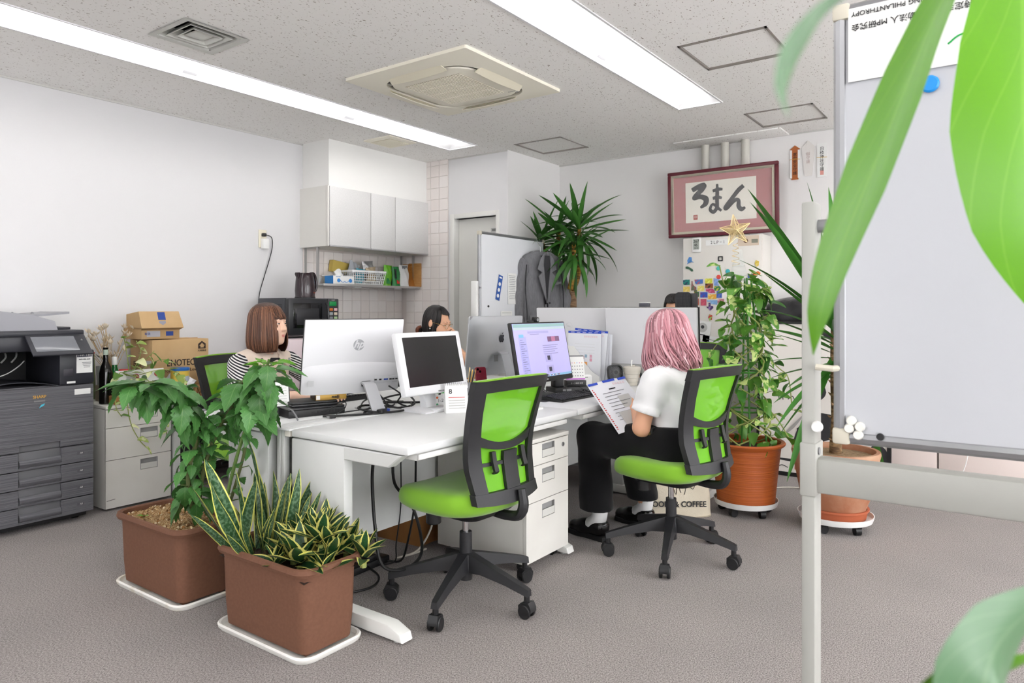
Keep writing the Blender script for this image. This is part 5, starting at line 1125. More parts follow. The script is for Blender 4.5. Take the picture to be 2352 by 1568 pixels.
keyboard('black keyboard at the hands of the woman in striped sleeves', (2.52, 3.02, TZ), R(178), .40, .13)
tag(obj('mouse_pad', lathe_rect([(.24, .20, .015, 0), (.24, .20, .015, .003)], 3), M('mouse_pad_grey', (62, 62, 66), .8), None, (3.30, 2.16, TZ), (0, 0, R(-6))), 'dark grey mouse pad behind the keyboard', 'mouse pad')
t = thing('binder_clip', 'small black binder clip at the desk edge by the keyboard', 'clip', (3.59, 1.97, TZ), R(20)); obj('body', prism([(-.012, 0), (.012, 0), (.002, .016), (-.002, .016)], .02, 'XZ'), BLACKP, t)
for s in (-1, 1): obj('wire_loop', tube([(s * .004, .004, .015), (s * .008, .004, .03), (s * .008, .016, .03), (s * .004, .016, .015)], .0012, 5), CHROME, t)
t = thing('spiral_notebook', 'white spiral-bound notebook behind the empty chair', 'notebook', (2.86, 2.02, TZ), R(-8)); obj('pages', bx(-.10, .10, -.07, .07, 0, .008), PAPER, t)
for k in range(13): obj('coil', tube([(.095, -.06 + .01 * k, .0), (.108, -.06 + .01 * k, .004), (.104, -.06 + .01 * k, .012), (.094, -.06 + .01 * k, .010)], .0012, 5, 3), LGREY, t)
# cup, decorated box, flip calendar
tag(obj('paper_cup', lathe([(.024, 0), (.034, .085), (.036, .087), (.033, .085), (.022, .004), (1e-5, .004)], 22, False), M('cup_green', (46, 190, 60), .5), None, (2.815, 2.485, TZ)), 'bright green cup behind the white monitor', 'cup')
t = thing('decorated_box', 'small white box printed with plants and numbers behind the empty chair', 'box', (2.745, 2.41, TZ), R(-30)); obj('box', bx(-.06, .06, -.035, .035, 0, .062, .001), PAPER, t); text('1-2=½z', .024, INKG, t, (-.01, -.036, .034), FRONT)
for k, (x, z, c_) in enumerate(((-.05, .05, (230, 110, 60)), (.045, .05, (90, 170, 90)), (.048, .02, (230, 130, 50)), (-.05, .015, (80, 170, 120)))): obj('doodle', cyl(.006, .001, 8).m((x, -.0355, z), (R(90), 0, 0)), M('doodle_%d' % k, c_, .7), t)
t = thing('flip_calendar', 'white tent calendar showing the month 8 beside the empty chair', 'calendar', (2.63, 2.235, TZ), R(-38))
obj('stand', G([(-.055, -.04, 0), (.055, -.04, 0), (.055, 0, .135), (-.055, 0, .135), (-.055, .04, 0), (.055, .04, 0)], [(0, 1, 2, 3), (3, 2, 5, 4), (4, 5, 1, 0), (1, 5, 2), (0, 3, 4)]), PAPER, t)
text('8', .034, INK, t, (-.03, -.0175, .10), (R(73.5), 0, 0)); obj('red_rule', box(.08, .001, .003).m((.0, -.0205, .072), (R(-16), 0, 0)), REDP, t)
for k in range(4): obj('date_row', box(.08, .001, .004).m((0, -.024 - .0035 * k, .058 - .012 * k), (R(-16), 0, 0)), LGREY, t)
for k in range(11): obj('ring_loop', tube([(-.05 + .01 * k, -.004, .128), (-.05 + .01 * k, 0, .142), (-.05 + .01 * k, .004, .128)], .001, 5, 3), DGREY, t)
# pens, phone, tape/headphones
t = thing('pen_holder', 'mesh cup full of pens and pencils behind the white monitor', 'pen holder', (3.0, 2.47, TZ)); obj('cup', lathe([(.035, 0), (.04, .10), (.038, .10), (.033, .004), (1e-5, .004)], 20, False), MGREY, t)
random.seed(8)
for k, c_ in enumerate(((220, 180, 100), (210, 170, 110), (30, 30, 34), (236, 236, 236), (200, 50, 40), (190, 150, 90), (230, 120, 50), (60, 60, 66), (226, 200, 150))):
    a = k * 2.4; d = (.022 * math.cos(a), .022 * math.sin(a)); L = .15 + .03 * random.random()
    obj('pen', tube([(d[0] * .4, d[1] * .4, .006), (d[0] * 2.2, d[1] * 2.2, L)], [.004, .004], 8) + tube([(d[0] * 2.2, d[1] * 2.2, L), (d[0] * 2.28, d[1] * 2.28, L + .008)], [.004, .001], 8), M('pen_%d' % k, c_, .5), t)
t = thing('smartphone', 'maroon smartphone standing with its camera side toward the viewer', 'phone', (3.135, 2.46, TZ + .01), rot=(R(-12), 0, R(-20))); obj('case', prism(rrect(.072, .148, .012, 4, 0, .09), .010, 'XZ', .002), M('phone_maroon', (112, 28, 44), .35), t)
cb = obj('camera_bump', prism(rrect(.034, .034, .008, 3, -.014, .144), .003, 'XZ').m((0, -.003, 0)), M('phone_maroon', (112, 28, 44), .35), t)
for x, z in ((-.021, .151), (-.008, .138)): obj('lens', cyl(.007, .002, 14).m((x, -.003, z), (R(90), 0, 0)), BLACKG, cb)
obj('phone_stand', bx(-.03, .03, -.03, .03, -.01, .02, .003), LGREY, t)
t = thing('tape_roll', 'wide roll of dark tape lying on its side behind the empty chair', 'tape', (3.22, 2.37, TZ + .052), rot=(0, R(90), R(-18)))
obj('roll', ring([(x * .052, y * .052) for x, y in [(math.cos(2 * PI * i / 32), math.sin(2 * PI * i / 32)) for i in range(32)]], [(x * .041, y * .041) for x, y in [(math.cos(2 * PI * i / 32), math.sin(2 * PI * i / 32)) for i in range(32)]], -.055, .055), M('tape_dark', (36, 34, 36), .3), t)
obj('core', ring([(x * .042, y * .042) for x, y in [(math.cos(2 * PI * i / 32), math.sin(2 * PI * i / 32)) for i in range(32)]], [(x * .038, y * .038) for x, y in [(math.cos(2 * PI * i / 32), math.sin(2 * PI * i / 32)) for i in range(32)]], -.057, .057), M('tape_core', (216, 196, 160), .8), t)
# aluminium desktop computer (back)
t = thing('aluminium_desktop', 'silver aluminium desktop computer with a dark apple emblem, seen from behind', 'computer', (3.475, 2.66, TZ), R(0))
ALB = M('imac_alu', (196, 198, 202), .32, .55)
g = sheet(lambda u, v: ((u - .5) * .535, -.004 - .030 * (max(0, 1 - (2 * u - 1) ** 2) * max(0, 1 - (2 * v - 1) ** 2)) ** .6, (v - .5) * .36), 20, 14, .004)
im = obj('back_shell', g, ALB, t, (0, -.02, .275), (R(6), 0, 0), ang=60); obj('rim', prism(rrect(.54, .365, .014, 4), .008, 'XZ').m((0, -.004, 0)), ALB, im)
ap = [(0, .010), (.006, .013), (.014, .012), (.019, .006), (.015, .0), (.016, -.008), (.021, -.012), (.015, -.024), (.009, -.028), (.002, -.025), (-.004, -.025), (-.010, -.028), (-.017, -.022), (-.022, -.008), (-.020, .006), (-.012, .013), (-.005, .012)]
em = obj('apple_emblem', prism([(x * 1.15, y * 1.15) for x, y in ap], .002, 'XZ').m((.02, -.0365, .055)), M('emblem_black', (30, 30, 40), .2), im); obj('emblem_leaf', prism([(0, .016), (.007, .018), (.010, .027), (.003, .024)], .002, 'XZ').m((.02, -.0365, .057)), M('emblem_black', (30, 30, 40), .2), em)
obj('stand', loft([[(-.01, -.05, .235), (.07, -.05, .235), (.07, -.04, .245), (-.01, -.04, .245)], [(-.01, -.08, .22), (.07, -.08, .22), (.07, -.072, .23), (-.01, -.072, .23)], [(-.0, -.105, .12), (.085, -.105, .12), (.085, -.098, .12), (0, -.098, .12)], [(.0, -.12, .0), (.10, -.12, .0), (.10, -.11, .0), (.0, -.11, .0)]]), ALB, t); obj('stand_foot', bx(-.0, .10, -.12, .05, 0, .006, .002), ALB, t); obj('vent', box(.035, .002, .04).m((-.04, -.062, .20)), MGREY, t)
# black monitor with a mail page
t = thing('monitor', 'black monitor showing a pale lavender mail page', 'monitor', (3.37, 2.265, TZ), R(0))
mo = obj('bezel', box(.555, .022, .342, .006), BLACKP, t, (-.012, -.05, .255), (R(-11), 0, 0))
SCR = M('screen_lavender', (176, 172, 220), .4, emit=(170, 162, 214), es=.45)
sc_ = obj('screen', box(.53, .002, .305).m((.0, -.0115, .010)), SCR, mo)
def emm(n, c_): return M('scr_' + n, c_, .6, emit=c_, es=.35)
def px_(name, x0, x1, z0, z1, mt, d=.0132): obj(name, box(x1 - x0, .0004, z1 - z0).m(((x0 + x1) / 2, -d, (z0 + z1) / 2)), mt, sc_)
px_('browser_bar', -.262, .262, .142, .161, emm('bar', (140, 172, 172))); px_('address_bar', -.262, .262, .128, .141, emm('addr', (176, 190, 196))); px_('taskbar', -.262, .262, -.142, -.130, emm('task', (130, 176, 206))); px_('side_column', -.225, -.155, -.128, .09, emm('side', (166, 164, 216))); px_('search_field', -.13, .08, .107, .119, emm('search', (160, 156, 200))); px_('compose_button', -.22, -.175, .085, .103, emm('comp', (120, 176, 232)))
DT = emm('dark', (70, 66, 100)); LT = emm('line', (130, 126, 166))
px_('picture', .06, .185, .055, .085, emm('pic', (120, 90, 120))); px_('picture_centre', .10, .14, .056, .084, emm('pic2', (170, 110, 140)), .0136)
for k in range(16): px_('mail_row', -.215, -.19 + .014 * (k % 3), .07 - .012 * k, .073 - .012 * k, DT)
for k, (x, w) in enumerate(((-.11, .09), (-.0, .16), (.0, .14), (.0, .15), (-.0, .12), (.0, .15))): px_('text_line', x, x + w, .10 - .0 if k == 0 else .045 - .012 * k, .103 if k == 0 else .048 - .012 * k, LT)
for z in (-.05, -.115): px_('attachment', .01, .08, z - .01, z + .035, emm('att', (166, 160, 206))); px_('folder', .03, .058, z, z + .025, emm('fold', (60, 58, 74)), .0136)
for k in range(11): px_('task_icon', .0 + .012 * k, .008 + .012 * k, -.139, -.133, emm('ic%d' % (k % 3), ((60, 80, 140), (180, 80, 80), (230, 230, 240))[k % 3]), .0136)
text('DELL', .010, LGREY, mo, (0, -.0118, -.157), FRONT)
obj('neck', bx(-.03, .03, .01, .035, .01, .25, .004), BLACKP, t); obj('base', bx(-.11, .11, -.07, .10, 0, .012, .004), BLACKP, t)
t = thing('webcam', 'black webcam clipped on the lavender-screen monitor', 'webcam', (3.39, 2.285, TZ + .425), R(-20)); obj('body', tube([(-.012, 0, .012), (.022, 0, .012)], .016, 14) , BLACKP, t); obj('lens', cyl(.009, .004, 14).m((.008, -.016, .012), (R(90), 0, 0)), BLACKG, t); obj('clip', bx(-.05, .0, -.01, .012, -.004, .008, .003), BLACKP, t)
t = thing('dock_box', 'flat black device under the purple calendar', 'device', (3.70, 2.24, TZ), R(-28)); obj('case', bx(-.13, .13, -.06, .06, 0, .028, .003), BLACKP, t); obj('front_print', box(.06, .001, .012).m((-.05, -.0605, .014)), MGREY, t); obj('badge', box(.03, .001, .008).m((.09, -.0605, .014)), DGREY, t)
t = thing('speaker_block', 'small black box standing on the flat black device', 'speaker', (3.635, 2.285, TZ + .028), R(-30)); obj('case', bx(-.03, .03, -.03, .03, 0, .07, .004), BLACKP, t); obj('front', bx(-.026, .026, -.032, -.029, .006, .064, .002), DGREY, t)
t = thing('desk_calendar', 'white desk calendar with a purple line on a black base', 'calendar', (3.745, 2.225, TZ + .028), R(-40))
obj('base', bx(-.062, .062, -.03, .03, 0, .035, .002), BLACKP, t); text('リース機器 設置', .011, LGREY, t, (0, -.031, .018), FRONT)
pg = obj('page', box(.122, .002, .15), PAPER, t, (0, .006, .110), (R(-14), 0, 0)); obj('purple_line', box(.122, .0024, .008).m((0, 0, -.069)), M('print_purple', (190, 90, 200), .6), pg); obj('binding', box(.122, .006, .008).m((0, 0, .073)), MGREY, pg)
for r_ in range(5):
    for c_ in range(7): obj('date', box(.006, .0026, .005).m((-.048 + .016 * c_, 0, .03 - .02 * r_)), (REDP if c_ == 0 else INKG) if r_ else M('chip_%d' % (c_ % 3), ((230, 160, 90), (120, 150, 220), (220, 120, 180))[c_ % 3], .6), pg)
obj('month', box(.018, .0026, .02).m((-.045, 0, .055)), M('month_pink', (230, 170, 180), .6), pg)
tag(obj('thin_cable', tube([(3.44, 2.10, TZ + .03), (3.47, 2.12, TZ + .06), (3.53, 2.10, TZ + .06), (3.55, 2.05, TZ + .035), (3.52, 2.03, TZ + .03)], .002, 6, 6), CORD), 'thin black wire loop resting on the keyboard', 'cable')
for k in range(3): tag(obj('desk_cable', tube([(3.30 + .03 * k, 2.30 - .02 * k, TZ + .005), (3.36 + .04 * k, 2.36, TZ + .03 + .01 * k), (3.44, 2.33 - .03 * k, TZ + .035), (3.50 + .02 * k, 2.30, TZ + .006)], .003, 6, 5), CORD), ('black wire looping behind the mouse pad', 'black wire bundled beside the flat device', 'black wire running to the small black box')[k], 'cable', 'cables on the desks')
t = thing('white_router', 'small white rounded device beside the file stand', 'device', (4.07, 2.35, TZ), R(-35)); obj('case', lathe_rect([(.10, .05, .015, 0), (.105, .055, .018, .01), (.105, .055, .018, .055), (.09, .04, .015, .065)], 4), WHITEP, t); obj('slot', box(.03, .002, .004).m((0, -.028, .05)), MGREY, t)
# magazine file with envelopes
t = thing('file_stand', 'white magazine file on the desk of the person with pink hair', 'file stand', (4.085, 2.515, TZ), R(-82))
prof = [(0, 0), (.255, 0), (.255, .05), (.20, .085), (.14, .15), (.105, .21), (.07, .25), (0, .25)]
for y in (0, .10): obj('side_plate', prism(prof, .004, 'XZ').m((0, y, 0)), WHITEP, t)
obj('back_plate', bx(0, .004, 0, .104, 0, .25), WHITEP, t); obj('base_plate', bx(0, .255, 0, .104, 0, .004), WHITEP, t)
BLUS = M('envelope_blue', (30, 70, 190), .5); ENVM = M('envelope_white', (232, 234, 240), .55)
for k, (x, h, y, tl, l) in enumerate(((.02, .345, .018, 1, 'white document envelope with a blue strip, front one in the file stand'), (.035, .365, .040, 5, 'white document envelope with a blue strip, behind the front one in the file stand'), (.05, .335, .06, 3, 'plain white document, third in the file stand'), (.07, .33, .08, 2, 'plain white document, rearmost in the file stand'))):
    e = thing('document_envelope', l, 'envelope', (0, 0, 0), group='documents in the file stand'); e.matrix_world = Matrix.Translation((4.085, 2.515, TZ)) @ Matrix.Rotation(R(-82), 4, 'Z') @ Matrix.Translation((x, y, .007)) @ Matrix.Rotation(R(tl), 4, 'Y')
    obj('sheet', bx(0, .235, -.001, .002, 0, h), ENVM, e)
    if k < 2:
        obj('blue_strip', bx(0, .235, -.0016, .0026, h - .014, h), BLUS, e)
        for q in range(5): obj('strip_mark', bx(.02 + .042 * q, .045 + .042 * q, -.002, .0, h - .009, h - .006), ENVM, e)
        for q in range(7): obj('postcode_box', box(.01, .001, .013).m((.12 + .014 * q, -.0014, h - .035)), M('post_pink', (232, 214, 220), .7), e)
    if k == 0:
        for x0, z0, c_ in ((.13, .18, (150, 176, 196)), (.165, .18, (214, 160, 180)), (.11, .17, (206, 180, 190)), (.165, .155, (220, 160, 180))): obj('stamp', box(.016, .001, .02).m((x0, -.0018, z0)), M('stamp_%d' % int(x0 * 1000 + z0 * 100), c_, .7), e)
        obj('sticky_note', box(.042, .001, .05).m((.118, -.002, .115)), M('sticky_orange', (250, 176, 96), .7), e); obj('dark_card', box(.02, .001, .035).m((.085, -.002, .115)), M('navy', (40, 50, 90), .6), e)
        for q in range(4): obj('form_line', box(.14, .0008, .001).m((.12, -.0015, .20 + .02 * q)), LGREY, e)
# fan, tumbler, bottle
t = thing('desk_fan', 'small black square desk fan', 'fan', (4.125, 2.15, TZ), R(-35))
obj('foot', lathe([(.038, 0), (.04, .006), (.03, .012)], 18), BLACKP, t); obj('stem', cyl(.008, .03, 10).m((0, .01, .01)), BLACKP, t)
fr_ = obj('frame', ring(rrect(.10, .10, .028, 5), rrect(.086, .086, .024, 5), -.016, .016), BLACKP, t, (0, 0, .085), (R(78), 0, R(0)))
obj('back', prism(rrect(.086, .086, .024, 4), .004), DGREY, fr_, (0, 0, -.014))
for k in range(30): obj('spoke', tube([(.012 * math.cos(k * .2094), .012 * math.sin(k * .2094), .014), (.044 * math.cos(k * .2094 + .25), .044 * math.sin(k * .2094 + .25), .014)], .0011, 4), MGREY, fr_)
obj('hub', cyl(.013, .006, 16).m((0, 0, .011)), BLACKP, fr_)
TUM = M('tumbler_beige', (206, 200, 188), .6)
t = thing('ribbed_tumbler', 'beige ribbed tumbler with a straw next to the black fan', 'tumbler', (4.20, 2.065, TZ))
obj('cup', lathe([(.03, 0), (.034, .002), (.036, .025), (.040, .027), (.042, .05), (.046, .052), (.048, .075), (.052, .077), (.054, .10)], 28), TUM, t); obj('lid', lathe([(.057, .10), (.058, .118), (.05, .124), (1e-5, .126)], 28, False), TUM, t); obj('sip_cap', box(.03, .02, .01, .004).m((.01, 0, .128)), TUM, t); obj('straw', tube([(-.005, 0, .12), (-.008, .0, .155), (-.002, 0, .165)], .0045, 8), WHITEP, t)
t = thing('drink_bottle', 'clear plastic drink bottle with a lime green cap', 'bottle', (4.42, 2.08, TZ)); obj('bottle', lathe([(.028, 0), (.032, .006), (.03, .05), (.032, .09), (.03, .12), (.014, .165), (.013, .175)], 22), M('pet_clear', (220, 226, 224), .08, alpha=.22), t); obj('cap', cyl(.016, .022, 16, b=.002).m((0, 0, .175)), M('cap_lime', (150, 210, 30), .45), t); obj('sleeve', lathe([(.0325, .03), (.0325, .11)], 22, False), M('sleeve_print', (150, 160, 160), .5, noise=(90, (60, 70, 70), 2, .45, .55)), t)
# two white all-in-one screens at the far end
def aio(label, y0, y1, ry, logo, x=4.32):
    t = thing('all_in_one_computer', label, 'computer', (x, (y0 + y1) / 2, TZ), R(-90) + ry); w = y1 - y0
    p = obj('back_shell', prism(rrect(w, .38, .006, 3), .022, 'XZ', .003).m((0, -.011, 0)), PW, t, (0, 0, .318), (R(3), 0, 0)); obj('bezel', box(w + .014, .008, .384).m((0, .015, 0)), BLACKP, p); obj('chin', bx(-w / 2, w / 2, -.006, .012, -.245, -.19, .003), LGREY, p); obj('screen', box(w - .02, .002, .35).m((0, .0175, 0)), SCRB, p)
    lgm = M('logo_pale', (214, 215, 218), .4)
    if logo: obj('logo_ring', ring([(.026 * math.cos(2 * PI * i / 28), .026 * math.sin(2 * PI * i / 28)) for i in range(28)], [(.0245 * math.cos(2 * PI * i / 28), .0245 * math.sin(2 * PI * i / 28)) for i in range(28)], 0, .0008).m((.0 - .02, -.0115, .06), (R(90), 0, 0)), lgm, p); text('DELL', .016, lgm, p, (-.02, -.0122, .06), FRONT)
    for k in range(5): obj('port', box(.012, .003, .006).m((-.02 + .02 * k, -.007, -.205)), BLACKP, p)
    obj('stand', bx(-.04, .04, -.05, -.02, .0, .12, .004), LGREY, t); obj('foot', bx(-.12, .12, -.08, .08, 0, .008, .003), LGREY, t); return t
aio('white screen back with a faint logo behind the file stand', 2.335, 2.90, R(6), True, 4.37)
aio('white screen back lettered DELL behind the pink hair', 1.665, 2.315, 0, True)
t = thing('sensor_bar', 'dark webcam bar on top of the screen lettered DELL', 'webcam', (4.315, 2.03, TZ + .513), R(-90)); obj('bar', bx(-.036, .036, -.012, .012, 0, .026, .003), M('bar_dark', (70, 72, 80), .4), t); obj('trim', bx(-.037, .037, -.011, .013, .024, .029, .001), WHITEP, t)
t = thing('monitor_light', 'black ribbed square lamp back clipped over the screen of the man', 'lamp', (4.34, 1.775, TZ + .50), R(-90)); obj('plate', prism(rrect(.105, .115, .022, 4, 0, .05), .014, 'XZ', .003), BLACKP, t)
for k in range(5): obj('rib', box(.098, .003, .002).m((0, -.001, .01 + .02 * k)), DGREY, t); obj('rib', box(.002, .003, .105).m((-.04 + .02 * k, -.001, .05)), DGREY, t)
obj('body', bx(.03, .085, .014, .05, .005, .10, .006), DGREY, t); obj('foot', bx(-.02, .02, .01, .04, -.012, .01), BLACKP, t)
# ================================================================== UNDER THE DESKS, ON THE FLOOR
t = thing('kraft_bag_box', 'brown cardboard box on the carpet under the nearest desk', 'box', (2.66, 2.50, 0), R(2)); obj('box', bx(0, .30, 0, .30, 0, .34, .003), M('kraft_brown', (150, 104, 56), .85, noise=(5, (136, 92, 48), 3)), t); obj('tape', bx(.12, .17, -.001, .301, .0, .3405), M('tape_brown', (166, 118, 66), .4), t)
t = thing('white_base_unit', 'white base unit on the carpet behind the cardboard box', 'box', (2.82, 3.02, 0)); obj('case', bx(0, .4, 0, .16, 0, .17, .012), WHITEP, t); obj('skirt', bx(.004, .396, .004, .156, -.0, .006), DGREY, t)
for l, p, r_ in (('thick black power cable hanging in a loop under the nearest desk', [(2.12, 2.26, .61), (2.07, 2.22, .50), (2.03, 2.16, .32), (2.04, 2.13, .17), (2.14, 2.10, .13), (2.26, 2.12, .15), (2.34, 2.20, .22), (2.34, 2.26, .34), (2.26, 2.28, .44), (2.24, 2.27, .60)], .007), ('black cable dropping from the desk to the power strip', [(2.42, 2.30, .55), (2.43, 2.32, .3), (2.42, 2.36, .1), (2.44, 2.42, .012), (2.40, 2.47, .012)], .005), ('thin black cable dropping beside the cardboard box', [(2.36, 2.34, .55), (2.38, 2.36, .3), (2.37, 2.38, .12), (2.40, 2.42, .02), (2.34, 2.47, .01)], .003), ('pale cable curling over the carpet under the nearest desk', [(2.62, 2.36, .34), (2.62, 2.38, .15), (2.56, 2.42, .03), (2.46, 2.46, .012), (2.56, 2.44, .01), (2.64, 2.44, .01)], .005), ('black cable running from the power strip toward the planter', [(2.28, 2.48, .02), (2.24, 2.36, .01), (2.14, 2.30, .008), (2.02, 2.34, .008), (1.92, 2.4, .008)], .005)):
    tag(obj('floor_cable', tube(p, r_, 8, 6), M('cable_beige', (196, 190, 178), .6) if 'pale' in l else CORD), l, 'cable', 'cables under the desks')
t = thing('power_strip', 'black power strip on the carpet by the planters', 'power strip', (2.31, 2.50, 0), R(2)); obj('case', bx(-.13, .11, -.03, .03, 0, .035, .006), BLACKP, t); obj('plug', bx(-.03, .03, -.025, .025, .035, .06, .005), BLACKP, t)
CANV = M('tote_canvas', (224, 214, 194), .9, bump=(220, .25), noise=(3, (214, 203, 182), 3))
t = thing('tote_bag', 'cream canvas tote bag lettered BOOKS and COFFEE under the desk', 'bag', (3.99, 1.68, 0), R(-54))
def tote(u, v):
    a = 2 * PI * u; q = (abs(math.cos(a)) ** 2.6 + abs(math.sin(a)) ** 2.6) ** (-1 / 2.6); k = 1 + .06 * math.sin(4 * a + 6 * v) * v
    return (.21 * q * math.cos(a) * (1 - .10 * v) * k, .085 * q * math.sin(a) * (1 - .45 * v) * k, .26 * v + .008 * math.sin(5 * a) * v)
obj('bag_body', sheet(tote, 36, 8), CANV, t, ang=80)
obj('bag_bottom', lathe_rect([(.40, .16, .05, 0), (.41, .165, .05, .004)], 4), CANV, t)
for y in (-.04, .04): obj('handle', tube([(-.08, y, .25), (-.07, y * 1.2, .33), (.0, y * 1.4, .36), (.07, y * 1.2, .33), (.08, y, .25)], .011, 8, 5, flat=.3), CANV, t)
text('BOOKS & COFFEE', .045, INK, t, (-.005, -.0795, .075), (R(80), 0, 0), bold=.001, sx=.95)
for pts in ([(-.05, .14), (-.03, .18), (-.01, .13), (.0, .19), (.02, .14)], [(.04, .13), (.06, .19), (.09, .16), (.11, .2)]): obj('print_line', tube([(x, -.073 + (z - .1) * .18, z) for x, z in pts], .0018, 5, 4), INK, t)
# ================================================================== PLANTS
def lmesh(name, L, W, prof, mat, nu=4, nv=9, droop=.2, fold=.2, twist=0.0, wave=0.0, teeth=0.0, nteeth=9, tip=0.0, side=0.0):
    """leaf growing along +x, face up +z. prof(t) half-width 0..1; droop: bend downwards; fold: V across; attribute lf for the material"""
    V = []; A = []; F = []
    for j in range(nv + 1):
        t_ = j / nv; a = -droop * t_ ** 1.4 * 2.0
        cx = L * (t_ - droop * droop * .6 * t_ ** 2.6); cz = -L * droop * t_ ** 2 * .9 + tip * L * t_
        w = prof(t_) * W / 2
        if teeth: w *= 1 + teeth * (1 if (j % 2) else -1) * (t_ > .12) * (t_ < .97)
        tw = twist * t_
        for i in range(nu + 1):
            x = -1 + 2 * i / nu
            yy = x * w; zz = abs(x) * w * fold + wave * w * math.sin(7 * t_ + 2.2 * x)
            yy, zz = yy * math.cos(tw) - zz * math.sin(tw), yy * math.sin(tw) + zz * math.cos(tw)
            V.append((cx + math.sin(a) * zz * .0, yy + side * L * t_ * t_, cz + zz)); A.append((x, t_, 0))
    n = nu + 1
    for j in range(nv):
        for i in range(nu): F.append((j * n + i, (j + 1) * n + i, (j + 1) * n + i + 1, j * n + i + 1))
    me = bpy.data.meshes.new(name); me.from_pydata(V, [], [tuple(reversed(f)) for f in F]); me.update(); me.shade_smooth()
    at = me.attributes.new('lf', 'FLOAT_VECTOR', 'POINT'); at.data.foreach_set('vector', [c for a in A for c in a]); me.materials.append(mat)
    return me
def put(me, parent, loc, az, el, roll=0.0, s=1.0, name='leaf'):
    """az heading, el elevation of the leaf's axis (radians)"""
    o = bpy.data.objects.new(name, me); COL.objects.link(o); o.parent = parent
    o.matrix_local = Matrix.Translation(loc) @ Matrix.Rotation(az, 4, 'Z') @ Matrix.Rotation(-el, 4, 'Y') @ Matrix.Rotation(roll, 4, 'X') @ Matrix.Scale(s, 4)
    return o
def aim(me, parent, base, tip, L, roll=0.0, name='leaf'):
    d = Vector(tip) - Vector(base); return put(me, parent, base, math.atan2(d.y, d.x), math.atan2(d.z, math.hypot(d.x, d.y)), roll, d.length / L, name)
ovate = lambda t: (math.sin(PI * min(1, t ** .62)) ** .85) * (1 - .25 * t) if t < 1 else 0.0
heart = lambda t: 0.0 if t >= 1 else (min(1, t / .16) ** .5) * (1 - t) ** .62 * 1.15
strap = lambda t: 0.0 if t >= 1 else min(1, .45 + t * 2.2) * (1 - t ** 3) ** .9
sword = lambda t: 0.0 if t >= 1 else min(1, .55 + 1.0 * t) * (1 - t ** 4) ** .8 * (1 - .15 * t)
ros = lambda t: 0.0 if t >= 1 else math.sin(PI * (.22 + .78 * t ** .9)) ** .8
POTB = M('planter_brown', (118, 82, 64), .7, spec=.25, noise=(90, (112, 77, 60), 4), bump=(400, .08))
def planter(name, label, loc, rz=0):
    t = thing(name, label, 'planter', loc, rz)
    obj('pot', lathe_rect([(.225, .485, .04, .012), (.24, .50, .045, .10), (.252, .512, .05, .27), (.255, .515, .05, .285), (.285, .545, .062, .286), (.295, .555, .066, .298), (.288, .548, .064, .312), (.272, .53, .06, .316), (.25, .51, .05, .310), (.248, .508, .05, .27), (.2, .45, .04, .262)], 6), POTB, t)
    for x in (-.08, .08):
        for y in (-.21, .21): obj('pot_foot', box(.03, .03, .012, base=True), POTB, t, (x, y, .001))
    return t
def saucer(label, loc, dirty):
    t = thing('planter_tray', label, 'tray', loc)
    SA = M('tray_white', (236, 234, 228), .5) if not dirty else M('tray_white_dirty', (236, 234, 228), .6, noise=(9, (206, 190, 160), 4, .5, .75))
    P = rrect(.285, .545, .055, 5)
    S = [[(x * a, y * b_, z) for x, y in P] for a, b_, z in ((.96, .97, 0), (1.0, 1.0, .008), (1.02, 1.01, .020), (.99, .995, .026), (.95, .965, .024), (.93, .95, .008), (.5, .5, .008))]
    obj('tray', loft(S), SA, t)
    return t
saucer('white plastic tray under the planter of striped snake plants', (1.668, 2.245, 0), False)
saucer('white plastic tray stained brown under the planter of tall leafy shrub', (1.65, 3.005, 0), True)
# ---- planter with snake plants
pot1 = planter('snake_plant_planter', 'brown rectangular planter of yellow-edged snake plants', (1.668, 2.245, .010))
SOIL = M('soil_dark', (46, 34, 28), .95, noise=(60, (70, 52, 40), 4), bump=(90, .8))
obj('soil', sheet(lambda u, v: ((u - .5) * .25, (v - .5) * .51, .265 + .012 * mnoise.noise(Vector((u * 7, v * 12, 3)))), 12, 22), SOIL, pot1)
SNK = leaf_mat('snake_leaf', (40, 74, 42), edge=((206, 204, 104), .80), band=(92, 120, 90), rough=.35, trans=.06)
HAH = leaf_mat('hahnii_leaf', (30, 66, 36), edge=((220, 214, 120), .66), band=(46, 84, 50), rough=.35, trans=.06)
random.seed(21)
sn = [lmesh('snake_leaf', .36, .057, sword, SNK, 4, 12, droop=d, fold=.35, twist=tw, wave=.12, side=sd) for d, tw, sd in ((.06, .5, .06), (-.08, -.4, -.05), (.12, .9, .1), (-.03, -.9, .03))]
def sleaf(x, y, L, az, el, roll, k): put(sn[k % 4], pot1, (x, y, .262), az, el, roll, L / .36)
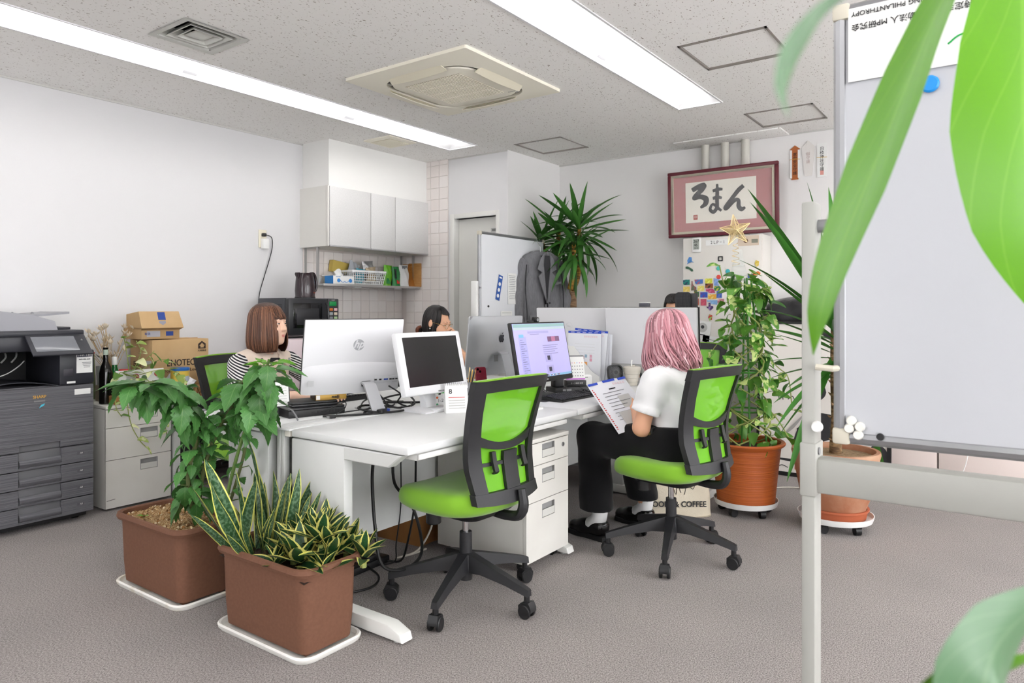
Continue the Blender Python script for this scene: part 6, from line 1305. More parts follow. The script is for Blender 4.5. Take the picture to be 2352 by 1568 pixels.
#   local pot coords: +y away along the planter, x across
for x, y, L, az, el, roll, k in ((-.05, .20, .46, 150, 68, 60, 0), (-.07, .16, .40, 170, 60, 80, 2), (-.02, .21, .36, 120, 74, 20, 1), (.0, .17, .34, 90, 80, 40, 3), (-.06, .12, .30, 200, 62, 95, 0), (-.09, .19, .28, 165, 50, 70, 1), (.04, .20, .50, 60, 76, 50, 2), (.05, .15, .34, 45, 72, 30, 0), (.02, .12, .33, 330, 80, 60, 1), (.07, .18, .32, 10, 72, 90, 3), (-.01, .08, .30, 270, 76, 75, 0), (.05, .08, .36, 300, 78, 85, 2), (.09, .12, .34, 350, 70, 70, 1), (.08, .06, .28, 320, 66, 100, 3), (-.04, .06, .24, 230, 58, 80, 2), (-.09, .10, .22, 190, 46, 60, 0), (.0, .22, .30, 100, 62, 10, 2), (-.08, .22, .34, 140, 58, 45, 3), (.03, .03, .22, 280, 60, 95, 1), (.10, .19, .30, 20, 60, 40, 0), (-.05, .01, .20, 250, 55, 90, 3), (.06, .22, .28, 70, 64, 20, 1)):
    sleaf(x, y, L * .9, R(az), R(el), R(roll), k)
random.seed(77)
for k in range(12): sleaf(random.uniform(-.08, .10), random.uniform(.04, .23), random.uniform(.2, .33), random.uniform(0, 6.28), R(random.uniform(52, 84)), random.uniform(0, 3), k)
ha = [lmesh('rosette_leaf', .165, .066, ros, HAH, 4, 8, droop=d, fold=.32, wave=.05, twist=tw) for d, tw in ((.02, .1), (.18, -.2), (-.06, .2))]
random.seed(9)
for cx, cy, cz, s0, n in ((-.02, -.06, .285, 1.0, 11), (.04, -.13, .33, .95, 11), (-.06, -.15, .29, 1.05, 11), (.03, -.21, .31, 1.0, 11), (.11, -.20, .30, .85, 10), (-.03, -.235, .275, .8, 9), (.09, -.09, .34, .9, 10), (.13, -.27, .28, .8, 9), (-.09, -.05, .27, .7, 7), (.05, -.03, .32, .85, 10), (.0, -.19, .36, .9, 10)):
    obj('rosette_core', tube([(cx, cy, .255), (cx, cy, cz)], .012, 6), M('stem_pale', (150, 160, 90), .6), pot1)
    for i in range(n):
        a = i * 2.4 + cx * 30; f = i / n
        put(random.choice(ha), pot1, (cx + .008 * math.cos(a), cy + .008 * math.sin(a), cz + .005 + .03 * f), a, R(20 + 55 * f + random.uniform(-8, 8)), random.uniform(-.25, .25), s0 * (1.0 - .35 * f) * random.uniform(.85, 1.1))
for k in range(6): obj('dry_leaf', lmesh('dry_leaf', .05, .025, ovate, M('dry_leaf', (150, 116, 84), .8), 2, 4, .3, .5), None, pot1, (random.uniform(-.08, .08), random.uniform(-.02, .12), .272), (random.uniform(-1, 1), random.uniform(-1, 1), random.uniform(0, 6)))
# ---- planter with the shrub
pot2 = planter('leafy_shrub_planter', 'brown rectangular planter of a tall drooping leafy shrub', (1.65, 3.005, .010))
GRAV = M('gravel_soil', (150, 108, 62), .95, noise=(160, (206, 176, 130), 3, .42, .6), bump=(160, 1.0))
obj('soil', sheet(lambda u, v: ((u - .5) * .25, (v - .5) * .51, .292 + .014 * mnoise.noise(Vector((u * 9, v * 15, 1))) + .006 * mnoise.noise(Vector((u * 40, v * 70, 1)))), 30, 60), GRAV, pot2, ang=180)
random.seed(3)
gm = [mesh_of(sph(.006, 6, 4, (1, .8, .6)), 'pebble', M('pebble_%d' % i, c_, .9)) for i, c_ in enumerate(((206, 176, 130), (170, 120, 66), (226, 206, 170), (120, 84, 50)))]
for k in range(120): obj('pebble', random.choice(gm), None, pot2, (random.uniform(-.12, .12), random.uniform(-.25, .25), .297 + random.uniform(0, .006)), (random.random() * 3, random.random() * 3, 0), sc=[random.uniform(.6, 1.3)] * 3)
HIB = leaf_mat('shrub_leaf', (74, 126, 62), veins=(120, 160, 96), rough=.38, trans=.18)
HIBY = leaf_mat('shrub_leaf_young', (104, 164, 48), veins=(160, 196, 110), rough=.42, trans=.3)
hib = [lmesh('shrub_leaf', .13, .092, ovate, HIB, 4, 14, droop=d, fold=fo, wave=.10, teeth=.10) for d, fo in ((.35, .16), (.18, .25), (.5, .1))]
hiby = [lmesh('young_leaf', .09, .06, ovate, HIBY, 4, 12, droop=.15, fold=.3, wave=.1, teeth=.1)]
STEM = M('shrub_stem', (96, 104, 60), .7); STEM2 = M('shrub_stem_green', (84, 110, 48), .6)
def shrub_stem(P, r0, r1, mat):
    P = [(x - 1.65, y - 3.005, z - .010) for x, y, z in P]; obj('stem', tube(P, list(np.linspace(r0, r1, len(P))), 8, 5), mat, pot2); return spline(P, 8)
def leaves_on(P, lo, hi, n, s, down=.2, ms=None):
    for k in range(n):
        f = lo + (hi - lo) * (k + random.random() * .6) / n; p = P[min(len(P) - 1, int(f * (len(P) - 1)))]
        a = k * 2.4 + random.uniform(-.5, .5); el = R(random.uniform(-60, 15)) - down
        base = Vector(p) + Vector((math.cos(a), math.sin(a), .1)) * .035
        obj('petiole', tube([p, base], .0022, 5), STEM2, pot2); put(random.choice(ms or hib), pot2, base, a, el, random.uniform(-.4, .4), s * random.uniform(.7, 1.15))
def S_at(px, py, D):
    u = (px - 1176) / 1624; c_, s_ = .8109, .5852; return (D * (c_ + u * s_), D * (s_ - u * c_), 1.22 - (py - 709) / 1624 * D)
random.seed(14)
A_ = shrub_stem([S_at(448, 1195, 3.02), S_at(432, 1090, 2.98), S_at(452, 1000, 2.96), S_at(425, 935, 2.92), S_at(390, 890, 2.88), S_at(345, 878, 2.85), S_at(305, 895, 2.82)], .011, .005, STEM)
leaves_on(A_, .06, .42, 34, .68, .3); leaves_on(A_, .38, .72, 26, .95, .35); leaves_on(A_, .66, 1.0, 24, 1.1, .1)
B_ = shrub_stem([S_at(452, 1190, 3.02), S_at(470, 1070, 3.02), S_at(505, 980, 3.02), S_at(545, 915, 2.98), S_at(560, 870, 2.95)], .010, .005, STEM)
leaves_on(B_, .08, .6, 34, .6, .2); leaves_on(B_, .55, 1.0, 28, .98, .2)
C_ = shrub_stem([S_at(505, 1215, 2.95), S_at(533, 1090, 2.92), S_at(562, 990, 2.90), S_at(600, 890, 2.88), S_at(618, 825, 2.86)], .008, .005, STEM2)
leaves_on(C_, .58, .98, 30, .95, .15); leaves_on(C_, .93, 1.0, 6, .9, -.5, hiby)
D_ = shrub_stem([S_at(520, 1180, 2.97), S_at(556, 1060, 2.95), S_at(575, 960, 2.93), S_at(590, 900, 2.9)], .007, .004, STEM)
leaves_on(D_, .1, .95, 22, .45, .2); leaves_on(D_, .8, 1.0, 8, .95, .1)
leaves_on(A_, .05, .16, 9, .85, .5)
put(hiby[0], pot2, (-.08, .12, .30), 2.6, .4, 0, .35, 'seedling_leaf'); put(hiby[0], pot2, (-.08, .12, .30), 4.9, .4, 0, .35, 'seedling_leaf')
# ---- orange pot with climbing vine
ORG = M('pot_orange', (190, 98, 38), .55, noise=(1, (172, 84, 32), 3, .4, .6, (1, 1, 120)), bump=(1, .5, (1, 1, 150)))
def dolly(label, loc, r):
    t = thing('plant_dolly', label, 'plant stand', loc)
    obj('dish', lathe([(r * .86, .050), (r * .96, .056), (r, .078), (r * 1.01, .088), (r * .985, .088), (r * .95, .066), (1e-4, .062)], 40, False), WHITEP, t)
    for k in range(5):
        a = 2 * PI * k / 5 + .4
        c_ = obj('caster', cyl(.024, .03, 14).m((-.015, 0, 0), (0, R(90), 0)) + box(.04, .04, .02, .005).m((0, 0, .024)), BLACKP, t, (r * .74 * math.cos(a), r * .74 * math.sin(a), .024), (0, 0, a + 1.2))
    return t
dolly('white wheeled plant dish under the orange pot', (4.26, 1.345, 0), .185)
pot3 = thing('climbing_vine_pot', 'orange ribbed pot with a variegated vine climbing a trellis tower', 'potted plant', (4.26, 1.345, .064))
obj('pot', lathe([(.155, 0), (.165, .004), (.175, .10), (.19, .25), (.20, .335), (.222, .352), (.226, .362), (.22, .37), (.20, .368), (.194, .33), (.18, .32)], 44), ORG, pot3)
obj('soil', lathe([(.19, .322), (1e-4, .335)], 30, False), SOIL, pot3)
STK = M('stake_green', (70, 140, 50), .5)
ZT0, ZT1 = .32, 1.34
trad = lambda z: .125 - .095 * (z - ZT0) / (ZT1 - ZT0)
for k in range(4):
    a = k * PI / 2 + .5; obj('stake', tube([(trad(ZT0) * math.cos(a), trad(ZT0) * math.sin(a), .30), (trad(ZT1) * math.cos(a), trad(ZT1) * math.sin(a), ZT1)], .006, 8), STK, pot3)
for z in (.55, .78, .98): obj('trellis_ring', tube([(trad(z) * 1.05 * math.cos(2 * PI * i / 20), trad(z) * 1.05 * math.sin(2 * PI * i / 20), z) for i in range(21)], .006, 6), STK, pot3)
PTH = leaf_mat('vine_leaf', (98, 156, 56), mottle=((200, 216, 136), 30, .72), rough=.35, trans=.22)
PTD = leaf_mat('vine_leaf_deep', (66, 124, 46), mottle=((150, 190, 90), 26, .78), rough=.35, trans=.18)
pth = [lmesh('vine_leaf', .095, .078, heart, m, 4, 9, droop=d, fold=.2, wave=.08, side=sd) for m, d, sd in ((PTH, .25, .03), (PTH, .4, -.04), (PTD, .3, .05), (PTH, .1, .0))]
VST = M('vine_stem', (156, 166, 92), .6)
random.seed(33)
for k in range(7):                     # winding stems
    P = []; a0 = k * .9
    for i in range(30):
        z = .33 + (ZT1 - .36) * i / 29 * (.75 + .04 * k); a = a0 + i * (.42 if k % 2 else -.38); r_ = trad(z) + .02 + .012 * random.random()
        P.append((r_ * math.cos(a), r_ * math.sin(a), z))
    obj('vine', tube(P, .0045, 6, 3), VST, pot3)
for k in range(215):
    z = .36 + (ZT1 - .34) * random.random() ** .95; a = random.uniform(0, 2 * PI); r_ = trad(z) + random.uniform(.0, .055)
    p = Vector((r_ * math.cos(a), r_ * math.sin(a), z)); q = p + Vector((math.cos(a), math.sin(a), .35)) * random.uniform(.01, .04)
    if k % 2: obj('petiole', tube([p, q], .002, 5), VST, pot3)
    put(random.choice(pth), pot3, q, a + random.uniform(-1.1, 1.1), R(random.uniform(-75, 20)), random.uniform(-.6, .6), random.uniform(.55, 1.2))
# sprays leaving the tower
for P, n in (([(.03, .02, 1.24), (-.02, .06, 1.32), (-.05, .11, 1.30), (-.06, .14, 1.42)], 5), ([(.10, .05, 1.0), (.06, .18, .95), (.03, .24, .85)], 4), ([(.08, -.06, .9), (.12, -.16, .8), (.14, -.21, .74), (.15, -.23, .55)], 4), ([(.0, -.10, .6), (-.06, -.20, .52), (-.05, -.26, .42)], 3), ([(-.08, .12, .5), (-.14, .20, .42)], 3)):
    obj('vine', tube(P, .0035, 6, 5), VST, pot3); Q = spline(P, 6)
    for i in range(n):
        p = Q[int((i + 1) / n * (len(Q) - 1))]; put(random.choice(pth), pot3, p, random.uniform(0, 6.28), R(random.uniform(-60, 10)), random.uniform(-.5, .5), random.uniform(.75, 1.1))
# clear bottle and gold star on the top of the tower
t = thing('clear_bottle', 'upturned clear plastic bottle on top of the trellis tower', 'bottle', (4.235, 1.38, 1.385)); obj('bottle', lathe([(.05, 0), (.046, .04), (.034, .11), (.024, .16), (.022, .19)], 20, False), M('pet_clear', (220, 226, 224), .08, alpha=.22), t)
for z in (.03, .09): obj('rib', lathe([(.0505 - .16 * z, z), (.052 - .16 * z, z + .004), (.0505 - .16 * z, z + .008)], 20, False), M('pet_clear', (220, 226, 224), .08, alpha=.22), t)
GOLDW = M('gold_wire', (236, 212, 160), .35, .4)
t = thing('gold_star', 'gold wire star topper above the climbing vine', 'star', (4.225, 1.395, 1.69), R(-54))
def starp(r0, r1, rot=-.16): return [((r0 if i % 2 == 0 else r1) * math.sin(PI * i / 5 + rot), (r0 if i % 2 == 0 else r1) * math.cos(PI * i / 5 + rot)) for i in range(10)]
SP = starp(.098, .042)
for i in range(10):
    a, b_ = SP[i], SP[(i + 1) % 10]
    obj('outline_wire', tube([(a[0], 0, a[1]), (b_[0], 0, b_[1])], .0022, 5), GOLDW, t)
    for s in (-1, 1): obj('ridge_wire', tube([(a[0], 0, a[1]), (0, s * .026, 0)], .0016, 5), GOLDW, t)
random.seed(2)
gw_ = []
for k in range(220):
    i = random.randrange(10); a, b_ = SP[i], SP[(i + 1) % 10]; s = random.choice((-1, 1)); u, v = random.random(), random.random()
    p = Vector((a[0] * u, s * .026 * (1 - u), a[1] * u)); q = Vector((b_[0] * v, s * .026 * (1 - v), b_[1] * v)); gw_.append(tube([p, q], .0011, 4))
o = obj('wire_winding', join(gw_), GOLDW, t); o['kind'] = 'stuff'
obj('spring_foot', tube([(.014 * math.cos(i * .7) * (1 + i * .02), .014 * math.sin(i * .7) * (1 + i * .02), -.075 - .0035 * i) for i in range(40)], .002, 6), GOLDW, t)
# ---- terracotta pot with yucca behind the whiteboard
dolly('white wheeled plant dish under the terracotta pot', (4.25, .845, 0), .195)
pot4 = thing('terracotta_yucca', 'weathered terracotta pot with a long-leaved yucca behind the whiteboard', 'potted plant', (4.25, .845, .064))
TER = M('terracotta', (166, 108, 78), .85, noise=(5, (196, 160, 132), 5, .4, .72), bump=(60, .15))
obj('saucer', lathe([(.14, 0), (.155, .006), (.165, .05), (.172, .052), (.172, .062), (.16, .062), (.15, .02), (1e-4, .02)], 36, False), M('saucer_orange', (176, 92, 58), .7), pot4)
obj('pot', lathe([(.125, .022), (.145, .03), (.185, .14), (.212, .28), (.222, .33), (.229, .36), (.226, .375), (.205, .375), (.198, .345)], 44), TER, pot4)
obj('soil', lathe([(.203, .345), (1e-4, .352)], 40, False), M('soil_brown', (136, 110, 82), .95, noise=(70, (166, 140, 108), 4), bump=(90, .9)), pot4)
BARK = M('yucca_bark', (150, 120, 84), .9, noise=(1, (96, 72, 48), 4, .4, .6, (20, 20, 60)), bump=(1, 1.0, (20, 20, 70)))
obj('trunk', tube([(0, 0, .34), (.005, -.005, .55), (.0, .0, .80), (.01, .0, 1.06)], [.034, .028, .027, .026], 12, 4), BARK, pot4)
for k in range(26): a = k * 2.4; z = .40 + .025 * k; obj('leaf_scar', tube([(.024 * math.cos(a), .024 * math.sin(a), z), (.040 * math.cos(a), .040 * math.sin(a), z + .012)], [.008, .002], 5), BARK, pot4)
YUC = leaf_mat('yucca_leaf', (60, 118, 42), rough=.4, trans=.12)
yl = [lmesh('yucca_leaf', .55, .042, strap, YUC, 2, 12, droop=d, fold=.45, twist=tw, side=sd) for d, tw, sd in ((.05, .2, .02), (.22, -.3, -.04), (.10, .5, .05))]
def tip4(px, py, D, bz, k, bx_=0.0, by_=0.0):
    tp = Vector(S_at(px, py, D)) - Vector((4.25, .845, .064)); b0 = Vector((.01 + bx_, by_, bz)); d = tp - b0; ln = d.length
    me = yl[k % 3]; up = .12 if k % 3 == 0 else (.24 if k % 3 == 1 else .15)
    aim(me, pot4, b0, tp + Vector((0, 0, up * .55 * ln)), .52)
for px, py, D, bz, k in ((1735, 465, 3.8, 1.08, 0), (1752, 490, 3.95, 1.06, 2), (1760, 515, 3.7, 1.05, 0), (1742, 592, 3.85, 1.02, 1), (1765, 640, 3.9, 1.02, 0), (1850, 560, 3.6, 1.0, 2), (1775, 700, 3.7, .98, 1), (1785, 742, 3.85, .95, 0), (1772, 757, 3.7, .92, 2), (1788, 772, 4.0, .90, 0), (1772, 832, 3.8, .88, 0), (1762, 867, 3.75, .84, 2), (1808, 893, 3.6, .86, 0), (1780, 914, 3.8, .80, 1), (1782, 970, 3.7, .84, 1), (1776, 1000, 3.85, .80, 2), (1796, 1110, 3.62, .90, 1), (1920, 455, 4.1, 1.1, 2), (1872, 450, 4.0, 1.1, 0), (2000, 520, 3.9, 1.05, 0), (2060, 640, 4.0, 1.0, 2), (2090, 760, 3.8, .95, 0), (2080, 900, 4.1, .9, 1), (2050, 980, 3.8, .85, 2), (1930, 720, 3.4, 1.0, 1), (1960, 820, 4.5, .95, 0), (2042, 1080, 4.3, .84, 1)):
    tip4(px, py, D, bz, k)
random.seed(6)
for k in range(26): put(random.choice(yl), pot4, (.01, 0, .95 + .004 * k), random.uniform(-2.6, .9), R(random.uniform(-20, 75)), random.uniform(-.4, .4), random.uniform(.5, .85))
# ---- corner yucca
pot5 = thing('corner_yucca', 'tall branching yucca in the corner behind the jacket', 'potted plant', (5.55, 3.35, 0))
obj('pot', lathe([(.12, 0), (.14, .01), (.17, .28), (.18, .30), (.165, .30), (.15, .26)], 32), M('pot_white', (220, 220, 216), .5), pot5); obj('soil', lathe([(.155, .265), (1e-4, .27)], 24, False), SOIL, pot5)
TRK = M('wrapped_trunk', (120, 92, 66), .7, noise=(1, (160, 128, 96), 3, .4, .6, (10, 10, 90)), bump=(1, .9, (10, 10, 90)))
obj('trunk', tube([(0, 0, .25), (.0, .0, .8), (.005, .005, 1.41)], [.07, .066, .06], 16, 5), TRK, pot5)
YST = M('yucca_stem_gold', (170, 128, 50), .85, noise=(1, (104, 74, 34), 3, .4, .6, (14, 14, 60)), bump=(1, 1.0, (14, 14, 80)))
crowns = []
for P, n in (([S_at(1300, 672, 6.42), S_at(1284, 620, 6.42), S_at(1281, 570, 6.42), S_at(1283, 540, 6.42), S_at(1282, 524, 6.42)], 0), ([S_at(1315, 668, 6.30), S_at(1328, 630, 6.28), S_at(1332, 570, 6.28), S_at(1331, 540, 6.28), S_at(1330, 518, 6.28)], 0), ([S_at(1310, 664, 6.2), S_at(1316, 620, 6.18), S_at(1318, 580, 6.15), S_at(1318, 562, 6.15)], 0), ([S_at(1285, 680, 6.5), S_at(1262, 620, 6.5), S_at(1246, 560, 6.5), S_at(1242, 550, 6.5)], 0)):
    P = [(x - 5.55, y - 3.35, z) for x, y, z in P]; obj('stem', tube(P, list(np.linspace(.026, .018, len(P))), 8, 5), YST, pot5); crowns.append(P[-1])
YU2 = leaf_mat('corner_yucca_leaf', (62, 112, 46), rough=.42, trans=.10)
yc = [lmesh('yucca_leaf', .44, .058, strap, YU2, 2, 10, droop=d, fold=.4, twist=tw) for d, tw in ((.06, .3), (.28, -.3), (.5, .2), (.12, -.5))]
random.seed(17)
for ci, (c_, n, s) in enumerate(zip(crowns, (24, 36, 26, 28), (.9, 1.08, .85, .95))):
    for k in range(n):
        f = k / n; a = k * 2.4 + ci
        b0 = Vector(c_) + Vector((.02 * math.cos(a), .02 * math.sin(a), -.14 + .17 * f))
        el = R(-50 + 112 * f + random.uniform(-12, 12)); dx, dy = math.cos(a), math.sin(a)
        Ls = s * random.uniform(.75, 1.05)
        # keep clear of the two walls
        reach = .42 * Ls * math.cos(el)
        if 5.55 + b0.x + dx * reach > 5.90 or 3.35 + b0.y + dy * reach > 3.63: a += PI * .85; dx, dy = math.cos(a), math.sin(a)
        if 5.55 + b0.x + dx * reach > 5.90 or 3.35 + b0.y + dy * reach > 3.63: el = R(70); Ls *= .7
        put(yc[(0, 3, 0, 1, 2)[k % 5] if f > .25 else 2], pot5, b0, a, el, random.uniform(-.4, .4), Ls)
for px, py, px2, py2 in ((1312, 585, 1290, 632), (1318, 600, 1308, 665), (1328, 585, 1343, 650)):
    q0 = Vector(S_at(px, py, 6.1)) - Vector((5.55, 3.35, 0)); q1 = Vector(S_at(px2, py2, 6.05)) - Vector((5.55, 3.35, 0)); aim(yc[0], pot5, q0, q1, .41)
# ---- dried flowers and trailing vine on the drawer cabinet
t = thing('dried_flowers', 'bunch of cream dried flowers behind the bottles', 'dried flowers', (2.20, 4.80, zt))
obj('vase', lathe([(.04, 0), (.055, .05), (.05, .13), (.035, .16), (.04, .17), (.03, .165)], 20), M('vase_stone', (190, 184, 172), .7), t)
DRY = M('dried_petal', (238, 226, 206), .85, noise=(20, (222, 202, 172), 2)); DST = M('dried_stem', (196, 166, 120), .8)
pet = lmesh('petal', .035, .022, ovate, DRY, 2, 4, droop=-.5, fold=.5)
random.seed(12)
for k in range(32):
    a = random.uniform(0, 2 * PI); r_ = random.uniform(.04, .17); z = random.uniform(.26, .46); p = (r_ * math.cos(a) * 1.0, r_ * math.sin(a) * .45, z)
    obj('stalk', tube([(0, 0, .15), (p[0] * .4, p[1] * .4, z * .65), p], .0016, 4, 3), DST, t)
    for i in range(5): put(pet, t, p, i * 1.256 + k, R(random.uniform(10, 60)), 0, random.uniform(.8, 1.4), 'petal')
t = thing('trailing_vine', 'variegated trailing vine in a glass jar on the drawer cabinet', 'potted plant', (2.20, 4.555, zt + .05))
obj('jar', lathe([(.035, 0), (.045, .01), (.05, .06), (.035, .10), (.036, .11), (.032, .105)], 20), M('jar_glass', (200, 204, 200), .08, alpha=.6), t)
VAR = leaf_mat('pale_vine_leaf', (170, 196, 96), mottle=((226, 230, 180), 24, .6), rough=.4, trans=.25); VA2 = leaf_mat('green_vine_leaf', (110, 160, 66), mottle=((206, 216, 150), 24, .7), rough=.4, trans=.25)
pv = [lmesh('vine_leaf', .075, .055, heart, m, 4, 8, droop=.25, fold=.2, wave=.08) for m in (VAR, VA2)]
random.seed(19)
for P, n in (([(0, 0, .09), (-.02, -.02, .20), (-.03, -.01, .30), (-.05, -.03, .36)], 6), ([(0, 0, .09), (.04, 0, .18), (.07, .0, .26), (.05, .02, .33)], 6), ([(0, 0, .09), (.05, .02, .16), (.12, .01, .22), (.16, .01, .26)], 5), ([(0, 0, .1), (-.08, -.05, .14), (-.13, -.09, .06), (-.14, -.125, -.06), (-.11, -.13, -.12)], 9), ([(0, 0, .1), (-.05, -.08, .06), (-.07, -.12, -.06), (-.05, -.125, -.18), (.0, -.125, -.28), (.05, -.125, -.34)], 6), ([(0, 0, .1), (.08, -.07, .08), (.13, -.12, -.02), (.15, -.13, -.16), (.17, -.13, -.28)], 7), ([(.0, 0, .1), (.16, -.05, .14), (.26, -.08, .12), (.30, -.1, .06)], 7), ([(0, 0, .1), (.2, .02, .2), (.30, .0, .17)], 4)):
    obj('vine', tube(P, .0028, 6, 5), VST, t); Q = spline(P, 6)
    for i in range(n):
        p = Q[int((i + .7) / n * (len(Q) - 1))]; put(random.choice(pv), t, p, random.uniform(-2.9, -.2), R(random.uniform(-50, 25)), random.uniform(-.5, .5), random.uniform(.65, 1.15))
# ---- plant beside the viewpoint, its leaves reach into the picture
near = thing('foreground_plant', 'broad-leaved green plant right beside the viewer, leaves blurred', 'potted plant', (.66, -.22, 0))
obj('pot', lathe([(.12, 0), (.14, .01), (.17, .30), (.18, .31), (.165, .31), (.15, .27)], 32), M('pot_white', (220, 220, 216), .5), near); obj('soil', lathe([(.155, .275), (1e-4, .28)], 24, False), SOIL, near)
NST = M('near_stem', (96, 120, 60), .6)
obj('trunk', tube([(0, 0, .27), (.01, .0, .8), (-.01, .01, 1.3), (.0, .0, 1.75), (0, 0, 1.9)], [.022, .02, .017, .012, .008], 10, 5), NST, near)
NLF = leaf_mat('near_leaf', (88, 146, 20), veins=(112, 164, 50), rough=.38, trans=.16); NLG = leaf_mat('near_leaf_grey', (96, 132, 96), veins=(126, 156, 120), rough=.3, trans=.15)
obov = lambda t: 0.0 if t >= 1 else (math.sin(PI * t ** 1.15) ** .75) * (.55 + .45 * t)
def nearleaf(pts, ws, mat, roll=0.0):
    """blade along picture points (px, py, distance) with half-widths in metres"""
    P = spline([S_at(*p) for p in pts], 5); n = len(P); w = np.interp(np.linspace(0, len(pts) - 1, n), range(len(pts)), ws)
    V = []; A = []; F = []
    vd = Vector((.8109, .5852, 0))
    for i, p in enumerate(P):
        t_ = (P[min(n - 1, i + 1)] - P[max(0, i - 1)]).normalized(); sd = t_.cross(vd).normalized(); sd = (sd * math.cos(roll) + vd * math.sin(roll)).normalized()
        nr = sd.cross(t_)
        for j in range(7):
            x = -1 + j / 3; V.append(tuple(p + sd * (x * w[i]) + nr * (abs(x) ** 1.5 * w[i] * .18) - Vector((.66, -.22, 0)))); A.append((x, i / (n - 1), 0))
    for i in range(n - 1):
        for j in range(6): F.append((i * 7 + j, i * 7 + j + 1, (i + 1) * 7 + j + 1, (i + 1) * 7 + j))
    me = bpy.data.meshes.new('leaf'); me.from_pydata(V, [], F); me.update(); me.shade_smooth()
    at = me.attributes.new('lf', 'FLOAT_VECTOR', 'POINT'); at.data.foreach_set('vector', [c for a in A for c in a]); me.materials.append(mat)
    obj('leaf', me, None, near)
nearleaf([(2260, -170, .62), (2160, 10, .58), (2085, 190, .55), (2000, 400, .53), (1920, 600, .52), (1885, 720, .52), (1868, 815, .53)], [.004, .016, .0215, .022, .0165, .011, .0005], NLF, .35)
nearleaf([(2330, -260, .70), (2345, -80, .66), (2352, 120, .62), (2356, 300, .60), (2385, 480, .60), (2440, 640, .62), (2500, 760, .64)], [.004, .036, .054, .061, .056, .038, .001], NLF, .1)
nearleaf([(1990, -40, .26), (1905, 10, .24), (1855, 70, .225), (1815, 140, .215), (1800, 205, .21), (1812, 270, .21)], [.001, .003, .0055, .007, .0055, .0005], NLG, .9)
nearleaf([(2480, 1330, .36), (2370, 1400, .34), (2300, 1470, .33), (2262, 1560, .32), (2260, 1660, .32), (2290, 1740, .32)], [.002, .012, .021, .024, .020, .001], NLG, .2)
nearleaf([(2400, 1500, .36), (2280, 1545, .35), (2190, 1570, .34), (2110, 1625, .34), (2070, 1690, .34)], [.002, .010, .014, .010, .001], NLF, .5)
for P in ([(0, 0, 1.75), (.03, .05, 1.62), (.08, .12, 1.58)], ):
    pass
def petiole(px, py, D, z): 
    q = Vector(S_at(px, py, D)) - Vector((.66, -.22, 0)); obj('petiole', tube([(0, 0, z), (q.x * .5, q.y * .5, max(z, q.z) + .03), tuple(q)], .004, 8, 6), NST, near)
petiole(2260, -170, .62, 1.75); petiole(2330, -260, .70, 1.8); petiole(1990, -40, .26, 1.6); petiole(2480, 1330, .36, 1.1); petiole(2400, 1500, .36, 1.0)
# ================================================================== PEOPLE
def snet(fn, xs, ys, zs):
    """surface nets of fn(X,Y,Z) < 0 on a grid with its own spacing per axis"""
    xs, ys, zs = (np.asarray(a, np.float32) for a in (xs, ys, zs))
    X, Y, Z = np.meshgrid(xs, ys, zs, indexing='ij'); v = fn(X, Y, Z).astype(np.float32); ins = v < 0
    c = [ins[a:a - 1 or None, b:b - 1 or None, d:d - 1 or None] for a in (0, 1) for b in (0, 1) for d in (0, 1)]
    s = sum(q.astype(np.int8) for q in c); act = (s > 0) & (s < 8)
    I, J, K = np.nonzero(act); vid = -np.ones(act.shape, np.int64); vid[I, J, K] = np.arange(len(I))
    pos = np.zeros((len(I), 3)); cnt = np.zeros(len(I)); ax = (xs, ys, zs)
    for a in range(3):
        for o1 in (0, 1):
            for o2 in (0, 1):
                off = [0, 0, 0]; r = [q for q in range(3) if q != a]; off[r[0]] = o1; off[r[1]] = o2
                A = (I + off[0], J + off[1], K + off[2]); e = [0, 0, 0]; e[a] = 1; B = (A[0] + e[0], A[1] + e[1], A[2] + e[2])
                va, vb = v[A], v[B]; m = (va < 0) != (vb < 0); t_ = np.where(m, va / (va - vb + 1e-12), 0)
                for q in range(3):
                    pa = ax[q][A[q]]; pb = ax[q][B[q]]; pos[:, q] += np.where(m, pa + (pb - pa) * t_, 0)
                cnt += m
    pos /= cnt[:, None]; F = []
    for a in range(3):
        sl0 = [slice(None)] * 3; sl1 = [slice(None)] * 3; sl0[a] = slice(0, -1); sl1[a] = slice(1, None); r = [q for q in range(3) if q != a]
        for q in r: sl0[q] = slice(1, -1); sl1[q] = slice(1, -1)
        A = ins[tuple(sl0)]; B = ins[tuple(sl1)]; ch = np.nonzero(A != B); base = [ch[0].copy(), ch[1].copy(), ch[2].copy()]
        for q in r: base[q] += 1
        def cell(d1, d2):
            i = [base[0], base[1], base[2]]; i[r[0]] = i[r[0]] + d1; i[r[1]] = i[r[1]] + d2; return vid[i[0], i[1], i[2]]
        q4 = np.stack([cell(-1, -1), cell(0, -1), cell(0, 0), cell(-1, 0)], 1); flip = A[ch] if a != 1 else ~A[ch]
        q4 = np.where(flip[:, None], q4, q4[:, ::-1]); q4 = q4[(q4 >= 0).all(1)]; F += [tuple(int(i) for i in f) for f in q4]
    return G(pos, F)
def axis(lo, hi, coarse, fine=()):
    P = [lo]
    while P[-1] < hi:
        st = coarse
        for a, b_, f in fine:
            if a <= P[-1] < b_: st = min(st, f)
        P.append(P[-1] + st)
    return P
def sm(a, b_, k): h = np.clip(.5 + .5 * (b_ - a) / k, 0, 1); return b_ + (a - b_) * h - k * h * (1 - h)
def ss(a, b_, k): return -sm(-a, b_, k)            # a minus b
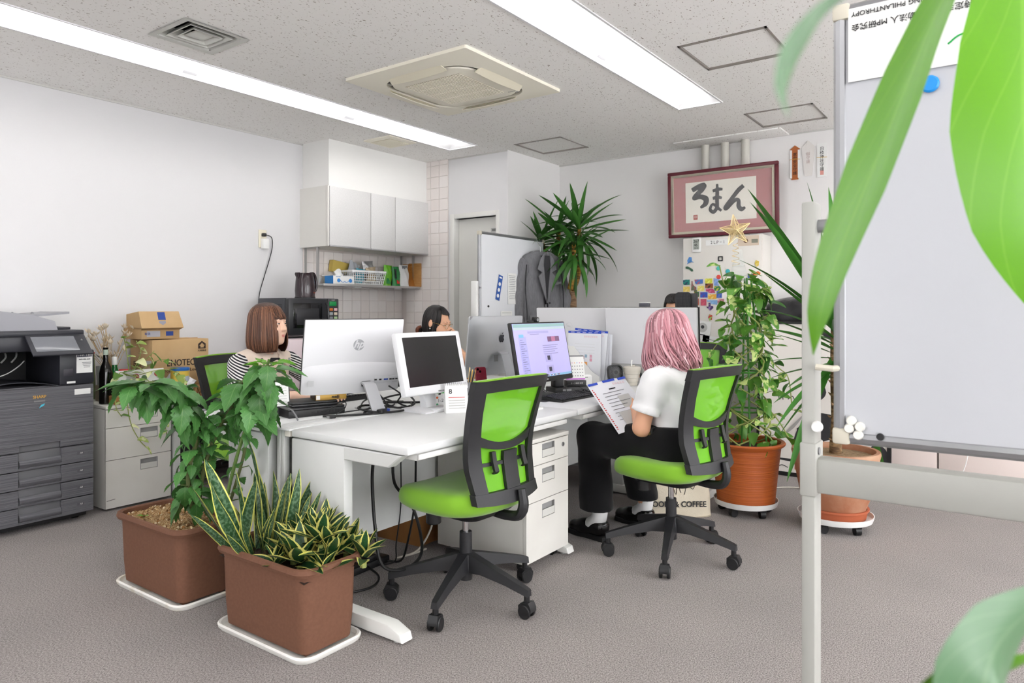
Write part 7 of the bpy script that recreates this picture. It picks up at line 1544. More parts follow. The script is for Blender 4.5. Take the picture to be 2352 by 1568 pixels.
def cap(P, a, b_, r0, r1=None, sy=1.0):
    r1 = r0 if r1 is None else r1; X, Y, Z = P; a = np.array(a, np.float32); d = np.array(b_, np.float32) - a; L = float(d @ d) + 1e-9
    h = np.clip(((X - a[0]) * d[0] + (Y - a[1]) * d[1] + (Z - a[2]) * d[2]) / L, 0, 1)
    return np.sqrt((X - a[0] - h * d[0]) ** 2 + ((Y - a[1] - h * d[1]) / sy) ** 2 + (Z - a[2] - h * d[2]) ** 2) - (r0 + (r1 - r0) * h)
def ell(P, c, r):
    X, Y, Z = P; k0 = np.sqrt(((X - c[0]) / r[0]) ** 2 + ((Y - c[1]) / r[1]) ** 2 + ((Z - c[2]) / r[2]) ** 2); k1 = np.sqrt(((X - c[0]) / r[0] ** 2) ** 2 + ((Y - c[1]) / r[1] ** 2) ** 2 + ((Z - c[2]) / r[2] ** 2) ** 2)
    return k0 * (k0 - 1) / (k1 + 1e-6)
def head_sdf(P):
    d = ell(P, (0, -.012, .028), (.072, .092, .084)); d = sm(d, ell(P, (0, .028, -.035), (.060, .063, .078)), .03)
    d = sm(d, ell(P, (0, .035, -.078), (.044, .046, .036)), .03); d = sm(d, ell(P, (0, .068, -.100), (.020, .018, .014)), .022)
    for s in (-1, 1): d = sm(d, ell(P, (s * .036, .060, -.032), (.024, .026, .028)), .025)
    d = sm(d, cap(P, (-.028, .080, .020), (.028, .080, .020), .012), .02)
    for s in (-1, 1): d = ss(d, ell(P, (s * .031, .104, .002), (.019, .020, .012)), .012)
    d = sm(d, cap(P, (0, .090, .006), (0, .105, -.030), .006, .0095), .012)
    for s in (-1, 1): d = sm(d, ell(P, (s * .0105, .096, -.034), (.008, .009, .007)), .006)
    d = sm(d, cap(P, (-.015, .083, -.061), (.015, .083, -.061), .0062), .008); d = sm(d, cap(P, (0, .087, -.060), (0, .087, -.061), .005), .008); d = sm(d, cap(P, (-.011, .084, -.0725), (.011, .084, -.0725), .0068), .008)
    d = ss(d, cap(P, (-.018, .094, -.0665), (.018, .094, -.0665), .003), .004)
    for s in (-1, 1): d = sm(d, ss(ell(P, (s * .076, -.006, -.004), (.009, .019, .031)), ell(P, (s * .088, .002, .002), (.006, .008, .016)), .006), .01)
    return d
def tr(P, Mi):
    X, Y, Z = P; m = np.array(Mi); return (m[0][0] * X + m[0][1] * Y + m[0][2] * Z + m[0][3], m[1][0] * X + m[1][1] * Y + m[1][2] * Z + m[1][3], m[2][0] * X + m[2][1] * Y + m[2][2] * Z + m[2][3])
def hand_sdf(P, wrist, d, n, spread=1.0, curl=.5, thumb=1):
    """hand leaving the wrist along d, palm facing n; fingers curl toward n"""
    d = Vector(d).normalized(); n = (Vector(n) - Vector(n).dot(d) * d).normalized(); s = d.cross(n) * thumb; w = Vector(wrist)
    q = cap(P, w, w + d * .03, .024, .027); palm = None
    for i, off in enumerate((-.027, -.009, .009, .026)): q = sm(q, cap(P, w + d * .025 + s * off * .6, w + d * .085 + s * off, .013, .011), .012)
    for i, (off, L) in enumerate(zip((-.029, -.010, .009, .027), (.062, .076, .082, .072))):
        p0 = w + d * .085 + s * off; a = d
        for k in range(3):
            ang = curl * (.5 + .5 * k); a2 = (d * math.cos(ang * (k + 1) * .6) + n * math.sin(ang * (k + 1) * .6) + s * off * 2 * spread).normalized(); p1 = p0 + a2 * (L * (.42, .32, .26)[k])
            q = sm(q, cap(P, p0, p1, .0095 - .001 * k, .0085 - .001 * k), .004); p0 = p1
    t0 = w + d * .03 + s * .022; t1 = t0 + (d * .6 + s * .7 + n * .35).normalized() * .04; t2 = t1 + (d * .9 + s * .15 + n * .4).normalized() * .032
    return sm(sm(q, cap(P, t0, t1, .013, .011), .01), cap(P, t1, t2, .0105, .008), .004)
def skin_mat(name, c_, lip):
    return M(name, c_, .5, spec=.35, sub=.06, noise=(9, tuple(min(255, int(v * 1.03)) for v in c_), 3)), M(name + '_lip', lip, .4)
def add_lips(root, lipm, Mh):
    up = tube([(-.0215, .0775, -.0675), (-.012, .0885, -.0645), (-.004, .0930, -.0632), (0, .0927, -.0640), (.004, .0930, -.0632), (.012, .0885, -.0645), (.0215, .0775, -.0675)], [.0008, .0028, .0036, .0034, .0036, .0028, .0008], 8, 4)
    lo = tube([(-.020, .0775, -.0680), (-.011, .0885, -.0705), (0, .0925, -.0712), (.011, .0885, -.0705), (.020, .0775, -.0680)], [.0008, .0034, .0042, .0034, .0008], 8, 4)
    for n_, g_ in (('upper_lip', up), ('lower_lip', lo)): o = obj(n_, g_, lipm, root); o.matrix_local = Mh
def eyes(root, Mh, iris=(44, 28, 20), brow=(70, 46, 36), op=1.0):
    for s in (-1, 1):
        e = obj('eye', sph(.0125, 16, 10), M('eye_white', (236, 232, 228), .25), root); e.matrix_local = Mh @ Matrix.Translation((s * .031, .0775, .001))
        ir = obj('iris', lathe([(.0062, 0), (.0058, .001), (1e-5, .0016)], 16, False).m((0, .0108, 0), (R(-90), 0, 0)), M('iris_%d' % iris[0], iris, .15), e)
        sk = _mats[root['skin_name']]
        for lo, hi in ((1, 80), (-80, -1)):
            def lid(u, v):
                az = R(-84 + 168 * u); op = (17 if lo > 0 else 14) * math.cos(az * 1.02) ** .7 if abs(az) < R(86) else 0; e_ = R((op + (80 - op) * v) if lo > 0 else (-80 + (80 - op) * v)); r_ = .0134
                return (r_ * math.sin(az) * math.cos(e_), r_ * math.cos(az) * math.cos(e_), r_ * math.sin(e_))
            obj('eyelid', sheet(lid, 14, 5), sk, e)
        obj('lash_line', tube([(.0136 * math.sin(R(z)) * math.cos(R(q)), .0136 * math.cos(R(z)) * math.cos(R(q)), .0136 * math.sin(R(q))) for z, q in ((-72, 9), (-40, 15), (0, 18), (40, 15), (72, 8))], [.0007, .0011, .0012, .0011, .0008], 6, 4), M('lash', (40, 28, 24), .6), e)
        b_ = obj('eyebrow', tube([(s * .014, .094, .0225), (s * .028, .0915, .0255), (s * .046, .077, .0215)], [.0016, .0022, .0010], 6, 5, flat=.5), M('brow_%d' % brow[0], brow, .8), root); b_.matrix_local = Mh
def hair_mat(name, dark, mid, light):
    m = M(name, mid, .42, spec=.4); N, L, b = nodes(m)
    at = N.new('ShaderNodeAttribute'); at.attribute_name = 'tone'; r = N.new('ShaderNodeValToRGB'); e = r.color_ramp.elements
    e[0].color = lin(dark); e[1].color = lin(light); x = e.new(.5); x.color = lin(mid); L.new(at.outputs['Fac'], r.inputs[0]); L.new(r.outputs[0], b.inputs['Base Color']); b.inputs['Anisotropic'].default_value = .4; return m
def hair(root, Mh, mat, layers, name='hair', seed=1):
    """layers: dict(n, a0, a1 degrees (90 = face), prof [(scale, z)], rx, ry, cy, cz?, wave, w, flat, jit)"""
    rnd = random.Random(seed); gs = []; tones = []
    for Lr in layers:
        pr = [(v.x, v.y) for v in spline([(a_, z_, 0) for a_, z_ in Lr['prof']], 3)]; m = len(pr)
        def pt(a, k, sc_=1.0, dz=0.0):
            f = min(m - 1.001, max(0, k)); i = int(f); u = f - i; s_ = pr[i][0] * (1 - u) + pr[i + 1][0] * u; z = pr[i][1] * (1 - u) + pr[i + 1][1] * u
            return Vector((Lr['rx'] * s_ * sc_ * math.cos(a), Lr.get('cy', -.015) + Lr['ry'] * s_ * sc_ * math.sin(a), z + dz))
        a0, a1 = R(Lr['a0']), R(Lr['a1'])
        if Lr.get('base', True):
            g = sheet(lambda u, v: tuple(pt(a0 + (a1 - a0) * u, v * (m - 1), .955)), 72, 2 * (m - 1), .004); gs.append(g); tones += [.22] * len(g.V)
        for i in range(Lr['n']):
            a = a0 + (a1 - a0) * (i + rnd.random()) / Lr['n']; st = 3 * rnd.uniform(*Lr.get('start', (.0, 1.2))); en = (m - 1) * rnd.uniform(*Lr.get('end', (.93, 1.0))); ph = rnd.uniform(0, 6.3); fr = rnd.uniform(.8, 1.4); amp = Lr.get('wave', .0)
            ns = 16; P = []; rr = []; da = rnd.uniform(-.06, .06); w = Lr.get('w', .009) * rnd.uniform(.7, 1.3); sc0 = rnd.uniform(.97, 1.02)
            for j in range(ns + 1):
                f = j / ns; k = st + (en - st) * f; g_ = f * f
                P.append(pt(a + da * f + amp * 8 * g_ * math.sin(ph + fr * 7 * f), k, sc0 + amp * 2.2 * g_ * math.cos(ph + fr * 6 * f))); rr.append(w * (.35 + .65 * math.sin(PI * min(1, .25 + .75 * f)) ** .6) * (1 - .8 * f ** 5))
            g = tube(P, rr, 5, flat=.45); gs.append(g); tn = min(1, max(0, rnd.gauss(.55, .22))); tones += list(np.repeat(np.clip(tn + .12 * np.sin(np.linspace(0, 3, ns + 1) + ph), 0, 1), 5))
    o = obj(name, join(gs), mat, root, ang=180); o['kind'] = 'stuff'; o.matrix_local = Mh
    at = o.data.attributes.new('tone', 'FLOAT', 'POINT'); at.data.foreach_set('value', [float(x) for x in tones]); return o
def garment(root, name, fn, bounds, st, mat, ang=180, fine=()):
    (x0, x1), (y0, y1), (z0, z1) = bounds
    return obj(name, snet(lambda X, Y, Z: fn((X, Y, Z)), axis(x0, x1, st), axis(y0, y1, st), axis(z0, z1, st, fine)), mat, root, ang=ang)
def wob(P, f, a, ph=0.0): X, Y, Z = P; return a * (np.sin(f * (X * .8 + Z * 1.3) + ph) * np.sin(f * (Y * 1.1 - Z * .7) + 1.7 * ph) + .5 * np.sin(f * 1.9 * (Z + .4 * Y) + 3 * X * f))
def cutz(d, P, z, above=True): return np.maximum(d, (z - P[2]) if above else (P[2] - z))
# ------------------------------------------------------------------ pink hair, seen from behind
SKIN, LIP = skin_mat('skin_warm', (226, 172, 140), (196, 96, 90))
r1 = thing('person', 'person with pink bobbed hair in a white T-shirt and black trousers, reading a sheet', 'person', (3.325, 1.405, 0), R(-10)); r1['skin_name'] = 'skin_warm'
Mh = Matrix.Translation((.012, .065, 1.088)) @ Matrix.Rotation(R(8), 4, 'Z') @ Matrix.Rotation(R(-16), 4, 'X') @ Matrix.Scale(.98, 4); Mi = Mh.inverted()
el_l, wr_l = (-.20, .055, .645), (-.04, .20, .69); el_r, wr_r = (.215, .07, .655), (.10, .25, .69)
kl, al_ = (-.115, .42, .535), (-.09, .40, .12); kr, ar_ = (.19, .40, .525), (.27, .36, .12)
def body1(X, Y, Z):
    P = (X, Y, Z); d = head_sdf(tr(P, Mi)) * .98
    d = sm(d, cap(P, (0, .03, .90), (0, .065, 1.02), .048, .046), .03); d = sm(d, cap(P, (0, -.03, .62), (0, .0, .82), .115, .125, .8), .05); d = sm(d, cap(P, (-.13, .01, .868), (.13, .01, .868), .052), .05)
    for e, w, s in ((el_l, wr_l, -1), (el_r, wr_r, 1)):
        d = sm(d, cap(P, (s * .165, .01, .862), e, .048, .040), .03); d = sm(d, cap(P, e, w, .039, .025), .02)
        d = sm(d, hand_sdf(P, w, (-s * .35, .75, .35), (-s * .8, .1, -.2), .8, .5, s), .015)
    for h, k, a in (((-.09, -.05, .545), kl, al_), ((.09, -.05, .545), kr, ar_)): d = sm(d, cap(P, h, k, .085, .06), .05); d = sm(d, cap(P, k, a, .056, .036), .03); d = sm(d, cap(P, a, (a[0], a[1] + .09, .045), .030, .016), .02)
    return d
obj('body', snet(body1, axis(-.34, .36, .011, ((-.12, .12, .006),)), axis(-.20, .60, .011, ((-.02, .22, .006),)), axis(.0, 1.24, .011, ((.94, 1.22, .006),))), SKIN, r1, ang=180)
TEE = M('tshirt_white', (240, 240, 241), .85, spec=.15, sheen=.1, bump=(500, .06))
def tee(P):
    d = cap(P, (0, -.045, .56), (0, .0, .81), .150, .150, .86); d = sm(d, cap(P, (-.125, .005, .858), (.125, .005, .858), .068), .06); d = sm(d, cap(P, (0, .03, .885), (0, .045, .905), .070), .04)
    for e, s in ((el_l, -1), (el_r, 1)):
        sh = np.array((s * .165, .005, .858)); m = sh + (np.array(e) - sh) * .62; ar = cap(P, sh, m, .066, .070)
        ex = (np.array(e) - sh); ex /= np.linalg.norm(ex); t_ = (P[0] - m[0]) * ex[0] + (P[1] - m[1]) * ex[1] + (P[2] - m[2]) * ex[2]; d = sm(d, np.maximum(ar, t_), .035)
        cf = np.maximum(np.abs(t_ + .012) - .014, cap(P, sh, m + ex * .05, .072, .074)); d = sm(d, cf, .006)
    d = d + wob(P, 24, .0065, .6) + .003 * np.sin(60 * (P[2] + .5 * P[0] + .2 * P[1])) * np.clip((P[2] - .5) * 2, 0, 1)
    d = cutz(d, P, .505); d = np.maximum(d, -cap(P, (0, .05, .90), (0, .10, 1.02), .052)); return d
garment(r1, 'tshirt', tee, ((-.34, .34), (-.26, .24), (.48, .97)), .0075, TEE)
PANT = M('trousers_black', (17, 17, 19), .9, spec=.15, sheen=.15, bump=(400, .08))
def pants(P):
    d = cap(P, (-.06, -.05, .565), (.06, -.05, .565), .125, sy=1.0)
    for h, k, a in (((-.085, -.04, .555), kl, al_), ((.085, -.04, .555), kr, ar_)):
        d = sm(d, cap(P, h, k, .105, .086), .05); d = sm(d, cap(P, k, (a[0], a[1] + .02, .17), .084, .088), .04)
    d = d + wob(P, 18, .005, 1.1); d = np.maximum(d, P[2] - .655); return np.maximum(d, .155 - P[2])
garment(r1, 'trousers', pants, ((-.30, .42), (-.24, .60), (.13, .68)), .011, PANT)
SOCK = M('sock_white', (226, 226, 226), .9); SHOE = M('shoe_black', (14, 14, 15), .22, spec=.6)
for a in (al_, ar_):
    obj('sock', tube([(a[0], a[1] - .005, .20), (a[0], a[1] + .0, .13), (a[0], a[1] + .02, .09), (a[0], a[1] + .06, .065)], [.043, .042, .044, .040], 14, 3), SOCK, r1)
    def shoe(P, a=a):
        d = sm(cap(P, (a[0], a[1] - .005, .058), (a[0] , a[1] + .10, .050), .042, .040), cap(P, (a[0], a[1] + .10, .042), (a[0], a[1] + .17, .038), .042, .034), .03); d = sm(d, cap(P, (a[0], a[1] - .01, .075), (a[0], a[1] + .01, .085), .042), .02); d = np.maximum(d, P[2] - .098)
        d = np.maximum(d, -np.maximum(cap(P, (a[0], a[1] + .01, .10), (a[0], a[1] + .03, .11), .034), 0 * P[0] - 1)); return np.maximum(d, .022 - P[2])
    sh = garment(r1, 'shoe', shoe, ((a[0] - .07, a[0] + .07), (a[1] - .08, a[1] + .24), (.0, .12)), .006, SHOE)
    so = prism([(a[0] + x, a[1] + y) for x, y in ((-.034, -.045), (0, -.055), (.034, -.045), (.036, .06), (.044, .13), (.036, .19), (.0, .212), (-.036, .19), (-.044, .13), (-.036, .06))], .026, b=.003).m((0, 0, 0)); obj('sole', so, M('shoe_sole', (20, 20, 21), .6), sh)
obj('belt_pouch', box(.05, .03, .045, .008), BLACKP, r1, (-.155, .02, .625)); obj('pouch_clasp', cyl(.008, .004, 10).m((-.183, .02, .62), (0, R(-90), 0)), M('key_brass', (150, 130, 90), .35, .8), r1)
PKH = hair_mat('hair_pink', (112, 76, 82), (204, 140, 150), (236, 196, 204))
capP = [(.10, .128), (.45, .120), (.75, .098), (.93, .065), (1.0, .025)]
Mq = Matrix.Translation((.012, .062, 1.090)) @ Matrix.Rotation(R(8), 4, 'Z') @ Matrix.Rotation(R(-5), 4, 'X')
hair(r1, Mq, PKH, [dict(n=230, a0=95, a1=445, prof=capP + [(1.10, -.03), (1.22, -.09), (1.26, -.14), (1.16, -.185), (1.0, -.20)], rx=.094, ry=.112, cy=-.02, wave=.034, w=.0075, end=(.86, 1.0), start=(0, .7)), dict(n=110, a0=150, a1=390, prof=capP + [(1.14, -.03), (1.27, -.09), (1.32, -.14), (1.26, -.18), (1.22, -.195)], rx=.094, ry=.112, cy=-.02, wave=.05, w=.007, base=False, end=(.8, 1.0), start=(.1, 2.0))], seed=4)
# the sheet in the hands
t = thing('document_sheet', 'printed white document with a blue strip held by the person with pink hair', 'document', (3.332, 1.80, .775), rot=(0, 0, 0))
vz = Vector((.27, .70, .66)).normalized(); vx = Vector((.82, -.57, .06)); vx = (vx - vx.dot(vz) * vz).normalized(); nn = vx.cross(vz)
t.matrix_world = Matrix.Translation((3.305, 1.685, .725)) @ Matrix((vx, vz, nn)).transposed().to_4x4()
obj('sheet', sheet(lambda u, v: ((u - .5) * .235, (v - .5) * .33, .010 * math.sin(PI * u)), 8, 2, .0015), ENVM, t); 
def onp(name, x0, x1, y0, y1, mt, dz=.0125): 
    xm = (x0 + x1) / 2; obj(name, box(x1 - x0, y1 - y0, .0006).m((xm, (y0 + y1) / 2, .010 * math.sin(PI * (xm / .235 + .5)) + .0012)), mt, t)
onp('blue_strip', -.117, -.03, .150, .165, BLUS); onp('blue_strip', -.03, .045, .150, .165, BLUS); onp('blue_strip', .045, .117, .150, .165, BLUS)
for k in range(9): onp('print_row', -.07, .06 - .03 * (k % 3), .08 - .022 * k, .083 - .022 * k, INKG)
onp('print_block', .0, .07, -.03, .05, LGREY); onp('print_block', -.05, .05, -.13, -.05, LGREY); onp('title', -.02, .02, .10, .107, INK)
for k in range(22): onp('red_print', -.110, -.105 + .002 * (k % 3), .12 - .0125 * k, .127 - .0125 * k, REDP)
for k in range(5): onp('postcode_box', .02 + .016 * k, .03 + .016 * k, .125, .138, M('post_pink', (232, 214, 220), .7))
# ------------------------------------------------------------------ woman with a brown bob
SKIN2, LIP2 = skin_mat('skin_fair', (240, 200, 176), (212, 132, 122))
r2 = thing('person', 'woman with a brown bob in a beige vest over black and white striped sleeves', 'person', (2.455, 3.50, 0), R(180)); r2['skin_name'] = 'skin_fair'
Mh2 = Matrix.Translation((0, .02, 1.130)) @ Matrix.Rotation(R(20), 4, 'Z') @ Matrix.Rotation(R(3), 4, 'X'); Mi2 = Mh2.inverted()
e2r, w2r = (.275, .16, .765), (.085, .41, .762); e2l, w2l = (-.27, .16, .765), (-.10, .41, .762)
def body2(X, Y, Z):
    P = (X, Y, Z); d = head_sdf(tr(P, Mi2))
    d = sm(d, cap(P, (0, -.02, .95), (0, -.005, 1.05), .047, .044), .03); d = sm(d, cap(P, (0, -.04, .60), (0, -.03, .86), .11, .12, .8), .05); d = sm(d, cap(P, (-.13, -.03, .925), (.13, -.03, .925), .045), .05)
    for e, w, s in ((e2r, w2r, 1), (e2l, w2l, -1)):
        d = sm(d, cap(P, (s * .165, -.03, .915), e, .045, .038), .03); d = sm(d, cap(P, e, w, .037, .024), .02); d = sm(d, hand_sdf(P, w, (-s * .25, .9, -.02), (0, .1, -1), .8, .35, s), .012)
    for s in (-1, 1): d = sm(d, cap(P, (s * .09, -.05, .55), (s * .11, .34, .55), .085, .06), .05); d = sm(d, cap(P, (s * .11, .34, .55), (s * .10, .30, .09), .055, .036), .03); d = sm(d, cap(P, (s * .10, .30, .05), (s * .10, .40, .04), .036, .03), .03)
    return d
o2 = obj('body', snet(body2, axis(-.34, .34, .011, ((-.10, .10, .0038),)), axis(-.20, .62, .012, ((-.07, .15, .0038), (.40, .55, .006))), axis(0, 1.27, .012, ((.99, 1.26, .0038), (.73, .79, .006)))), SKIN2, r2, ang=180)
add_lips(r2, LIP2, Mh2); eyes(r2, Mh2, brow=(96, 62, 46))
STR = M('sleeve_striped', (30, 30, 36), .9); N_, L_, b_ = nodes(STR); tc = N_.new('ShaderNodeTexCoord'); mp_ = N_.new('ShaderNodeMapping'); mp_.inputs['Rotation'].default_value = (R(18), R(14), 0); wv = N_.new('ShaderNodeTexWave'); wv.wave_type = 'BANDS'; wv.bands_direction = 'Z'; wv.inputs['Scale'].default_value = 27; wv.inputs['Distortion'].default_value = .6
rp = N_.new('ShaderNodeValToRGB'); rp.color_ramp.interpolation = 'CONSTANT'; rp.color_ramp.elements[0].color = lin((28, 28, 36)); rp.color_ramp.elements[1].color = lin((232, 230, 228)); rp.color_ramp.elements[1].position = .55
L_.new(tc.outputs['Object'], mp_.inputs[0]); L_.new(mp_.outputs[0], wv.inputs[0]); L_.new(wv.outputs['Fac'], rp.inputs[0]); L_.new(rp.outputs[0], b_.inputs['Base Color'])
for e, s in ((e2r, 1), (e2l, -1)):
    def slv(P, e=e, s=s):
        d = cap(P, (s * .16, -.03, .915), e, .060, .056); d = sm(d, cap(P, e, (e[0] - s * .03, e[1] + .05, e[2]), .054, .052), .02); return d + wob(P, 30, .003, s)
    garment(r2, 'sleeve', slv, ((min(s * .05, s * .36), max(s * .05, s * .36)), (-.12, .30), (.68, 1.0)), .0075, STR)
VEST = M('vest_beige', (226, 208, 192), .9, sheen=.15, bump=(300, .08))
def vest(P):
    d = cap(P, (0, -.045, .62), (0, -.03, .85), .145, .15, .8); d = sm(d, cap(P, (-.135, -.03, .925), (.135, -.03, .925), .058), .06); d = sm(d, cap(P, (0, -.02, .95), (0, -.02, .985), .066, .060), .03)
    d = d + wob(P, 20, .004, .3); d = np.maximum(d, P[2] - .995); d = np.maximum(d, .56 - P[2])
    d = np.maximum(d, -cap(P, (0, .16, 1.02), (0, .13, .86), .055, .02)); d = np.maximum(d, np.abs(P[0]) - .185); return np.maximum(d, -cap(P, (0, .0, .96), (0, .01, 1.1), .050))
garment(r2, 'vest', vest, ((-.22, .22), (-.22, .16), (.54, 1.02)), .0075, VEST)
garment(r2, 'inner_top', lambda P: np.maximum(np.maximum(cap(P, (0, -.03, .70), (0, -.02, .89), .125, .128, .8), P[2] - .945), .6 - P[2]), ((-.16, .16), (-.16, .12), (.58, .97)), .01, M('inner_black', (28, 28, 32), .9))
for s in (-1, 1): obj('collar', sheet(lambda u, v: (s * (.025 + .05 * v + .012 * math.sin(3 * u)), .075 - .11 * u * u + .01 * v, .965 + .03 * (1 - v) - .02 * v - .05 * (1 - u)), 8, 5, .006), VEST, r2)
obj('lapel_pin', box(.012, .004, .02, .002), M('pin_grey', (150, 150, 150), .4), r2, (-.09, .085, .93))
garment(r2, 'trousers', lambda P: sm(cap(P, (-.06, -.05, .56), (.06, -.05, .56), .12), sm(cap(P, (-.09, -.03, .55), (-.11, .34, .55), .095, .07), cap(P, (.09, -.03, .55), (.11, .34, .55), .095, .07), .04), .05), ((-.24, .24), (-.22, .46), (.40, .70)), .014, M('trousers_dark', (52, 50, 54), .9))
BRH = hair_mat('hair_brown', (42, 24, 18), (92, 58, 42), (150, 104, 78))
cap2 = [(.10, .124), (.45, .117), (.75, .096), (.93, .065), (1.0, .028)]
hair(r2, Mh2, BRH, [dict(n=430, a0=119, a1=424, prof=cap2 + [(1.08, -.03), (1.12, -.08), (1.09, -.12), (1.0, -.145), (.93, -.155)], rx=.092, ry=.104, cy=-.016, wave=.004, w=.0042, end=(.95, 1.0), start=(0, .5)), dict(n=120, a0=55, a1=122, prof=cap2[:4] + [(1.03, .045), (1.05, .026)], rx=.086, ry=.108, cy=-.016, wave=.008, w=.0036, end=(.9, 1.0), start=(0, 1.0))], seed=7)
# ------------------------------------------------------------------ woman with glasses
SKIN3, LIP3 = skin_mat('skin_tan', (228, 176, 144), (176, 96, 90))
r3 = thing('person', 'woman with tied black hair and gold glasses resting her hand at her mouth', 'person', (3.84, 3.47, 0), R(180)); r3['skin_name'] = 'skin_tan'
Mh3 = Matrix.Translation((0, .03, 1.120)) @ Matrix.Rotation(R(10), 4, 'Z') @ Matrix.Rotation(R(-13), 4, 'X'); Mi3 = Mh3.inverted()
w3 = tuple(Mh3 @ Vector((-.075, .115, -.130))); e3 = (-.20, .24, .765); e3r, w3r = (.27, .14, .775), (.10, .36, .765)
def body3(X, Y, Z):
    P = (X, Y, Z); d = head_sdf(tr(P, Mi3)); d = sm(d, cap(P, (0, -.02, .94), (0, .0, 1.04), .047, .044), .03); d = sm(d, cap(P, (0, -.04, .60), (0, -.03, .86), .11, .12, .8), .05); d = sm(d, cap(P, (-.13, -.03, .92), (.13, -.03, .92), .045), .05)
    d = sm(d, cap(P, (-.165, -.03, .91), e3, .045, .038), .03); d = sm(d, cap(P, e3, w3, .037, .024), .02); d = sm(d, hand_sdf(P, w3, tuple(Mh3.to_3x3() @ Vector((.30, .0, .85))), tuple(Mh3.to_3x3() @ Vector((.9, -.35, -.1))), .7, .75, -1), .01)
    d = sm(d, cap(P, (.165, -.03, .91), e3r, .045, .038), .03); d = sm(d, cap(P, e3r, w3r, .037, .024), .02); d = sm(d, hand_sdf(P, w3r, (-.2, .9, 0), (0, .1, -1), .8, .4, 1), .012)
    for s in (-1, 1): d = sm(d, cap(P, (s * .09, -.05, .55), (s * .11, .34, .55), .085, .06), .05); d = sm(d, cap(P, (s * .11, .34, .55), (s * .10, .30, .05), .055, .036), .03)
    return d
o3 = obj('body', snet(body3, axis(-.34, .34, .012, ((-.15, .10, .0042),)), axis(-.2, .56, .012, ((-.06, .22, .0042),)), axis(0, 1.26, .013, ((.95, 1.25, .0042),))), SKIN3, r3, ang=180)
add_lips(r3, LIP3, Mh3); eyes(r3, Mh3, brow=(40, 30, 28))
garment(r3, 'top', lambda P: np.maximum(sm(sm(cap(P, (0, -.045, .60), (0, -.03, .86), .14, .145, .8), cap(P, (-.13, -.03, .92), (.13, -.03, .92), .062), .06), sm(cap(P, (-.16, -.03, .91), (-.185, .05, .85), .066, .064), cap(P, (.16, -.03, .91), (.2, .04, .85), .066, .064), .02), .03), -cap(P, (0, .0, .95), (0, .02, 1.08), .055)) + wob(P, 22, .004), ((-.30, .30), (-.24, .20), (.55, 1.0)), .009, M('top_grey', (180, 178, 176), .9))
garment(r3, 'trousers', lambda P: sm(cap(P, (-.06, -.05, .56), (.06, -.05, .56), .12), sm(cap(P, (-.09, -.03, .55), (-.11, .34, .55), .095, .07), cap(P, (.09, -.03, .55), (.11, .34, .55), .095, .07), .04), .05), ((-.24, .24), (-.22, .46), (.40, .70)), .014, M('trousers_dark', (52, 50, 54), .9))
BKH = hair_mat('hair_black', (8, 7, 8), (22, 19, 20), (54, 48, 48)); cap3 = [(.10, .122), (.45, .115), (.75, .095), (.93, .066), (1.0, .03)]
hair(r3, Mh3, BKH, [dict(n=280, a0=135, a1=405, prof=cap3 + [(1.0, -.01), (.97, -.045), (.88, -.075), (.72, -.095)], rx=.079, ry=.100, cy=-.014, wave=.003, w=.004), dict(n=90, a0=52, a1=135, prof=cap3[:3] + [(.90, .079), (.93, .073)], rx=.079, ry=.100, cy=-.014, wave=.003, w=.004), dict(n=14, a0=128, a1=150, prof=cap3 + [(1.03, -.005), (1.02, -.03)], rx=.079, ry=.1, cy=-.014, wave=.004, w=.006, base=False)], seed=11)
tl = obj('ponytail', join([tube([(.006 * math.cos(k), -.095 + .006 * math.sin(k), -.05), (.012 * math.cos(k), -.125, -.09), (.014 * math.cos(k * 2), -.12, -.16), (.01 * math.cos(k * 3), -.11, -.22)], [.008, .010, .009, .003], 6, 4) for k in range(12)]), BKH, r3, ang=180); tl['kind'] = 'stuff'; tl.matrix_local = Mh3
hc = obj('hair_clip', tube([(.02, -.115, -.055), (.028, -.135, -.075), (.02, -.14, -.10), (.006, -.128, -.112)], [.010, .014, .013, .008], 10, 4), M('clip_brown', (110, 56, 34), .3), r3); hc.matrix_local = Mh3
GOLD = M('glasses_gold', (206, 166, 96), .25, .9); gl = obj('glasses', join([tube([(s * .031 + .0225 * math.cos(2 * PI * i / 22), .106 - .004 * abs(math.cos(2 * PI * i / 22)), -.004 + .019 * math.sin(2 * PI * i / 22)) for i in range(23)], .0011, 5) for s in (-1, 1)] + [tube([(-.009, .106, .001), (0, .109, .004), (.009, .106, .001)], .0011, 5, 4)] + [tube([(s * .053, .101, .002), (s * .072, .06, .004), (s * .079, .0, .004), (s * .077, -.012, -.01)], .0011, 5, 4) for s in (-1, 1)]), GOLD, r3); gl.matrix_local = Mh3
for s in (-1, 1): ln = obj('lens', cyl(.0215, .0006, 22).m((s * .031, .1045, -.004), (R(90), 0, 0), (1, 1, 1)), M('glasses_lens', (255, 255, 255), .02, alpha=.08), r3); ln.matrix_local = Mh3
er = obj('earring', sph(.005, 10, 6), M('pearl', (230, 226, 218), .2), r3); er.matrix_local = Mh3 @ Matrix.Translation((.08, -.002, -.042))
dv = (Vector(w3) - Vector(e3)).normalized(); wp = Vector(w3) - dv * .035; wt = obj('wristwatch', tube([wp - dv * .010, wp + dv * .010], .031, 18, caps=False) + tube([wp + dv * .010, wp - dv * .010], .029, 18, caps=False), M('watch_band', (214, 196, 176), .4, .3), r3); obj('watch_face', box(.024, .02, .008, .003), M('watch_face', (190, 176, 150), .3, .6), wt, tuple(wp + Vector((-.026, .018, .0))))
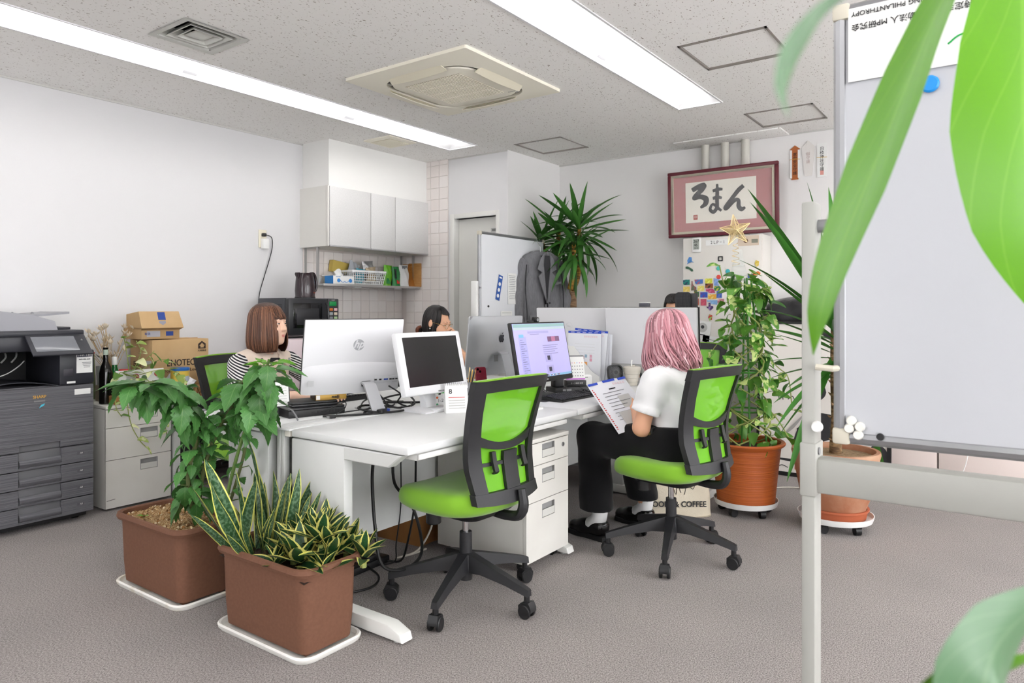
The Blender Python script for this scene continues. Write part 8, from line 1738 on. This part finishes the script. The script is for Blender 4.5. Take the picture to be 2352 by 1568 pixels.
# ------------------------------------------------------------------ man behind the screens
r4 = thing('person', 'man with black hair, only his forehead showing above the screens', 'person', (5.0, 2.19, 0), R(95)); r4['skin_name'] = 'skin_tan'
Mh4 = Matrix.Translation((-.10, .05, 1.20)) @ Matrix.Rotation(R(-6), 4, 'X'); Mi4 = Mh4.inverted()
def body4(X, Y, Z):
    P = (X, Y, Z); d = head_sdf(tr(P, Mi4)); d = sm(d, cap(P, (-.03, -.02, 1.0), (-.095, .02, 1.12), .055, .052), .03); d = sm(d, cap(P, (0, -.04, .62), (0, -.03, .92), .13, .14, .8), .05); d = sm(d, cap(P, (-.15, -.03, .98), (.15, -.03, .98), .05), .05)
    for s in (-1, 1): d = sm(d, cap(P, (s * .19, -.03, .97), (s * .25, .12, .79), .05, .042), .03); d = sm(d, cap(P, (s * .25, .12, .79), (s * .12, .34, .765), .04, .028), .02); d = sm(d, hand_sdf(P, (s * .12, .34, .765), (-s * .2, .9, 0), (0, .1, -1), .8, .4, s), .012); d = sm(d, cap(P, (s * .09, -.05, .55), (s * .12, .30, .55), .09, .065), .05); d = sm(d, cap(P, (s * .12, .30, .55), (s * .11, .24, .05), .06, .04), .03)
    return d
o4 = obj('body', snet(body4, axis(-.34, .34, .014, ((-.10, .10, .0055),)), axis(-.2, .54, .014, ((-.1, .16, .0055),)), axis(0, 1.34, .015, ((1.06, 1.33, .0055),))), SKIN3, r4, ang=180)
add_lips(r4, LIP3, Mh4); eyes(r4, Mh4, brow=(40, 30, 28))
garment(r4, 'shirt', lambda P: np.maximum(sm(sm(cap(P, (0, -.045, .60), (0, -.03, .92), .155, .16, .8), cap(P, (-.15, -.03, .98), (.15, -.03, .98), .066), .06), sm(cap(P, (-.19, -.03, .97), (-.25, .12, .79), .066, .055), cap(P, (.19, -.03, .97), (.25, .12, .79), .066, .055), .02), .03), -cap(P, (-.05, .0, 1.03), (-.10, .02, 1.16), .062)) + wob(P, 22, .004), ((-.36, .36), (-.26, .24), (.55, 1.07)), .011, M('shirt_white', (226, 228, 232), .85))
garment(r4, 'trousers', lambda P: sm(cap(P, (-.06, -.05, .56), (.06, -.05, .56), .13), sm(cap(P, (-.09, -.03, .55), (-.12, .30, .55), .1, .075), cap(P, (.09, -.03, .55), (.12, .30, .55), .1, .075), .04), .05), ((-.25, .25), (-.22, .42), (.40, .71)), .015, M('trousers_dark', (52, 50, 54), .9))
hair(r4, Mh4, BKH, [dict(n=120, a0=140, a1=400, prof=[(.10, .128), (.45, .124), (.75, .105), (.93, .07), (1.0, .03), (1.0, -.02), (.93, -.06)], rx=.081, ry=.102, cy=-.014, wave=.006, w=.008), dict(n=44, a0=40, a1=140, prof=[(.10, .130), (.5, .130), (.82, .112), (.96, .085), (1.0, .07)], rx=.081, ry=.1, cy=-.014, wave=.02, w=.009)], seed=15)
# ================================================================== GREY JACKET ON A HANGER
JK = M('jacket_grey', (112, 112, 116), .9, sheen=.1, noise=(1, (122, 122, 126), 3, .4, .6, (160, 160, 20)), bump=(500, .06)); JD = M('jacket_lining_and_shade', (34, 34, 38), .7)
t = thing('suit_jacket', 'grey suit jacket on a wire hanger hooked over the whiteboard', 'jacket', (5.17, 3.42, 0), R(-28))
zt_, zb_ = 1.72, 1.05
def jbody(P):
    X, Y, Z = P; d = sm(cap(P, (-.14, 0, 1.64), (.14, 0, 1.64), .045, sy=.8), cap(P, (0, -.005, 1.60), (0, .0, 1.10), .15, .19, .30), .07); d = sm(d, cap(P, (-.10, -.005, 1.45), (-.12, .0, 1.06), .08, .10, .5), .05); d = sm(d, cap(P, (.10, -.005, 1.45), (.12, 0, 1.06), .08, .10, .5), .05)
    d = d + .005 * np.sin(38 * X + 3 * Z) * np.clip((1.6 - Z) * 3, 0, 1) + wob(P, 16, .004)
    d = np.maximum(d, 1.02 - Z); vn = np.clip((1.70 - Z) / .36, 0, 1) * .0; w = np.where(Z > 1.36, .030 * np.clip((Z - 1.36) / .3, 0, 1) + .004, .004)
    return np.maximum(d, -np.maximum(np.abs(X - .012) - w, Y + .0))
garment(t, 'jacket_body', jbody, ((-.28, .28), (-.14, .14), (1.0, 1.72)), .0075, JK)
for s in (-1, 1):
    garment(t, 'sleeve', lambda P, s=s: np.maximum(sm(cap(P, (s * .175, .0, 1.60), (s * .235, -.01, 1.32), .060, .056, .75), cap(P, (s * .235, -.01, 1.32), (s * .235, -.035, 1.03), .056, .05, .75), .03), 1.0 - P[2]) + wob(P, 24, .005, s + 1), ((min(s * .08, s * .32), max(s * .08, s * .32)), (-.12, .10), (.98, 1.70)), .0075, JK)
    # lapel and collar
    lp = [(.004, 1.27), (.085, 1.50), (.05, 1.535), (.095, 1.56), (.06, 1.66), (.024, 1.70), (.034, 1.60), (.018, 1.45)]
    obj('lapel', prism([(s * x, z) for x, z in lp], .012, 'XZ', .003).m((.012, -.098, 0)), JK, t)
obj('lining', prism([(.008, 1.26), (.045, 1.48), (.05, 1.68), (-.03, 1.68), (-.025, 1.48)], .03, 'XZ').m((.002, -.088, 0)), JD, t)
obj('front_edge_shade', prism([(.010, 1.27), (.016, 1.27), (.03, 1.02), (.014, 1.02)], .02, 'XZ').m((0, -.104, 0)), JD, t)  # dark strip paints the shade along the front edge
for s in (-1, 1): obj('arm_fold_shade', tube([(s * .165, -.05, 1.60), (s * .185, -.066, 1.40), (s * .18, -.085, 1.20), (s * .185, -.09, 1.03)], .004, 6, 4), JD, t)  # dark lines draw the shade in the folds between sleeves and body
obj('collar', tube([(-.055, -.035, 1.665), (-.05, .02, 1.70), (0, .045, 1.715), (.05, .02, 1.70), (.075, -.035, 1.665)], [.014, .02, .022, .02, .014], 8, 5), JK, t)
obj('pocket_flap', box(.12, .006, .035, .003), JK, t, (-.10, -.108, 1.15), (0, R(-4), 0)); obj('breast_pocket', box(.09, .006, .02, .003), JK, t, (.11, -.09, 1.44), (0, R(-14), 0)); obj('button', cyl(.008, .004, 12).m((0, 0, 0), (R(90), 0, 0)), BLACKP, t, (.03, -.105, 1.27)); obj('button', cyl(.008, .004, 12).m((0, 0, 0), (R(90), 0, 0)), BLACKP, t, (.034, -.108, 1.16))
obj('hanger', tube([(.0, .01, 1.70), (.0, .01, 1.76), (-.015, .03, 1.80), (-.01, .06, 1.853), (.0, .075, 1.855), (.0, .085, 1.83)], .003, 6, 5) + tube([(-.15, 0, 1.645), (0, .01, 1.70), (.15, 0, 1.645)], .003, 6), CHROME, t)
# ------------------------------------------------------------------ lettering becomes mesh
dg = bpy.context.evaluated_depsgraph_get()
for o in [o for o in sc.objects if o.type == 'FONT']:
    me = bpy.data.meshes.new_from_object(o.evaluated_get(dg)); n = o.name; cv = o.data
    q = bpy.data.objects.new('x', me); COL.objects.link(q); q.parent = o.parent
    q.location = o.location; q.rotation_euler = o.rotation_euler; q.scale = o.scale
    bpy.data.objects.remove(o); q.name = n
